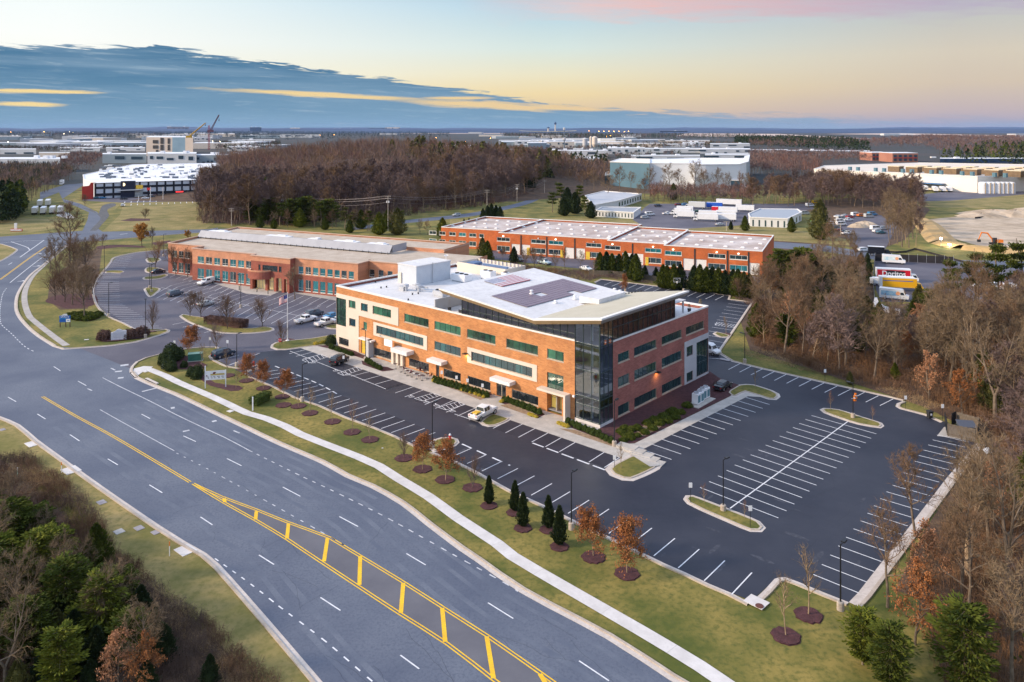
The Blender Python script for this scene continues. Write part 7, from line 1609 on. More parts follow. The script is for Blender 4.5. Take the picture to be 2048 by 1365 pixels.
# ---- the wood on the low hill
def hill(x_,y_):
 return max(0,24*math.exp(-(((x_+110)/170)**2+((y_-690)/150)**2))-3)
hm=MB(); nx_,ny_=36,24; x0_,x1_,y0_,y1_=-520,420,400,1100
vg=[[(x0_+(x1_-x0_)*i/nx_,y0_+(y1_-y0_)*j/ny_) for i in range(nx_+1)] for j in range(ny_+1)]
for j in range(ny_):
 for i in range(nx_): hm.face([(*vg[j+b_][i+a],hill(*vg[j+b_][i+a])-.25) for a,b_ in ((0,0),(1,0),(1,1),(0,1))])
struct(hm,'hill',litter,'low wooded rise behind the brick buildings')
rr=random.Random(5)
W2=PG((398,447),(470,450),(600,450),(720,444),(820,430),(930,416),(1010,404),(1080,384),(1090,366),(1000,374),(900,386),(720,402),(560,408),(400,408))
g2='front trees of the hill wood'
for p in scatter(W2,230,5.2,rr): put(rr.choice(['bp0','bp1','bp2','bp3']),xy=p,z=hill(*p)-.2,h=rr.uniform(15,26),rr=rr,sx=1.15,label='tall slender bare tree in the purple brown hill wood',group=g2)
brush(PG((396,448),(470,451),(600,452),(720,446),(820,432),(930,418),(1010,406),(1080,386),(1080,366),(900,372),(560,392),(400,400)),4200,4.2,[mat('understory_brown',(.075,.038,.028),(.14,.072,.052),.08,.95),tw_p],'wood_understory','dark red brown understory along the foot of the hill wood',8,w=.09,clump=2.5)
for i,(px,py,k,h) in enumerate(((540,432,'ced1',15),(520,420,'pin0',20),(720,400,'pin1',18),(760,395,'ced0',14),(600,420,'pin2',18),(990,345,'pin0',22),(680,372,'ced1',16),(850,372,'pin1',20),(1060,385,'ced0',16),(1075,378,'pin2',18),(1050,380,'ced1',18),(1100,372,'ced0',15))): put(k,px,py,h,'dark evergreen standing among the bare hill wood',rr=rr,group='evergreens of the hill wood')
class TB:  # merged light trees for masses
 def __init__(s): s.v=[]; s.f=[]; s.m=[]
def mass_tree(b,x_,y_,z,h,rr,mi,n=70,w=.16,cw=.30):
 c0=Vector((x_,y_,z));
 b.face([c0+Vector((-.18,0,0)),c0+Vector((.18,0,0)),c0+Vector((.05,0,h*.8))],2)
 for _ in range(n):
  v=rv(rr); a=c0+Vector((v.x*h*cw*.35,v.y*h*cw*.35,h*(.5+.12*v.z))); q=c0+Vector((v.x*h*cw*rr.uniform(.5,1.1),v.y*h*cw*rr.uniform(.5,1.1),h*(.66+.34*v.z*rr.uniform(.6,1))))
  a=a.lerp(q,rr.uniform(0,.6)); d=rv(rr)*w; b.face([a-d,a+d,q],mi)
def mass_con(b,x_,y_,z,h,rr,mi,n=60,cw=.26):
 for _ in range(n):
  t=rr.random(); a=rr.random()*6.28; R_=h*cw*(1-t)**.6*rr.uniform(.5,1.1); c_=Vector((x_+math.cos(a)*R_,y_+math.sin(a)*R_,z+h*(.15+.85*t))); s=h*.075; u_=rv(rr)*s; w_=rv(rr)*s; b.face([c_-u_,c_-w_,c_+u_,c_+w_],mi)
b=MB()
W4=[(-172,450),(-120,445),(0,540),(50,660),(60,900),(-60,960),(-340,900),(-268,700)]
for p in scatter(W4,1900,6.4,rr): mass_tree(b,p[0],p[1],hill(*p),rr.uniform(14,25),rr,rr.choice((0,0,1,1,3)),95,.13)
for p in scatter([(-120,640),(30,600),(60,800),(-60,850)],70,7,rr): mass_con(b,p[0],p[1],hill(*p),rr.uniform(15,21),rr,4,90)
for p in scatter(PG((395,448),(430,446),(440,380),(405,380)),40,6,rr): mass_tree(b,p[0],p[1],0,rr.uniform(18,24),rr,0,70)
tag(b.obj('hill_wood',[tw_p,tw_b,bark_g,tw_r,nd_o]),'leafless purple brown wood covering the low hill',None,None,'stuff')
# ---- masses in the distance
b=MB()
def massreg(px,n,dm,h0,h1,mi,con=False,k=1.0,nn=None):
 P=PG(*px)
 for p in scatter(P,n,dm,rr):
  (mass_con if con else mass_tree)(b,p[0],p[1],0,rr.uniform(h0,h1),rr,rr.choice(mi) if isinstance(mi,tuple) else mi,nn or (40 if p[1]>700 else 90),*( () if con else (.17*max(1,p[1]/500),.36)))
massreg(((-60,412),(60,405),(112,374),(150,358),(110,346),(60,345),(-60,348)),520,4.5,12,17,(0,1,0,4))
massreg(((112,352),(150,352),(185,345),(205,322),(150,318),(118,330)),90,6,14,19,(3,0,3))
massreg(((-40,452),(20,446),(52,425),(40,404),(-60,404)),120,4,10,16,(4,5),True,nn=120)
massreg(((1090,372),(1180,378),(1225,372),(1220,345),(1150,330),(1050,335),(1040,360)),420,7,12,18,(0,1)); massreg(((1130,345),(1220,340),(1215,330),(1120,330)),25,9,14,19,(4,),True)
massreg(((1500,326),(1640,330),(1745,324),(1745,314),(1500,309)),420,8,10,16,(0,3,0),nn=30)
massreg(((1500,352),(1640,360),(1640,330),(1500,325)),300,6,12,18,(0,3)); massreg(((1620,395),(1760,402),(1830,410),(1800,392),(1760,380),(1640,366)),260,5,10,16,(0,1))
massreg(((1300,406),(1500,412),(1520,390),(1300,388)),230,5,8,12,(3,0))
massreg(((1500,300),(1850,300),(1900,318),(2048,331),(2300,335),(2300,282),(1850,276),(1760,285),(1500,287)),2600,12,16,26,(0,3,0),nn=26)
massreg(((1470,292),(1740,306),(1700,286),(1560,280),(1470,282)),900,12,18,24,(4,),True,nn=26)
massreg(((1880,322),(2048,338),(2300,345),(2300,300),(1980,296)),300,10,16,22,(4,5),True,nn=50)
massreg(((1020,278),(1170,282),(1300,279),(1500,281),(1520,275),(1100,271),(1000,271)),1600,24,16,26,(4,0,4),True,nn=12)
massreg(((-40,281),(300,282),(560,284),(900,276),(900,268),(500,266),(-40,266)),4200,24,18,28,(6,),True,nn=9)
massreg(((60,275),(330,275),(330,269),(60,268)),200,30,16,26,(0,),nn=12)
massreg(((1150,302),(1420,296),(1500,292),(1420,289),(1150,291)),700,10,8,15,(0,1,4),nn=22); massreg(((1020,305),(1180,303),(1180,299),(1020,300)),90,12,8,13,(0,),nn=22)
massreg(((0,306),(120,305),(210,302),(290,300),(290,297),(0,297)),420,8,8,13,(4,0),nn=20); massreg(((430,306),(560,304),(560,290),(430,290)),360,9,12,18,(0,4),nn=22)
massreg(((1200,330),(1230,330),(1380,312),(1370,309),(1200,318)),60,9,10,14,(0,4),nn=30)
tag(b.obj('distant_wood',[tw_p,tw_b,bark_g,tw_r,nd_d,nd_g,mat('blue_green_wood',(.012,.035,.04),(.025,.05,.05),.002,1.0)]),'distant belts of bare wood and dark conifers',None,None,'stuff')
# ridge on the horizon
rd=MB(); rr=random.Random(2)
def ridge(Y,h0,amp,seed,xr,dep=2500):
 n=220; pr=None
 for i in range(n+1):
  x_=-xr+2*xr*i/n; hh=h0+amp*mnoise.fractal(Vector((i*.045,seed,0)),1.0,2.0,5)
  cur=((x_,Y,-2),(x_,Y+dep*.5,max(2,hh)),(x_,Y+dep,-2))
  if pr:
   rd.face([pr[0],cur[0],cur[1],pr[1]]); rd.face([pr[1],cur[1],cur[2],pr[2]])
  pr=cur
ridge(24000,85,70,1.3,22000,3000); ridge(13000,45,28,4.1,13000,2200); ridge(8000,20,16,7.7,8500,1500)
struct(rd,'hills',mat('haze_blue_ridge',(.018,.045,.11),(.028,.065,.14),.0006,1.0),'low haze blue ridge along the whole horizon')  # blue of distance haze is put into the ridge colour
hz=MB(); hz.box(0,13900,-3,52000,28200,203)
hm_=bpy.data.materials.new('haze'); hm_.use_nodes=True; q=hm_.node_tree; q.nodes.remove(q.nodes['Principled BSDF']); v=q.nodes.new('ShaderNodeVolumePrincipled'); v.inputs['Color'].default_value=(.40,.58,1,1); v.inputs['Density'].default_value=1.3e-5
q.links.new(v.outputs[0],q.nodes['Material Output'].inputs['Volume']);
tag(hz.obj('haze',hm_),'thin blue evening haze over the whole plain',None,None,'stuff')
fm=MB()
fm.sheet(PG((1350,272.5),(1700,277),(1760,279),(1560,268.5),(1375,267)),.3); fm.sheet(PG((1650,268.5),(1900,271.5),(2048,276),(2048,272),(1800,267)),.3); fm.sheet(PG((790,267.5),(1010,268),(1010,265),(820,264.5)),.3)
struct(fm,'distant_fields',mat('pink_fields',(.55,.42,.36),(.60,.48,.42),.001,1.0),'pale pinkish bare fields near the horizon')
# ------------------------------------------------------------------ vehicles
def paint(n,c,r=.25): return mat('paint_'+n,c,rough=r,spec=.6)
P_={'white':paint('white',(.78,.79,.81)),'black':paint('black',(.012,.014,.022)),'navy':paint('navy',(.02,.035,.06)),'grey':paint('grey',(.10,.12,.15)),'silver':paint('silver',(.45,.47,.48)),'blue':paint('blue',(.05,.22,.42)),'red':paint('red',(.32,.03,.03)),'green':paint('green',(.05,.14,.08)),'ltblue':paint('light_blue',(.45,.58,.66)),'teal':paint('teal',(.04,.14,.18)),'maroon':paint('maroon',(.14,.02,.03)),'yellow':paint('yellow',(.70,.42,.02)),'orange':paint('orange',(.75,.20,.02))}
# stations: x, underside z, belt z, roof z, half width at belt, half width at roof
KIND={'sedan':(4.7,[(-2.35,.42,.78,.80,.70,.66),(-2.25,.32,.92,.96,.84,.74),(-1.55,.28,.98,1.02,.90,.74),(-1.05,.26,.98,1.38,.91,.62),(.45,.26,.96,1.45,.91,.64),(1.25,.26,.94,.98,.91,.74),(1.9,.28,.80,.84,.88,.72),(2.25,.34,.66,.70,.78,.66),(2.35,.42,.58,.60,.66,.6)],(-.95,.25),.33),
 'suv':(4.7,[(-2.35,.5,.95,1.0,.80,.72),(-2.3,.38,1.05,1.30,.90,.74),(-2.0,.34,1.07,1.66,.94,.68),(-.5,.32,1.06,1.74,.95,.70),(.75,.32,1.04,1.70,.95,.68),(1.4,.32,1.02,1.08,.95,.78),(2.0,.36,.92,.97,.90,.76),(2.3,.42,.80,.84,.82,.7),(2.38,.5,.68,.7,.72,.66)],(-2.0,.75),.37),
 'pickup':(5.7,[(-2.9,.6,1.02,1.04,.92,.90),(-2.85,.5,1.08,1.10,.96,.93),(-.95,.45,1.1,1.12,.97,.93),(-.9,.45,1.12,1.80,.98,.74),(.55,.45,1.10,1.84,.98,.74),(1.25,.45,1.10,1.16,.98,.82),(2.5,.5,1.05,1.10,.95,.84),(2.8,.55,.92,.95,.88,.8),(2.85,.6,.75,.77,.8,.75)],(-.9,.55),.42),
 'van':(5.6,[(-2.8,.5,1.2,2.0,.94,.84),(-2.7,.42,1.25,2.2,.98,.86),(.9,.42,1.2,2.2,.98,.86),(1.5,.42,1.15,1.9,.97,.78),(1.95,.45,1.10,1.2,.95,.8),(2.6,.5,.95,1.0,.90,.78),(2.8,.6,.75,.78,.8,.72)],(.9,1.5),.37)}
def wheel(par,x_,y_,r,wd=.24):
 s=1 if y_>0 else -1; b=MB(); b.tube([(x_,y_-s*wd,r),(x_,y_,r)],r,14); o=b.obj('wheel',rubber,par); b=MB(); b.tube([(x_,y_-s*.02,r),(x_,y_+s*.012,r)],r*.62,10); b.obj('rim',rimm,o)
def vehicle(kind,colour,label,px,py,d,group=None,cat=None,extra=None,name=None,small=False):
 x_,y_=G(px,py); A,B=G(*d[0]),G(*d[1]); rz=math.atan2(B[1]-A[1],B[0]-A[0]); nm=name or {'sedan':'parked_car','suv':'parked_car','pickup':'pickup_truck','van':'white_van'}[kind]
 t=thing(nm,label,cat or {'sedan':'car','suv':'car','pickup':'pickup truck','van':'van'}[kind],(x_,y_,.05),rz,group)
 L_,S_,(g0,g1),wr=KIND[kind]; b=MB(); rings=[]
 for x0,zu,zb,zt_,wb_,wt in S_:
  rings.append([(x0,-wb_*.92,zu),(x0,-wb_,(zu+zb)/2),(x0,-wb_*.99,zb),(x0,-wt,zt_),(x0,0,zt_+.03),(x0,wt,zt_),(x0,wb_*.99,zb),(x0,wb_,(zu+zb)/2),(x0,wb_*.92,zu)])
 for i in range(len(rings)-1):
  for k in range(9): k2=(k+1)%9; b.face([rings[i][k],rings[i+1][k],rings[i+1][k2],rings[i][k2]])
 b.face(rings[0]); b.face(rings[-1]); body=b.obj('body',P_[colour],t)
 b=MB()
 def gl(i0,side,f0,f1,lo_=.12,hi_=.86):
  a,c_=S_[i0],S_[i0+1]
  def pt(s,f,h):
   zb=s[2]; zt_=s[3]; wb_=s[4]*.99; wt=s[5]; return (side*(wb_+(wt-wb_)*h+.012),zb+(zt_-zb)*h)
  q=[]
  for f,h in ((f0,lo_),(f1,lo_),(f1,hi_),(f0,hi_)):
   p=[pt(a,0,h),pt(c_,0,h)]; xx=a[0]+(c_[0]-a[0])*f; q.append((xx,p[0][0]+(p[1][0]-p[0][0])*f,p[0][1]+(p[1][1]-p[0][1])*f))
  b.face(q)
 for i in range(len(S_)-1):
  if S_[i][3]-S_[i][2]>.3 or S_[i+1][3]-S_[i+1][2]>.3:
   if kind=='van' and i<1: continue
   hi=S_[i][3]-S_[i][2]>.3; hj=S_[i+1][3]-S_[i+1][2]>.3
   if hi and hj:
    for s in (-1,1): gl(i,s,.04,.48); gl(i,s,.53,.97)
   else:   # windscreen or rear glass, sloping
    a,c_=S_[i],S_[i+1]
    p=[(a[0]+(c_[0]-a[0])*f,s*((a[5]+(c_[5]-a[5])*f)*.9),a[3]+(c_[3]-a[3])*f+.045) for f,s in ((.1,-1),(.88,-1),(.88,1),(.1,1))]; b.face(p)
 if kind=='suv': b.face([(-2.36,-.62,1.12),(-2.36,.62,1.12),(-2.1,.58,1.58),(-2.1,-.58,1.58)])
 b.obj('windows',cglass,t)
 if kind=='pickup':
  b=MB(); b.box(-1.9,0,.75,1.75,1.5,.37); b.box(-1.9,0,1.115,1.7,1.45,.012); b.obj('cargo_bed',darkm,t)
 for x0 in (S_[0][0]+.95,S_[-1][0]-.95):
  for s in (-1,1): wheel(t,x0,s*(S_[3][4]-.01),wr)
 for s in (-1,1):
  b=MB(); b.box(S_[-1][0]-.08,s*.6,S_[-1][2]-.02,.14,.3,.14); b.obj('headlight',headl,t); b=MB(); b.box(S_[0][0]+.03,s*.68,S_[0][2]-.12,.12,.24,.16); b.obj('tail_light',redl,t)
 b=MB(); b.box(S_[0][0],0,.42,.14,1.5,.2); b.box(S_[-1][0]+.01,0,.42,.12,1.4,.2); b.obj('bumper',darkm if colour!='white' else rimm,t)
 if extra: extra(t)
 return t
def kd(a,b_): return (a,b_)
FR=((672,744),(700,730)); WH=((560,652),(602,630))
vehicle('suv','navy','dark blue sport utility car parked by the green cabinet lawn',447,714,((437,722),(478,711)))
vehicle('suv','black','black sport utility car nosed up to the front walk',679,727,FR)
def cargo(t):
 b=MB(); b.box(-1.75,.1,1.12,1.2,1.0,.16); b.obj('yellow_load',P_['yellow'],t)
vehicle('pickup','white','white crew cab pickup with yellow load parked at the front walk',967,834,((930,838),(960,823)),extra=cargo)
vehicle('sedan','black','black sedan parked at the far end of the east walk',1446,778,((1425,790),(1452,775)))
vehicle('van','white','white passenger van nosing out behind the right end of the office',1415,707,((1395,702),(1438,713)))
vehicle('sedan','navy','dark sedan parked on the upper left island lane of the west car park',316,547,((300,549),(332,544)))
vehicle('pickup','white','white work truck with cap before the two storey office windows',412,569,((436,563),(398,573)),extra=lambda t:(lambda b:(b.box(-1.9,0,1.12,1.9,1.7,.75),b.obj('truck_cap',P_['white'],t)))(MB()))
vehicle('suv','grey','dark grey sport utility car alone in the upper rows of the west car park',350,592,((335,595),(366,588)))
vehicle('sedan','silver','silver sedan behind the two bare island trees',412,612,((397,616),(428,609)))
vehicle('pickup','white','white pickup parked left of its twin near the office corner',612,645,((597,648),(630,640)))
vehicle('pickup','white','white pickup parked right of its twin, next to the small island',652,651,((637,654),(669,646)))
vehicle('suv','grey','grey hatchback parked behind the left white pickup',629,632,((614,635),(645,628)))
vehicle('sedan','blue','light blue car behind the right white pickup',664,637,((650,640),(682,632)))
vehicle('sedan','white','white car partly hidden by the beige office corner',678,645,((665,649),(695,641)))
WD=((1060,520),(1100,527))
vehicle('pickup','ltblue','pale blue pickup in the warehouse yard behind the office roof',1089,529,((1075,526),(1103,532))); vehicle('suv','black','black car before the lit warehouse doorway at left',1008,506,((998,510),(1018,502))); vehicle('suv','grey','dark car under the trees at the left of the warehouse yard',1036,523,((1020,520),(1045,526))); vehicle('sedan','white','white car half hidden behind the fence of the warehouse yard',1172,541,((1158,538),(1186,544)))
vehicle('suv','silver','silver car driving on the far curving road, nearer one',913,433,((925,432),(900,434)),name='moving_car'); vehicle('suv','silver','grey car driving on the far curving road, farther one',990,420,((1002,417),(980,421)),name='moving_car')
vehicle('suv','white','white car parked alone at the left end of the plant car park row',245,413.5,((244,417),(247,409)))
for i,(px,py,c_,lab) in enumerate(((173,397,'white','white car at the left end of the row before the red fin'),(183,398,'silver','silver car second in the row before the red fin'),(193,398,'teal','teal car third in the row before the red fin'),(205,398,'blue','blue car at the right end of the row before the red fin'),(248,400,'black','black car below the logo tower of the striped plant'),(291,398.5,'white','white car right of the glass entrance of the striped plant'),(311,393,'maroon','dark red car close to the wall of the striped plant'),(303,396,'navy','dark blue car left of the dark red one by the striped plant'))): vehicle('sedan',c_,lab,px,py,((px-8,py),(px+8,py-.3)))
for i,(px,py,c_,k,lab) in enumerate(((1290,438,'silver','suv','silver car beside the low white annexe'),(1357,412,'maroon','suv','dark red car at the back of the truck yard'),(1370,412,'blue','suv','bright blue car at the back of the truck yard'),(1376,419,'navy','sedan','dark car left of the grey box truck'),(1403,425,'teal','sedan','teal car between the box trucks'),(1394,425,'green','sedan','green car between the box trucks'),
   (1695,470,'white','pickup','white pickup nearest the crossroads in the contractor lot'),(1690,466,'navy','sedan','dark car behind the white pickup of the contractor lot'),(1680,463,'maroon','sedan','dark red car in the contractor lot'),(1672,459,'teal','suv','dark teal car in the contractor lot'),(1682,452,'white','van','white van in the contractor lot'),(1680,447,'white','van','second white van in the contractor lot'),(1683,441,'silver','van','silver van in the contractor lot'),(1676,436,'white','sedan','white car at the back of the contractor lot'),(1690,434,'silver','sedan','silver car at the back of the contractor lot'),
   (1755,466,'white','suv','white car at the right side of the contractor lot'),(1762,468,'teal','sedan','teal car at the right side of the contractor lot'),(1752,461,'white','van','white van with ladder at the right side of the contractor lot'),(1727,504,'white','suv','white car waiting at the roadside left of the black truck'),(1603,427,'maroon','sedan','dark red car behind the small white office'),(1610,430,'silver','van','silver van behind the small white office'))):
 vehicle(k,c_,lab,px,py,((px-9,py+.5),(px+9,py-.3)))
for i,(px,py,c_,k,lab) in enumerate(((1660,452,'white','van','white van half hidden by the big olive conifer'),(1696,443,'white','pickup','white pickup in the middle of the contractor lot'),(1700,437,'red','suv','red car near the back of the contractor lot'),(1712,433,'white','van','white van at the back fence of the contractor lot'),(1722,434,'orange','suv','orange machine at the back of the contractor lot'),(1745,432,'blue','van','blue covered load at the back of the contractor lot'),
   (1738,436,'silver','van','silver van at the back of the contractor lot'),(1766,460,'silver','suv','silver car at the right edge of the contractor lot'),(1300,432,'white','van','white service van beside the annexe'),(1316,414,'navy','suv','dark blue car at the back left of the truck yard'),(1335,430,'white','pickup','white pickup left of the box trucks'),(1440,452,'silver','sedan','silver car in front of the white trailers'),(1478,412,'green','van','green van behind the white trailers'),(1620,414,'white','van','white van behind the big conifer'),(1632,408,'yellow','van','yellow van behind the big conifer'),
   (1960,575,'white','van','white van under the right hand pines'),(1985,580,'white','van','second white van under the right hand pines'),(2020,582,'white','van','third white van under the right hand pines'),(2044,585,'white','van','white van at the right frame edge under the pines'))):
 vehicle(k,c_,lab,px,py,((px-9,py+.5),(px+9,py-.3)))
def boxtruck(label,px,py,d,boxm,L_=7,hh=2.7,cabc='white',name='box_truck',cat='truck',trailer=False,deco=None,wd=2.4,z0=1.0,cab=True):
 x_,y_=G(px,py); A,B=G(*d[0]),G(*d[1]); t=thing(name,label,cat,(x_,y_,.05),math.atan2(B[1]-A[1],B[0]-A[0]))
 b=MB(); b.box(0,0,z0,L_,wd,hh); b.obj('cargo_box',boxm,t); b=MB(); b.box(0,0,z0+hh,L_+.04,wd+.04,.06); b.obj('box_roof',hvacw,t)
 b=MB(); b.box(0,0,.7,L_,.9,.3); b.obj('chassis',darkm,t)
 if cab and not trailer:
  b=MB(); x0=L_/2+.15; prof=[(x0,.5),(x0+2.0,.5),(x0+2.05,1.35),(x0+1.75,1.55),(x0+1.35,2.4),(x0,2.45)]
  b.face([(p[0],-1.05,p[1]) for p in prof]); b.face([(p[0],1.05,p[1]) for p in prof][::-1])
  for i in range(len(prof)): p,q=prof[i],prof[(i+1)%len(prof)]; b.face([(p[0],-1.05,p[1]),(p[0],1.05,p[1]),(q[0],1.05,q[1]),(q[0],-1.05,q[1])])
  b.obj('cab',P_[cabc],t); b=MB(); b.face([(x0+1.79,-.9,1.62),(x0+1.79,.9,1.62),(x0+1.41,.9,2.32),(x0+1.41,-.9,2.32)])
  for s in (-1,1): b.face([(x0+.4,s*1.06,1.5),(x0+1.6,s*1.06,1.5),(x0+1.3,s*1.06,2.25),(x0+.4,s*1.06,2.25)])
  b.obj('windows',cglass,t);
  for s in (-1,1): wheel(t,x0+1.1,s*1.05,.48,.3)
 for x1 in ((-L_/2+1.3,) if not trailer else (-L_/2+1.2,-L_/2+2.4)):
  for s in (-1,1): wheel(t,x1,s*1.15,.48,.4)
 if trailer: b=MB(); b.box(L_/2-2,.7,0,.15,.15,z0); b.box(L_/2-2,-.7,0,.15,.15,z0); b.obj('landing_leg',metalg,t)
 if deco: deco(t,L_,wd,z0,hh)
 return t
wbx=mat('truck_box_white',(.74,.75,.77),(.80,.81,.83),.6,.5)
# snack trucks
def textobj(txt,size,m,par,loc,rot,ext=.004,bold=0.0,sx=1.0):
 cu=bpy.data.curves.new('lettering','FONT'); cu.body=txt; cu.size=size; cu.extrude=ext; cu.align_x='CENTER'; cu.align_y='CENTER'; cu.offset=bold
 q=bpy.data.objects.new('t',cu); me=bpy.data.meshes.new_from_object(q); bpy.data.objects.remove(q); me.materials.clear(); me.materials.append(m); o=bpy.data.objects.new('lettering',me); C.objects.link(o); o.location=loc; o.rotation_euler=rot; o.scale=(sx,1,1); o.parent=par; return o
wht=mat('sign_letter_white',(.9,.9,.9),rough=.5); blk=mat('sign_letter_black',(.02,.02,.03),rough=.5); blu=mat('sign_blue',(.01,.12,.45),rough=.5)
def doritos(t,L_,wd,z0,hh):
 b=MB(); y_=-wd/2-.012; b.box(0,-wd/2-.006,z0+.08,L_-.35,.012,hh-.35); b.obj('red_side_panel',mat('truck_red',(.62,.012,.03),rough=.4),t)
 b=MB(); b.face([(-L_*.2,y_-.01,z0+hh*.86),(-L_*.28,y_-.01,z0+.5),(L_*.30,y_-.01,z0+.3),(L_*.33,y_-.01,z0+hh*.78)]); b.obj('dark_flash',blk,t)
 textobj('Doritos',2.1,wht,t,(0,y_-.03,z0+hh*.5),(R(90),0,0),bold=.04)
boxtruck('red snack truck with large white lettering in the delivery yard',1786,563,((1750,561),(1830,565)),wbx,9.6,2.9,deco=doritos)
def yelt(t,L_,wd,z0,hh):
 b=MB(); b.box(.6,-wd/2-.006,z0+.05,L_-.2,.012,hh-.3); b.obj('yellow_side_panel',mat('truck_yellow',(.78,.40,.01),rough=.4),t); b=MB(); b.box(.2,-wd/2-.02,z0+hh*.62,L_*.85,.02,.22); b.obj('blue_stripe',blu,t)
boxtruck('yellow sided delivery truck between the red truck and the blue step van',1793,581,((1757,579),(1837,583)),wbx,9.3,2.9,cabc='yellow',deco=yelt)
boxtruck('white delivery truck wedged behind the yellow sided truck',1770,572,((1735,570),(1815,574)),wbx,8.5,1.6,cab=False,z0=.7)
def stepvan(label,px,py,d,deco_m,L_=7.2):
 x_,y_=G(px,py); A,B=G(*d[0]),G(*d[1]); t=thing('step_van',label,'delivery van',(x_,y_,.05),math.atan2(B[1]-A[1],B[0]-A[0]))
 prof=[(-L_/2,.6),(L_/2,.6),(L_/2+.1,1.4),(L_/2-.7,1.6),(L_/2-1.2,2.7),(L_/2-1.5,3.0),(-L_/2,3.1)]; b=MB()
 b.face([(p[0],-1.15,p[1]) for p in prof]); b.face([(p[0],1.15,p[1]) for p in prof][::-1])
 for i in range(len(prof)): p,q=prof[i],prof[(i+1)%len(prof)]; b.face([(p[0],-1.15,p[1]),(p[0],1.15,p[1]),(q[0],1.15,q[1]),(q[0],-1.15,q[1])])
 b.obj('body',P_['white'],t); b=MB(); b.face([(L_/2-.68,-1,1.66),(L_/2-.68,1,1.66),(L_/2-1.14,1,2.62),(L_/2-1.14,-1,2.62)]); b.face([(L_/2-2.0,-1.16,1.6),(L_/2-1.0,-1.16,1.6),(L_/2-1.3,-1.16,2.3),(L_/2-2.0,-1.16,2.3)]); b.obj('windows',cglass,t)
 b=MB(); b.box(-.9,-1.16,1.3,L_*.62,.012,1.2); b.obj('side_picture',deco_m,t); b=MB(); b.ring(0,0,0,[(.55,0),(.55,.02),(0,.02)],14); o=b.obj('round_emblem',mat('emblem_red',(.75,.20,.10),(.85,.55,.3),3,.5,world=False),t,loc=(1.0,-1.17,2.0)); o.rotation_euler=(R(90),0,0)
 for x0 in (-L_/2+1.4,L_/2-1.0):
  for s in (-1,1): wheel(t,x0,s*1.12,.45,.35)
 b=MB(); b.box(-L_/2-.05,0,.5,.1,2.2,.2); b.obj('bumper',darkm,t); return t
pic=mat('pale_sky_picture',(.42,.62,.74),(.72,.80,.78),.8,.5)
stepvan('white step van with pale sky picture beside the dark screened fence',1787,528,((1755,526),(1820,530)),pic); stepvan('blue pictured step van nearest the trees in the delivery yard',1788,600,((1757,597),(1820,603)),mat('blue_picture',(.10,.32,.60),(.45,.65,.75),.8,.5))
boxtruck('black box truck parked at the roadside corner above the delivery yard',1752,512,((1738,511),(1775,513)),P_['black'],5.5,2.4,cabc='black')
# white trailers of the upper yard
for px,py,L_,h_,col_,lab,tr in ((1372,437,8.5,2.7,wbx,'nearest white box truck with sign in the truck yard',False),(1366,431,9,2.7,wbx,'second white box truck of the left file in the truck yard',False),(1370,426,9,2.6,wbx,'third white box truck of the left file in the truck yard',False),(1394,418,9.5,3.0,mat('truck_box_grey',(.60,.62,.62),rough=.5),'tall pale grey box truck at the back of the truck yard',False),
   (1429,418,9,2.7,mat('truck_box_blue',(.01,.09,.50),rough=.5),'bright blue box trailer in the truck yard',True),(1458,412,15,2.9,wbx,'long white trailer at the back of the truck yard',True),(1416,443,10,2.8,wbx,'white box truck nearest the bushes in the truck yard middle',False),(1416,436,9.5,2.7,wbx,'white box truck second from the bushes in the yard middle',False),(1452,443,10,2.8,wbx,'white trailer nearest the ragged cedar',True),(1452,436,10,2.7,wbx,'white trailer second from the ragged cedar',True),(1456,428,10,2.7,wbx,'white trailer third from the ragged cedar',True),
   (1430,425,3.4,2.2,mat('truck_red',(.62,.012,.03),rough=.4),'small red box between the blue trailer and white trucks',True),(1490,424,10,2.7,wbx,'white trailer against the corner of the small white office',True),(1395,398,8,2.5,wbx,''  ,True)):
 if lab: boxtruck(lab,px,py,((px+30,py+1.2),(px-30,py-1.2)),col_,L_,h_,trailer=tr)
# six trailers by the drive
for i,(px,py,lab) in enumerate(((66,433,'front trailer at the left end of the six white trailers'),(83,433,'second trailer in the front row of six white trailers'),(101,432,'third trailer in the front row of six white trailers'),(117,431.5,'front trailer at the right end of the six white trailers'),(76,418,'left trailer in the back row of the six white trailers'),(92,417,'right trailer in the back row of the six white trailers'))):
 q=G(px,py); boxtruck(lab,px+4,py-5,((px,py),(px+7.5,py-8)),mat('cream_trailer',(.70,.66,.58),(.76,.72,.64),.4,.6),12,2.7,trailer=True,name='semi_trailer',cat='trailer')
boxtruck('white box truck driving down the plant road at upper left',124,370,((132,366),(118,372)),wbx,7,3.0)
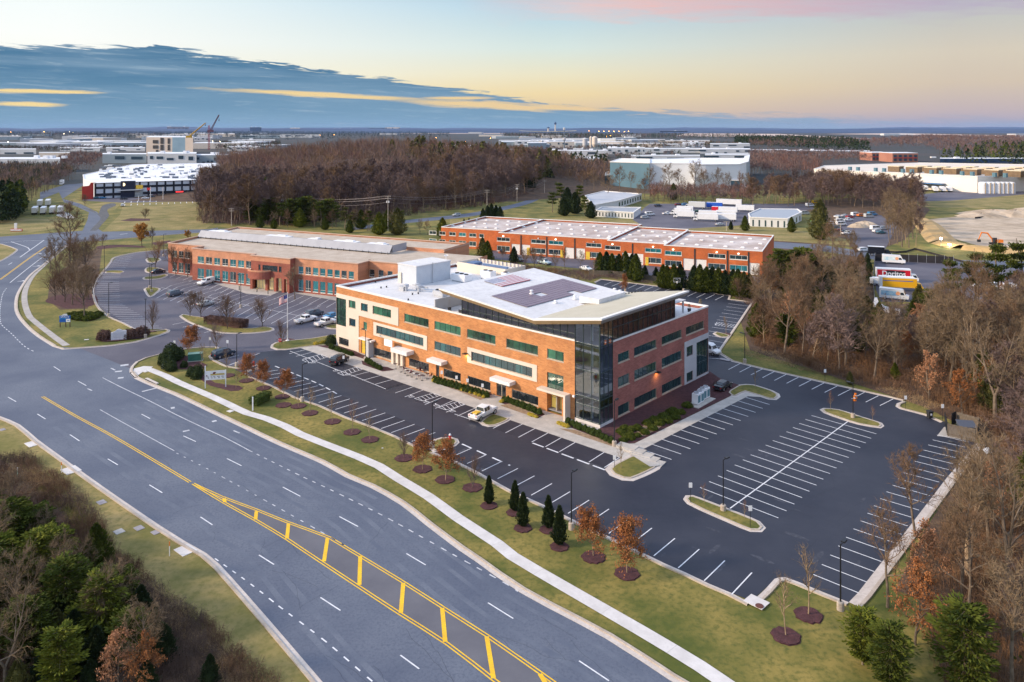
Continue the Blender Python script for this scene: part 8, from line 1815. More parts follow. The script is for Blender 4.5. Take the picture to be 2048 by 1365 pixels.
# excavator
c_=G(1992,490); t=thing('excavator','orange tracked excavator digging on the pale graded earth','excavator',(c_[0],c_[1],.03),R(175)); og=P_['orange']
for s in (-1,1): b=MB(); b.hexa([(-1.9,s*1.1-.3,0),(1.9,s*1.1-.3,0),(1.9,s*1.1+.3,0),(-1.9,s*1.1+.3,0),(-2.2,s*1.1-.3,.8),(2.2,s*1.1-.3,.8),(2.2,s*1.1+.3,.8),(-2.2,s*1.1+.3,.8)]); b.obj('track',rubber,t)
b=MB(); b.box(-.6,0,1.0,3.2,2.6,1.2); b.obj('engine_housing',og,t); b=MB(); b.box(.9,.8,1.0,1.4,1.0,1.9); b.obj('cab',darkm,t)
b=MB(); b.tube([(.9,-.2,1.6),(3.2,-.2,4.6),(5.6,-.2,4.9)],[.32,.36,.25],5); b.obj('boom',og,t); b=MB(); b.tube([(5.4,-.2,5.0),(6.6,-.2,2.0)],[.26,.18],5); b.obj('stick',og,t); b=MB(); b.box(6.5,-.2,1.0,1.0,1.1,1.0); b.obj('bucket',darkm,t)
c_=G(1850,424)
# ------------------------------------------------------------------ light poles
def lamp(px,yb,yt,label,heads=1,rz=0.0,base=True,name='parking_lamp'):
 x_,y_=G(px,yb); h=hgt(yb,yt); t=thing(name,label,'light pole',(x_,y_,0),rz)
 if base: b=MB(); b.ring(0,0,0,[(.36,0),(.34,.75),(.28,.82),(0,.82)],14); b.obj('concrete_base',kerbm,t)
 b=MB(); b.tube([(0,0,.8 if base else 0),(0,0,h)],[.085,.06],8); b.obj('pole',black,t)
 b=MB()
 for k in range(heads):
  s=1 if k==0 else -1; b.hexa([(s*.0,-.05,h-.12),(s*.5,-.05,h-.04),(s*.5,.05,h-.04),(0,.05,h-.12),(0,-.05,h-.04),(s*.5,-.05,h+.05),(s*.5,.05,h+.05),(0,.05,h-.04)]); b.hexa([(s*.42,-.2,h-.05),(s*1.0,-.2,h+.03),(s*1.0,.2,h+.03),(s*.42,.2,h-.05),(s*.42,-.2,h+.1),(s*1.0,-.16,h+.15),(s*1.0,.16,h+.15),(s*.42,.2,h+.1)])
 b.obj('lamp_head',black,t); return t
for px,yb,yt,lab,hd,rz in ((864.6,898,806,'black lamp pole rooted by the hydrant island',1,A2),(604.5,803,729,'black lamp pole at the kerb behind the clipped green hedge',1,A2),(473.5,733,668,'black lamp pole between the parked dark car and the first oak',1,A2),(1142.7,1059,945,'black lamp pole right of the last columnar evergreen',1,A2),(1446.5,1023,919,'black lamp pole on the lower oval island',1,.6),
  (1681,1220,1088,'black lamp pole by the bottom corner of the car park',1,.7),(1706,837,766,'black lamp pole on the upper oval island, beside orange barriers',1,2.6),(1489.5,726,667,'black lamp pole on the lawn right of the white van',1,2.8),(1228.8,893,802,'black lamp pole below the dark glass corner',1,.9),(731,722,660,'black lamp pole before the yellow entrance',1,2.6),
  (217.5,634,566,'lamp pole at the kerb left of the curved stall row',1,0),(291,676,600,'lamp pole beside the white monument sign',1,2.),(208.7,544,492,'lamp pole above the bare tree clump at left',1,.5),(481.6,616,550,'lamp pole in the middle of the west car park',2,0),(303,585,528,'lamp pole on the small turf island of the west car park',2,.3),(299.5,577,530,'thin dark pole just left of the small island lamp',1,.2),
  (327,513,469,'lamp pole behind the first islands of the two storey office',1,.3),(1367.5,583,556,'lamp pole right of the basketball hoop',1,2.9),(1251,584,543,'lamp pole behind the folded roof, rear car park',1,2.),(1914,957,887,'lamp pole on the verge among trees by the right parking row',1,2.4)):
 lamp(px,yb,yt,lab,hd,rz,group if False else True)
# ------------------------------------------------------------------ signs and small things
def post(name,label,cat,px,py,h,r=.03,m=black,rz=0.0):
 x_,y_=G(px,py); t=thing(name,label,cat,(x_,y_,.03),rz); b=MB(); b.tube([(0,0,0),(0,0,h)],r,6); b.obj('post',m,t); return t
def plate(t,w_,h_,z_,m,y_=-.05,x_=0,name='panel',th=.03): b=MB(); b.box(x_,y_,z_,w_,th,h_); return b.obj(name,m,t)
def smallsign(px,yb,yt,label,group=None):
 h=hgt(yb,yt); t=post('parking_sign',label,'sign',px,yb,h); plate(t,.42,.62,h-.62,wht)
for px,yb,yt,lab in ((663.6,731,712,'white accessible parking sign beside the lamp at the yellow door'),(687,738,712,'white accessible parking sign left of the white entrance'),(883.5,767,742,'white parking sign at the left end of the boxwoods'),(913,779,752,'white parking sign second along the boxwoods'),(935,787,758,'white parking sign third along the boxwoods'),(965,795,768,'white parking sign fourth along the boxwoods'),
   (1229,937,911,'white sign on the left of the corner island'),(1381,1007,966,'white sign at the left end of the lower oval island'),(1500.5,1056,1012,'white sign at the right end of the lower oval island'),(1811,820,792,'white sign at the jut of the upper kerb'),(1885,842,809,'white sign between the black bin and the dumpster fence'),(1650,763,739,'small red and white sign at the wood edge above the parking row'),
   (455,712,681,'white sign in front of the hedge island road'),(420,696,675,'thin sign post left of the vase tree'),(349,706,682,'bare thin sign post in front of the lot entrance')): smallsign(px,yb,yt,lab)
for px,yb,yt,lab in ((400+0,593,578,'dark bollard left of the rounded entrance'),(514,585,577,'dark bollard on the plaza right of the first'),(536,589,580,'dark bollard nearest the parking bays of the plaza'),(478.5,581,571,'dark bollard at the left edge of the plaza')):
 if px!=400: h=hgt(yb,yt); t=post('bollard',lab,'bollard',px,yb,h*.85,.12); b=MB(); b.ring(0,0,h*.85,[(.14,0),(.14,.08),(0,.12)],8); b.obj('cap',yell,t)
# octagonal stop signs
def octo(px,yb,yt,label,rz=0.0,txt='STOP'):
 h=hgt(yb,yt); t=post('stop_sign',label,'road sign',px,yb,h-.3,.035,black,rz); b=MB(); P=[(.42*math.cos(math.pi/8+i*math.pi/4),.42*math.sin(math.pi/8+i*math.pi/4)) for i in range(8)]
 f=[(p[0],-.06,h-.42+p[1]) for p in P]; g_=[(p[0],-.03,h-.42+p[1]) for p in P]; b.face(f); b.face(g_[::-1])
 for i in range(8): b.face([f[i],f[(i+1)%8],g_[(i+1)%8],g_[i]])
 b.obj('red_panel',redp,t); textobj(txt,.34,wht,t,(0,-.07,h-.42),(R(90),0,0))
octo(560,699,677,'red stop sign on the tip of the flagpole island',0); octo(141,477,467,'red stop sign beside the tall bare tree at the junction',.2)
# hydrants
for px,py,lab in ((900,881,'red fire hydrant with white top on the hook shaped island'),(507.5,733,'dark red fire hydrant right of the russet oak at the first bays')):
 x_,y_=G(px,py); t=thing('fire_hydrant',lab,'hydrant',(x_,y_,.14)); b=MB(); b.ring(0,0,0,[(.2,0),(.2,.06),(.14,.08),(.14,.6),(.17,.62)],12); b.tube([(-.27,0,.45),(.27,0,.45)],.07,8); b.tube([(0,-.24,.42),(0,0,.42)],.09,8); b.obj('barrel',redp,t); b=MB(); b.ring(0,0,.62,[(.19,0),(.17,.12),(.08,.22),(.04,.3),(0,.31)],12); b.obj('bonnet',hvacw if px>800 else redp,t)
# flagpole with flag
x_,y_=G(575,683); h=hgt(683,588); t=thing('flagpole','tall white flagpole with drooping American flag before the west car park','flagpole',(x_,y_,.14)); b=MB(); b.tube([(0,0,0),(0,0,h)],[.10,.05],10); b.ring(0,0,h,[(.05,0),(.1,.08),(0,.17)],8); b.obj('pole',hvacw,t); b=MB(); b.ring(0,0,0,[(.4,0),(.4,.12),(.1,.2)],14); b.obj('base',hvacw,t)
b=MB(); fw,fh=2.5,1.55; nX,nY=12,13
def fp(i,j): u=i/nX; return (-.08-fw*u*.72,.12*math.sin(u*7)*u,h-.35-fh*j/nY-u*u*1.0-.1*math.sin(u*5))
for i in range(nX):
 for j in range(nY): b.face([fp(i,j),fp(i+1,j),fp(i+1,j+1),fp(i,j+1)],2 if (i<5 and j<7) else (0 if j%2==0 else 1))
b.obj('flag',[mat('flag_red',(.50,.03,.05),rough=.8),mat('flag_white',(.8,.8,.8),rough=.8),mat('flag_blue',(.05,.06,.22),rough=.8)],t)
# green cabinet
x_,y_=G(391,722); t=thing('utility_cabinet','green electrical transformer cabinet on the lawn','cabinet',(x_,y_,.05),R(18)); gm=mat('cabinet_green',(.03,.13,.09),(.045,.17,.12),1,.5); b=MB(); b.box(0,0,.1,2.7,1.3,1.35); b.obj('body',gm,t); b=MB(); b.box(0,0,1.45,2.8,1.45,.1); b.obj('lid',mat('cabinet_lid',(.16,.30,.26),rough=.4),t); b=MB(); b.box(0,0,0,2.9,1.5,.1); b.obj('pad',conc,t)
x_,y_=G(326,738); t=thing('utility_pedestal','small white utility pedestal left of the green cabinet shrubs','cabinet',(x_,y_,.03),.2); b=MB(); b.box(0,0,0,.4,.35,.85); b.obj('body',hvacw,t); b=MB(); b.box(0,0,.85,.46,.4,.08); b.obj('cap',hvacw,t)
# white leasing sign on two posts
x_,y_=G(431,776); t=thing('leasing_sign','white sign board on two posts, left post taller, beside the sidewalk','sign',(x_,y_,.03),.23)
b=MB(); b.box(-1.75,0,0,.16,.16,4.05); b.obj('post',hvacw,t); b=MB(); b.box(1.75,0,0,.16,.16,3.1); b.obj('post',hvacw,t)
p_=plate(t,3.4,1.65,1.45,hvacw,-.02);
b=MB(); b.box(.35,-.045,2.25,2.4,.012,.3); b.obj('gold_band',mat('sign_gold',(.50,.38,.12),rough=.5),t); b=MB(); b.hexa([(-.5,-.06,2.5),(-.1,-.06,2.5),(-.1,-.05,2.5),(-.5,-.05,2.5),(-.35,-.06,2.85),(.1,-.06,2.85),(.1,-.05,2.85),(-.35,-.05,2.85)]); b.hexa([(-1.6,-.06,2.15),(-1.35,-.06,2.15),(-1.35,-.05,2.15),(-1.6,-.05,2.15),(-1.6,-.06,2.35),(-1.4,-.06,2.35),(-1.4,-.05,2.35),(-1.6,-.05,2.35)]); b.obj('maroon_mark',P_['maroon'],t)
b=MB();
for k,(xx,ww) in enumerate(((-1.3,.35),(-.7,.3),(-.2,.35),(.5,.5),(1.2,.4))): b.box(xx,-.045,1.98,ww,.012,.08); b.box(xx+.1,-.045,1.75,ww*.5,.012,.1)
b.obj('print',blk,t)
for px,yb,yt,lab in ((505.5,822,795,'white marker post left of the clipped hedge'),(527,801,789,'white marker post behind the clipped hedge')):
 h=hgt(yb,yt); x_,y_=G(px,yb); t=thing('marker_post',lab,'post',(x_,y_,.03)); b=MB(); b.box(0,0,0,.18,.18,h); b.ring(0,0,h,[(.13,0),(0,.08)],4); b.obj('post_shaft',hvacw,t)
# blue SPACE sign
x_,y_=G(130,655); t=thing('space_sign','blue and white board on dark posts on the left lawn','sign',(x_,y_,.03),.1);
for xx,hh in ((-1.1,2.7),(0,2.7),(1.1,2.7)): b=MB(); b.box(xx,.05 if xx else .35,0,.14,.14,hh); b.obj('post',mat('brown_post',(.10,.04,.03),rough=.8),t)
plate(t,2.5,1.55,1.2,blu,-.05); plate(t,.95,.75,1.22,wht,-.09,.75); plate(t,1.5,.10,1.95,mat('sign_cyan',(.05,.35,.6),rough=.5),-.09,-.45); textobj('SPACE',.55,wht,t,(0,-.10,2.42),(R(90),0,0),sx=1.25)
plate(t,.3,.15,1.55,blu,-.12,.75); b=MB(); b.hexa([(-.9,-.08,2.75),(.6,-.08,2.75),(.6,.02,2.75),(-.9,.02,2.75),(-.3,-.08,3.1),(.4,-.08,3.15),(.4,.02,3.15),(-.3,.02,3.1)]); b.obj('white_topper',hvacw,t)
# monument sign
x_,y_=G(237.5,681); t=thing('monument_sign','white monument sign with curved top between bare shrubs','sign',(x_,y_,.17),.28); pr=[(-1.55,0),(1.55,0),(1.55,1.9),(1.2,2.0),(.6,2.05),(.35,2.25),(0,2.32),(-.35,2.25),(-.6,2.0),(-1.1,1.75),(-1.55,1.65)]
b=MB(); b.face([(p[0],-.15,p[1]) for p in pr]); b.face([(p[0],.15,p[1]) for p in pr][::-1]);
for i in range(len(pr)): p,q=pr[i],pr[(i+1)%len(pr)]; b.face([(p[0],-.15,p[1]),(p[0],.15,p[1]),(q[0],.15,q[1]),(q[0],-.15,q[1])])
b.obj('stone_slab',mat('lilac_white_stone',(.62,.60,.66),(.70,.68,.72),2,.6),t); b=MB()
for z_ in (.5,.8,1.1,1.4): b.box(0,-.16,z_,2.3,.02,.10)
b.obj('faint_lines',mat('faint_grey',(.48,.47,.55),rough=.7),t)
# basketball hoop
x_,y_=G(1353,582); h=hgt(582,559); t=thing('basketball_hoop','basketball hoop with white backboard behind the rear car park','basketball hoop',(x_,y_,.03)); b=MB(); b.tube([(0,0,0),(0,0,h*.8),(0,-.6,h*.9)],.07,6); b.obj('pole',black,t)
b=MB();
for q in ((-.9,0),(.9,0)): b.box(q[0],-.6,h-.75,.08,.05,1.2)
b.box(0,-.6,h-.75,1.8,.05,.1); b.box(0,-.6,h+.35,1.8,.05,.1); b.box(-.3,-.6,h-.5,.08,.05,.5); b.box(.3,-.6,h-.5,.08,.05,.5); b.box(0,-.6,h-.02,.6,.05,.06); b.obj('backboard',hvacw,t)
b=MB(); b.ring(0,-.95,h-.55,[(.24,0),(.26,.03),(.24,.06)],12); b.ring(0,-.95,h-1.0,[(.13,0),(.24,.45)],10); b.obj('rim_and_net',wht,t)
# bin, dumpster, enclosure
x_,y_=G(1859.5,838); t=thing('wheeled_bin','black wheeled bin with white sticker on the upper kerb','bin',(x_,y_,.12),.1); b=MB(); b.hexa([(-.28,-.3,.08),(.28,-.3,.08),(.28,.3,.08),(-.28,.3,.08),(-.36,-.4,1.1),(.36,-.4,1.1),(.36,.4,1.1),(-.36,.4,1.1)]); b.obj('body',rubber,t); b=MB(); b.box(0,0,1.1,.82,.9,.1); b.obj('lid',rubber,t); plate(t,.3,.3,.55,hvacw,-.4,name='sticker')
for s in (-1,1): b=MB(); b.tube([(s*.25,.32,.1),(s*.33,.32,.1)],.1,10); b.obj('wheel',rubber,t)
def fence(pts,h,label,name='wooden_fence',m=wood,pw=.14,gapw=.03,th=.05,cat='fence',rails=True):
 P=[G(*p) for p in pts]; t=thing(name,label,cat,(0,0,0)); b=MB(); pb_=MB()
 for i in range(len(P)-1):
  a,c_=P[i],P[i+1]; L_=math.hypot(c_[0]-a[0],c_[1]-a[1]); u=((c_[0]-a[0])/L_,(c_[1]-a[1])/L_); rz=math.atan2(u[1],u[0]); n=int(L_/(pw+gapw)); r_=random.Random(i)
  for k in range(n): s=(k+.5)*(pw+gapw); b.box(a[0]+u[0]*s,a[1]+u[1]*s,.05,pw,th,h*r_.uniform(.97,1.02),rz)
  if rails:
   for z_ in (.3,h*.85): pb_.box((a[0]+c_[0])/2-u[1]*.06,(a[1]+c_[1])/2+u[0]*.06,z_,L_,.06,.1,rz)
  for s in range(int(L_/2.4)+2): s_=min(L_,s*2.4); pb_.box(a[0]+u[0]*s_,a[1]+u[1]*s_,0,.12,.12,h+.08,rz)
 b.obj('palings',m,t); pb_.obj('posts_and_rails',m,t); return t
fence(((1896,873),(1953,885),(1958,861),(1911,848)),1.9,'weathered wooden dumpster enclosure at the right end of the car park',name='dumpster_enclosure')
for (a,c_,lab) in (((1895,871),(1890,850),'dark open gate leaf on the left of the dumpster enclosure'),((1911,848),(1904,851),'dark open gate leaf on the right of the dumpster enclosure')):
 fence((a,c_),1.9,lab,name='enclosure_gate',m=black,cat='gate')
x_,y_=G(1933,868); t=thing('dumpster','dark blue grey dumpster inside the wooden enclosure','dumpster',(x_,y_,.08),-.2); b=MB(); b.hexa([(-1.1,-.7,.1),(1.1,-.7,.1),(1.1,.7,.1),(-1.1,.7,.1),(-1.2,-.9,1.2),(1.2,-.9,1.2),(1.2,.9,1.6),(-1.2,.9,1.6)]); b.obj('body',P_['grey'],t); b=MB(); b.hexa([(-1.25,-.95,1.22),(1.25,-.95,1.22),(1.25,.95,1.62),(-1.25,.95,1.62),(-1.25,-.95,1.29),(1.25,-.95,1.29),(1.25,.95,1.7),(-1.25,.95,1.7)]); b.obj('lid',mat('dumpster_lid',(.07,.08,.11),rough=.5),t)
b=MB(); b.sheet(PG((1874,873),(1888,855),(1912,851),(1955,862),(1950,884),(1896,875)),.045); struct(b,'dumpster_pad',conc,'pale concrete apron of the dumpster enclosure')
fence(((1178,552),(1225,553),(1275,558),(1330,567),(1400,575),(1450,583)),1.7,'long grey paling fence behind the rear car park',pw=.22)
# dark screened fence of the delivery yard
t=thing('screened_fence','black screened chain fence round the delivery yard','fence'); b=MB(); pb_=MB()
P=[G(*p) for p in ((1749,604),(1746,560),(1750,523),(1800,524),(1907,529))]
for i in range(len(P)-1):
 a,c_=P[i],P[i+1]; L_=math.hypot(c_[0]-a[0],c_[1]-a[1]); rz=math.atan2(c_[1]-a[1],c_[0]-a[0]);
 b.box((a[0]+c_[0])/2,(a[1]+c_[1])/2,.1,L_,.04,2.5 if i>1 else 2.0,rz,m=0)
 n=int(L_/3)+1
 for k in range(n+1): pb_.box(a[0]+(c_[0]-a[0])*k/n,a[1]+(c_[1]-a[1])*k/n,0,.08,.08,3.0 if i>1 else 2.2,rz)
b.obj('screen_cloth',mat('screen_cloth',(.018,.016,.02),(.03,.026,.03),.6,.9),t); pb_.obj('fence_posts',metalg,t)
b=MB(); b.prism(PG((1749,604),(1747,615),(1752,622),(1764,628),(1800,632),(1800,628),(1770,622),(1757,613),(1754,604)),0,1.2); tag(b.obj('retaining_wall',walkm),'curved pale retaining wall below the delivery yard','wall')
fence(((1930,527),(1830,500),(1812,506),(1792,507),(1740,503)),.7,'black silt fence along the foot of the construction bank',name='silt_fence',m=mat('screen_cloth',(.018,.016,.02)),pw=.6,rails=False)
fence(((2100,430),(2000,434),(1950,438)),.9,'black silt fence before the earth mounds',name='silt_fence',m=MATS['screen_cloth'],pw=.8,rails=False)
# orange barriers
for px,py,lab in ((1709,802,'orange traffic barrel beside the upper oval lamp, nearer'),(1711,797,'orange traffic barrel beside the upper oval lamp, farther')):
 x_,y_=G(px,py); t=thing('traffic_barrel',lab,'traffic barrel',(x_,y_,.04)); b=MB(); b.ring(0,0,0,[(.34,0),(.34,.08),(.26,.1),(.2,.85),(0,.87)],12); b.obj('barrel',P_['orange'],t); b=MB(); b.ring(0,0,.4,[(.243,0),(.228,.16)],12); b.obj('white_band',hvacw,t)
# cafe tables
for i,(px,py) in enumerate(((791.5,739),(802,745),(810,748),(815,752.5),(823.5,755),(833,759),(844,762),(855,759),(848,752),(836,748))):
 x_,y_=G(px,py); t=thing('cafe_table','small round dark cafe table on the walk before the white entrance','table',(x_,y_,.05),i,'cafe tables before the white entrance'); b=MB(); b.ring(0,0,.98,[(0,0),(.36,0),(.36,.04),(0,.05)],14); b.obj('tabletop',mat('dark_red_top',(.06,.03,.035),rough=.6),t); b=MB(); b.tube([(0,0,.03),(0,0,.98)],.035,6); b.obj('leg',metalg,t); b=MB(); b.ring(0,0,0,[(.26,0),(.24,.03),(0,.05)],12); b.obj('base',darkm,t)
 if i%2:
  u_=thing('cafe_chair','brown cafe chair tucked among the round tables','chair',(x_+.5,y_+.35,.05),i*1.3,'cafe chairs before the white entrance'); b=MB(); b.box(0,0,.45,.42,.42,.05); b.obj('seat',P_['maroon'],u_); b=MB(); b.box(-.2,0,.5,.04,.42,.45); b.obj('backrest',P_['maroon'],u_)
  for sx in (-.17,.17):
   for sy in (-.17,.17): b=MB(); b.box(sx,sy,0,.03,.03,.45); b.obj('leg',metalg,u_)
t=thing('patio_railing','white rope rail linking the posts along the cafe tables','railing'); b=MB(); PR=[V3(800,752,1.0,1.0) for _ in (0,)]; pts=[(*G(px,py),.95) for px,py in ((805,746),(815,752),(828,757),(845,762))]; b.tube(pts,.035,5); b.obj('rail',hvacw,t); b=MB()
for p in pts: b.tube([(p[0],p[1],.05),p],.03,5)
b.obj('railing_posts',metalg,t)
# roadside slabs, drains, markers
def slab(px,py,w_,d_,label,rz,m=conc,z_=.06,name='utility_cover',h=.05): x_,y_=G(px,py); b=MB(); b.box(0,0,0,w_,d_,h); o=b.obj(name,m,loc=(x_,y_,z_-.05)); o.rotation_euler=(0,0,rz); tag(o,label,'cover')
RZ=math.atan2(G(230,990)[1]-G(76,880)[1],G(230,990)[0]-G(76,880)[0]); grey_slab=mat('grey_slab',(.26,.24,.26),(.36,.34,.36),1,.9)
for px,py,w_,d_,lab,m in ((63,889,2.2,1.3,'long pale drain slab at the kerb, upper one of the left verge',walkm),(142,941,2.4,1.9,'pale drain slab at the kerb beside the first marker stake',walkm),(371,1101,2.1,1.7,'pale drain slab at the bend of the left kerb',walkm),(203,1005.5,1.2,.9,'grey cover slab alone on the left verge',grey_slab),(238,1064,1.1,1.0,'bright grey cover slab at the left of three on the verge',conc),(278,1057,1.1,.9,'grey cover slab in the middle of three on the verge',grey_slab),(313,1065,1.0,1.0,'grey cover slab nearest the kerb of three on the verge',grey_slab),(5,860,1.0,.7,'small cover slab at the left frame edge',grey_slab)): slab(px,py,w_,d_,lab,RZ,m)
slab(460.5,823,1.0,.8,'white square cover beside the long sidewalk',-.6,walkm); slab(290,744,.9,.6,'white cover at the start of the long sidewalk',-.5,walkm); slab(765,897,.25,.2,'small white valve box in the lawn',0,walkm); slab(173,680,.9,.6,'small pale pad under the left lawn spigot',.2,walkm)
slab(1513,1207,2.0,1.6,'pale inlet slab at the bottom corner kerb of the car park',-.8,walkm,.17); x_,y_=G(1519,1216); b=MB(); b.ring(0,0,0,[(0,.0),(.4,.0),(.4,.03),(0,.04)],16); tag(b.obj('manhole_cover',mat('rust_iron',(.12,.04,.03),rough=.8),loc=(x_,y_,.18)),'round rusty manhole cover on the corner inlet slab','manhole cover')
slab(1450,721,2.2,1.0,'dark storm inlet grate in the kerb below the right lawn',-.7,grey_slab,.17)
x_,y_=G(300,770); b=MB(); A,B=G(284,758),G(313,772); rz=math.atan2(B[1]-A[1],B[0]-A[0]); b.box(0,0,0,4.6,.5,.16); t=thing('storm_drain','long kerbside storm drain with black mouth at the drive corner','drain',(*lerp(A,B,.5),.02),rz); b.obj('drain_hood',gutm,t,loc=(0,.5,0)); b=MB(); b.box(0,.2,0,4.2,.12,.12); b.obj('drain_mouth',black,t)
for px,yb,yt,lab in ((123,946,925,'white marker stake with orange cap beside the upper drain slab'),(339,1113,1084,'white marker stake with orange cap beside the kerb bend slab'),(35,955,936,'pale green vent pipe on the scrub at left')):
 h=hgt(yb,yt); x_,y_=G(px,yb); t=thing('marker_stake',lab,'stake',(x_,y_,.02)); b=MB(); b.cyl(0,0,0,h*.7,.05,6); b.obj('stake_shaft',hvacw if px>40 else mat('pale_green',(.45,.6,.45),rough=.6),t); b=MB(); b.cyl(0,0,h*.7,h,.052,6); b.obj('cap',P_['orange'] if px>40 else hvacw,t)
x_,y_=G(1974,908); t=thing('fallen_sign','white fallen sign board lying in the leaves behind the dumpster fence','sign',(x_,y_,.1),.3); b=MB(); b.hexa([(-.6,-.4,.1),(.6,-.4,.1),(.6,.4,.6),(-.6,.4,.6),(-.6,-.42,.15),(.6,-.42,.15),(.6,.38,.65),(-.6,.38,.65)]); b.obj('board',wht,t)
# ------------------------------------------------------------------ utility poles and wires
wire_m=mat('wire',(.20,.17,.17),rough=.6); polem=mat('pole_wood',(.42,.36,.30),(.52,.46,.40),2,.9)
UP=[(463,452,417,'wooden power pole with stay behind the red leaved tree'),(516,446,417,'wooden power pole left of the big pines, first of two'),(566,440,389,'wooden power pole with double cross arm left of the pines'),(776,462,392,'wooden power pole with transformers over the conifers'),(974,437,380,'wooden power pole beside the spruce cluster'),(1034,405,369,'slim power pole before the hill wood at the bend'),(1089,391,360,'wooden power pole with cross arms at the road bend'),
 (1681,470,447,'short power pole with lamp in the contractor lot'),(1453,462,443,'short wooden pole before the truck yard'),(1412,405,395,'')]
TOP={}
for px,yb,yt,lab in UP:
 if not lab: continue
 x_,y_=G(px,yb); h=hgt(yb,yt); t=thing('power_pole',lab,'power pole',(x_,y_,0)); b=MB(); b.tube([(0,0,0),(0,0,h)],[.17,.11],8); b.obj('pole',polem,t); TOP[px]=(x_,y_,h)
 for z_ in ((.35,1.4) if h>8 else (.3,)): b=MB(); b.box(0,0,h-z_,2.6,.12,.14); [b.cyl(q,0,h-z_+.14,h-z_+.34,.05,6) for q in (-1.2,-.5,.5,1.2)]; b.obj('cross_arm',polem,t)
 if px in (776,1034,566): b=MB(); [b.cyl(q,-.3,h-3.2,h-2.3,.25,8) for q in (-.45,.45)]; b.obj('transformer',hvacw,t)
def wires(a,b_,label,sag=1.2,n=3,dz=(.0,.0,-1.0,-1.0)):
 t=MB()
 for k,off_ in enumerate((-1.2,1.2,-.8,.8,0)[:n+2]):
  z_=(-.0,-.0,-1.05,-1.05,-3.0)[k]; p,q=Vector((a[0]+off_,a[1],a[2]+z_)),Vector((b_[0]+off_,b_[1],b_[2]+z_)); pts=[p.lerp(q,i/10)+Vector((0,0,-sag*4*(i/10)*(1-i/10))) for i in range(11)]; t.tube(pts,.045,3,cap=False)
 tag(t.obj('power_line',wire_m),label,'power line')
order=[566,776,974,1034,1089]
for i in range(len(order)-1): wires(TOP[order[i]],TOP[order[i+1]],('overhead wires from the double armed pole to the transformer pole','overhead wires over the trees to the spruce cluster pole','overhead wires from the spruce cluster pole to the slim pole','overhead wires between the slim pole and the road bend pole')[i],2.2)
wires(TOP[463],TOP[566],'overhead wires at the left of the hill wood',1.5,1); wires(TOP[463],TOP[516],'short wire span between the two left poles',.8,0)
# lattice pylons beyond the bend and the radio mast
for px,yb,yt,lab in ((1089.5,345,318,'grey lattice pylon above the road bend, nearer'),(1087,330,308,'grey lattice pylon above the road bend, farther')):
 x_,y_=G(px,yb); h=hgt(yb,yt); t=thing('pylon',lab,'pylon',(x_,y_,0)); b=MB()
 for sx in (-1,1):
  for sy in (-1,1): b.tube([(sx*3,sy*3,0),(sx*.6,sy*.6,h)],.25,4)
 for k in range(8):
  z0=h*k/8; w0=3-2.4*k/8; w1=3-2.4*(k+1)/8; b.tube([(-w0,-w0,z0),(w1,-w1,z0+h/8)],.14,3,cap=False); b.tube([(w0,-w0,z0),(-w1,-w1,z0+h/8)],.14,3,cap=False)
 b.obj('lattice',metalg,t); b=MB(); b.box(0,0,h*.85,12,.5,.5); b.box(0,0,h*.7,9,.5,.5); b.obj('arms',metalg,t)
x_,y_=G(1128.5,303); h=hgt(303,258); t=thing('radio_mast','slim dark radio mast with antenna ring above the sheds','mast',(x_,y_,0)); b=MB(); b.tube([(0,0,0),(0,0,h)],[1.4,.6],6); b.obj('mast_shaft',mat('slate',(.12,.17,.22),rough=.6),t); b=MB(); b.ring(0,0,h*.48,[(1.2,0),(3.2,1),(3.2,5),(1.2,6)],8); b.ring(0,0,h*.93,[(1,0),(2.4,1),(2.4,5),(.8,6)],8); b.obj('antenna_ring',gpanel,t)
# plant flagpoles
for px,yb,yt,lab in ((301,402,374,'thin white flagpole with red flag before the striped plant'),(326,400,374,'thin white flagpole right of the red flag'),(277,403,392,'short white pole left of the plant flagpoles')):
 x_,y_=G(px,yb); h=hgt(yb,yt); t=thing('plant_flagpole',lab,'flagpole',(x_,y_,0)); b=MB(); b.tube([(0,0,0),(0,0,h)],.16,6); b.obj('pole',hvacw,t)
 if yt<380: b=MB(); b.box(-1.2 if px<310 else 0,0,h-2.2,2.4 if px<310 else .6,.08,1.6); b.obj('flag',redp if px<310 else mat('faded_flag',(.55,.40,.42),rough=.8),t)
# red and white sign at far left
x_,y_=G(33,463); t=thing('plant_sign','low red and white sign on the far left lawn','sign',(x_,y_,0)); b=MB(); b.box(0,0,0,5.2,.5,1.1); b.obj('red_base',redp,t); b=MB(); b.box(0,-.3,.3,5.0,.1,.6); b.obj('white_panel',hvacw,t); b=MB(); b.box(-.5,.2,1.1,1.2,.4,2.6); b.obj('white_pylon',hvacw,t)
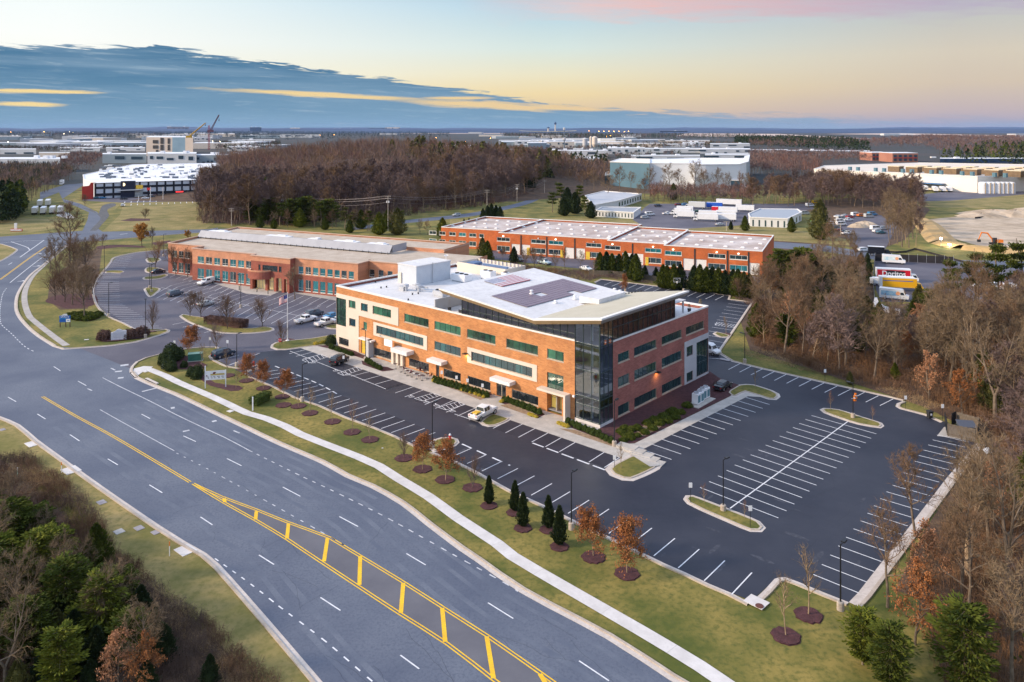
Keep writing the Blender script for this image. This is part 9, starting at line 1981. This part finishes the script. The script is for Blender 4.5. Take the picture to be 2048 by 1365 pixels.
# distant lit lamps
amb=mat('amber_light',(1,.5,.1),emit=(1,.45,.06),es=26); wl=mat('white_light',(1,.9,.7),emit=(1,.85,.55),es=26)
rr=random.Random(9); LG=[(22,264,0),(88,264,0),(128,268,1),(139,264,1),(146,266,1),(16,285,1),(425,284,1),(440,285,1),(455,287,1),(640,271,0),(668,270,0),(872,276,0),(930,284,0),(981,277,0),(925,306,0),(948,305,0),(1008,304,0),(1040,307,0),(1072,306,1),(1103,309,0),(1039,277,0),(1069,277,0),(1178,262,0),(1198,263,0),(1208,263,0),(1218,263,0),(1228,263,0),(1238,263,0),(1249,264,0),(1257,263,0),(1213,273,0),(1221,272,0),(1083,320,1),(1030,321,1),(1310,330,1)]
for px,py,k in LG:
 Y=G(px,max(py+3,262.5))[1]; x_=(px-CX)*Y/FOC; zz=max(6,EYE-(py-HY)*Y/FOC); r_=.0003*Y
 t=thing('distant_lamp','tiny lit lamp far out toward the horizon','street lamp',(x_,Y,0),0,'tiny lit lamps toward the horizon'); b=MB(); b.tube([(0,0,0),(0,0,zz)],[r_*.15,r_*.1],4); b.obj('pole',metalg,t); b=MB(); b.ring(0,0,zz-r_,[(0,0),(r_,r_*.5),(r_,r_*1.4),(0,2*r_)],6); b.obj('lamp_head',amb if k==0 else wl,t)
for px,py,h,lab in ((1882,494,6,'bright white floodlight on the straw bank of the construction site'),(1899,499,3,'small white lamp right of the construction floodlight'),(1461,378,6,'lit white lamp at the foot of the white data centre'),(1622,452,5,'greenish lit lamp at the edge of the big olive conifer')):
 x_,y_=G(px,py+ h*1529/G(px,py)[1]*.0); t=thing('flood_lamp',lab,'lamp',(x_,y_,0)); b=MB(); b.tube([(0,0,0),(0,0,h*.5)],.08,5); b.obj('pole',metalg,t); b=MB(); b.ring(0,0,h*.5,[(0,0),(.45,.1),(.45,.6),(0,.7)],10); b.obj('lamp_head',mat('flood_white',(1,1,1),emit=(1,.96,.85),es=30) if px!=1622 else mat('lamp_green',(.4,1,.4),emit=(.4,1,.35),es=10),t)
 if px==1882:
  ld=bpy.data.lights.new('flood_light','POINT'); ld.energy=2500; ld.color=(1,.85,.6); ld.shadow_soft_size=.5; lo=bpy.data.objects.new('flood_light',ld); C.objects.link(lo); lo.location=(0,0,4.6); lo.parent=t
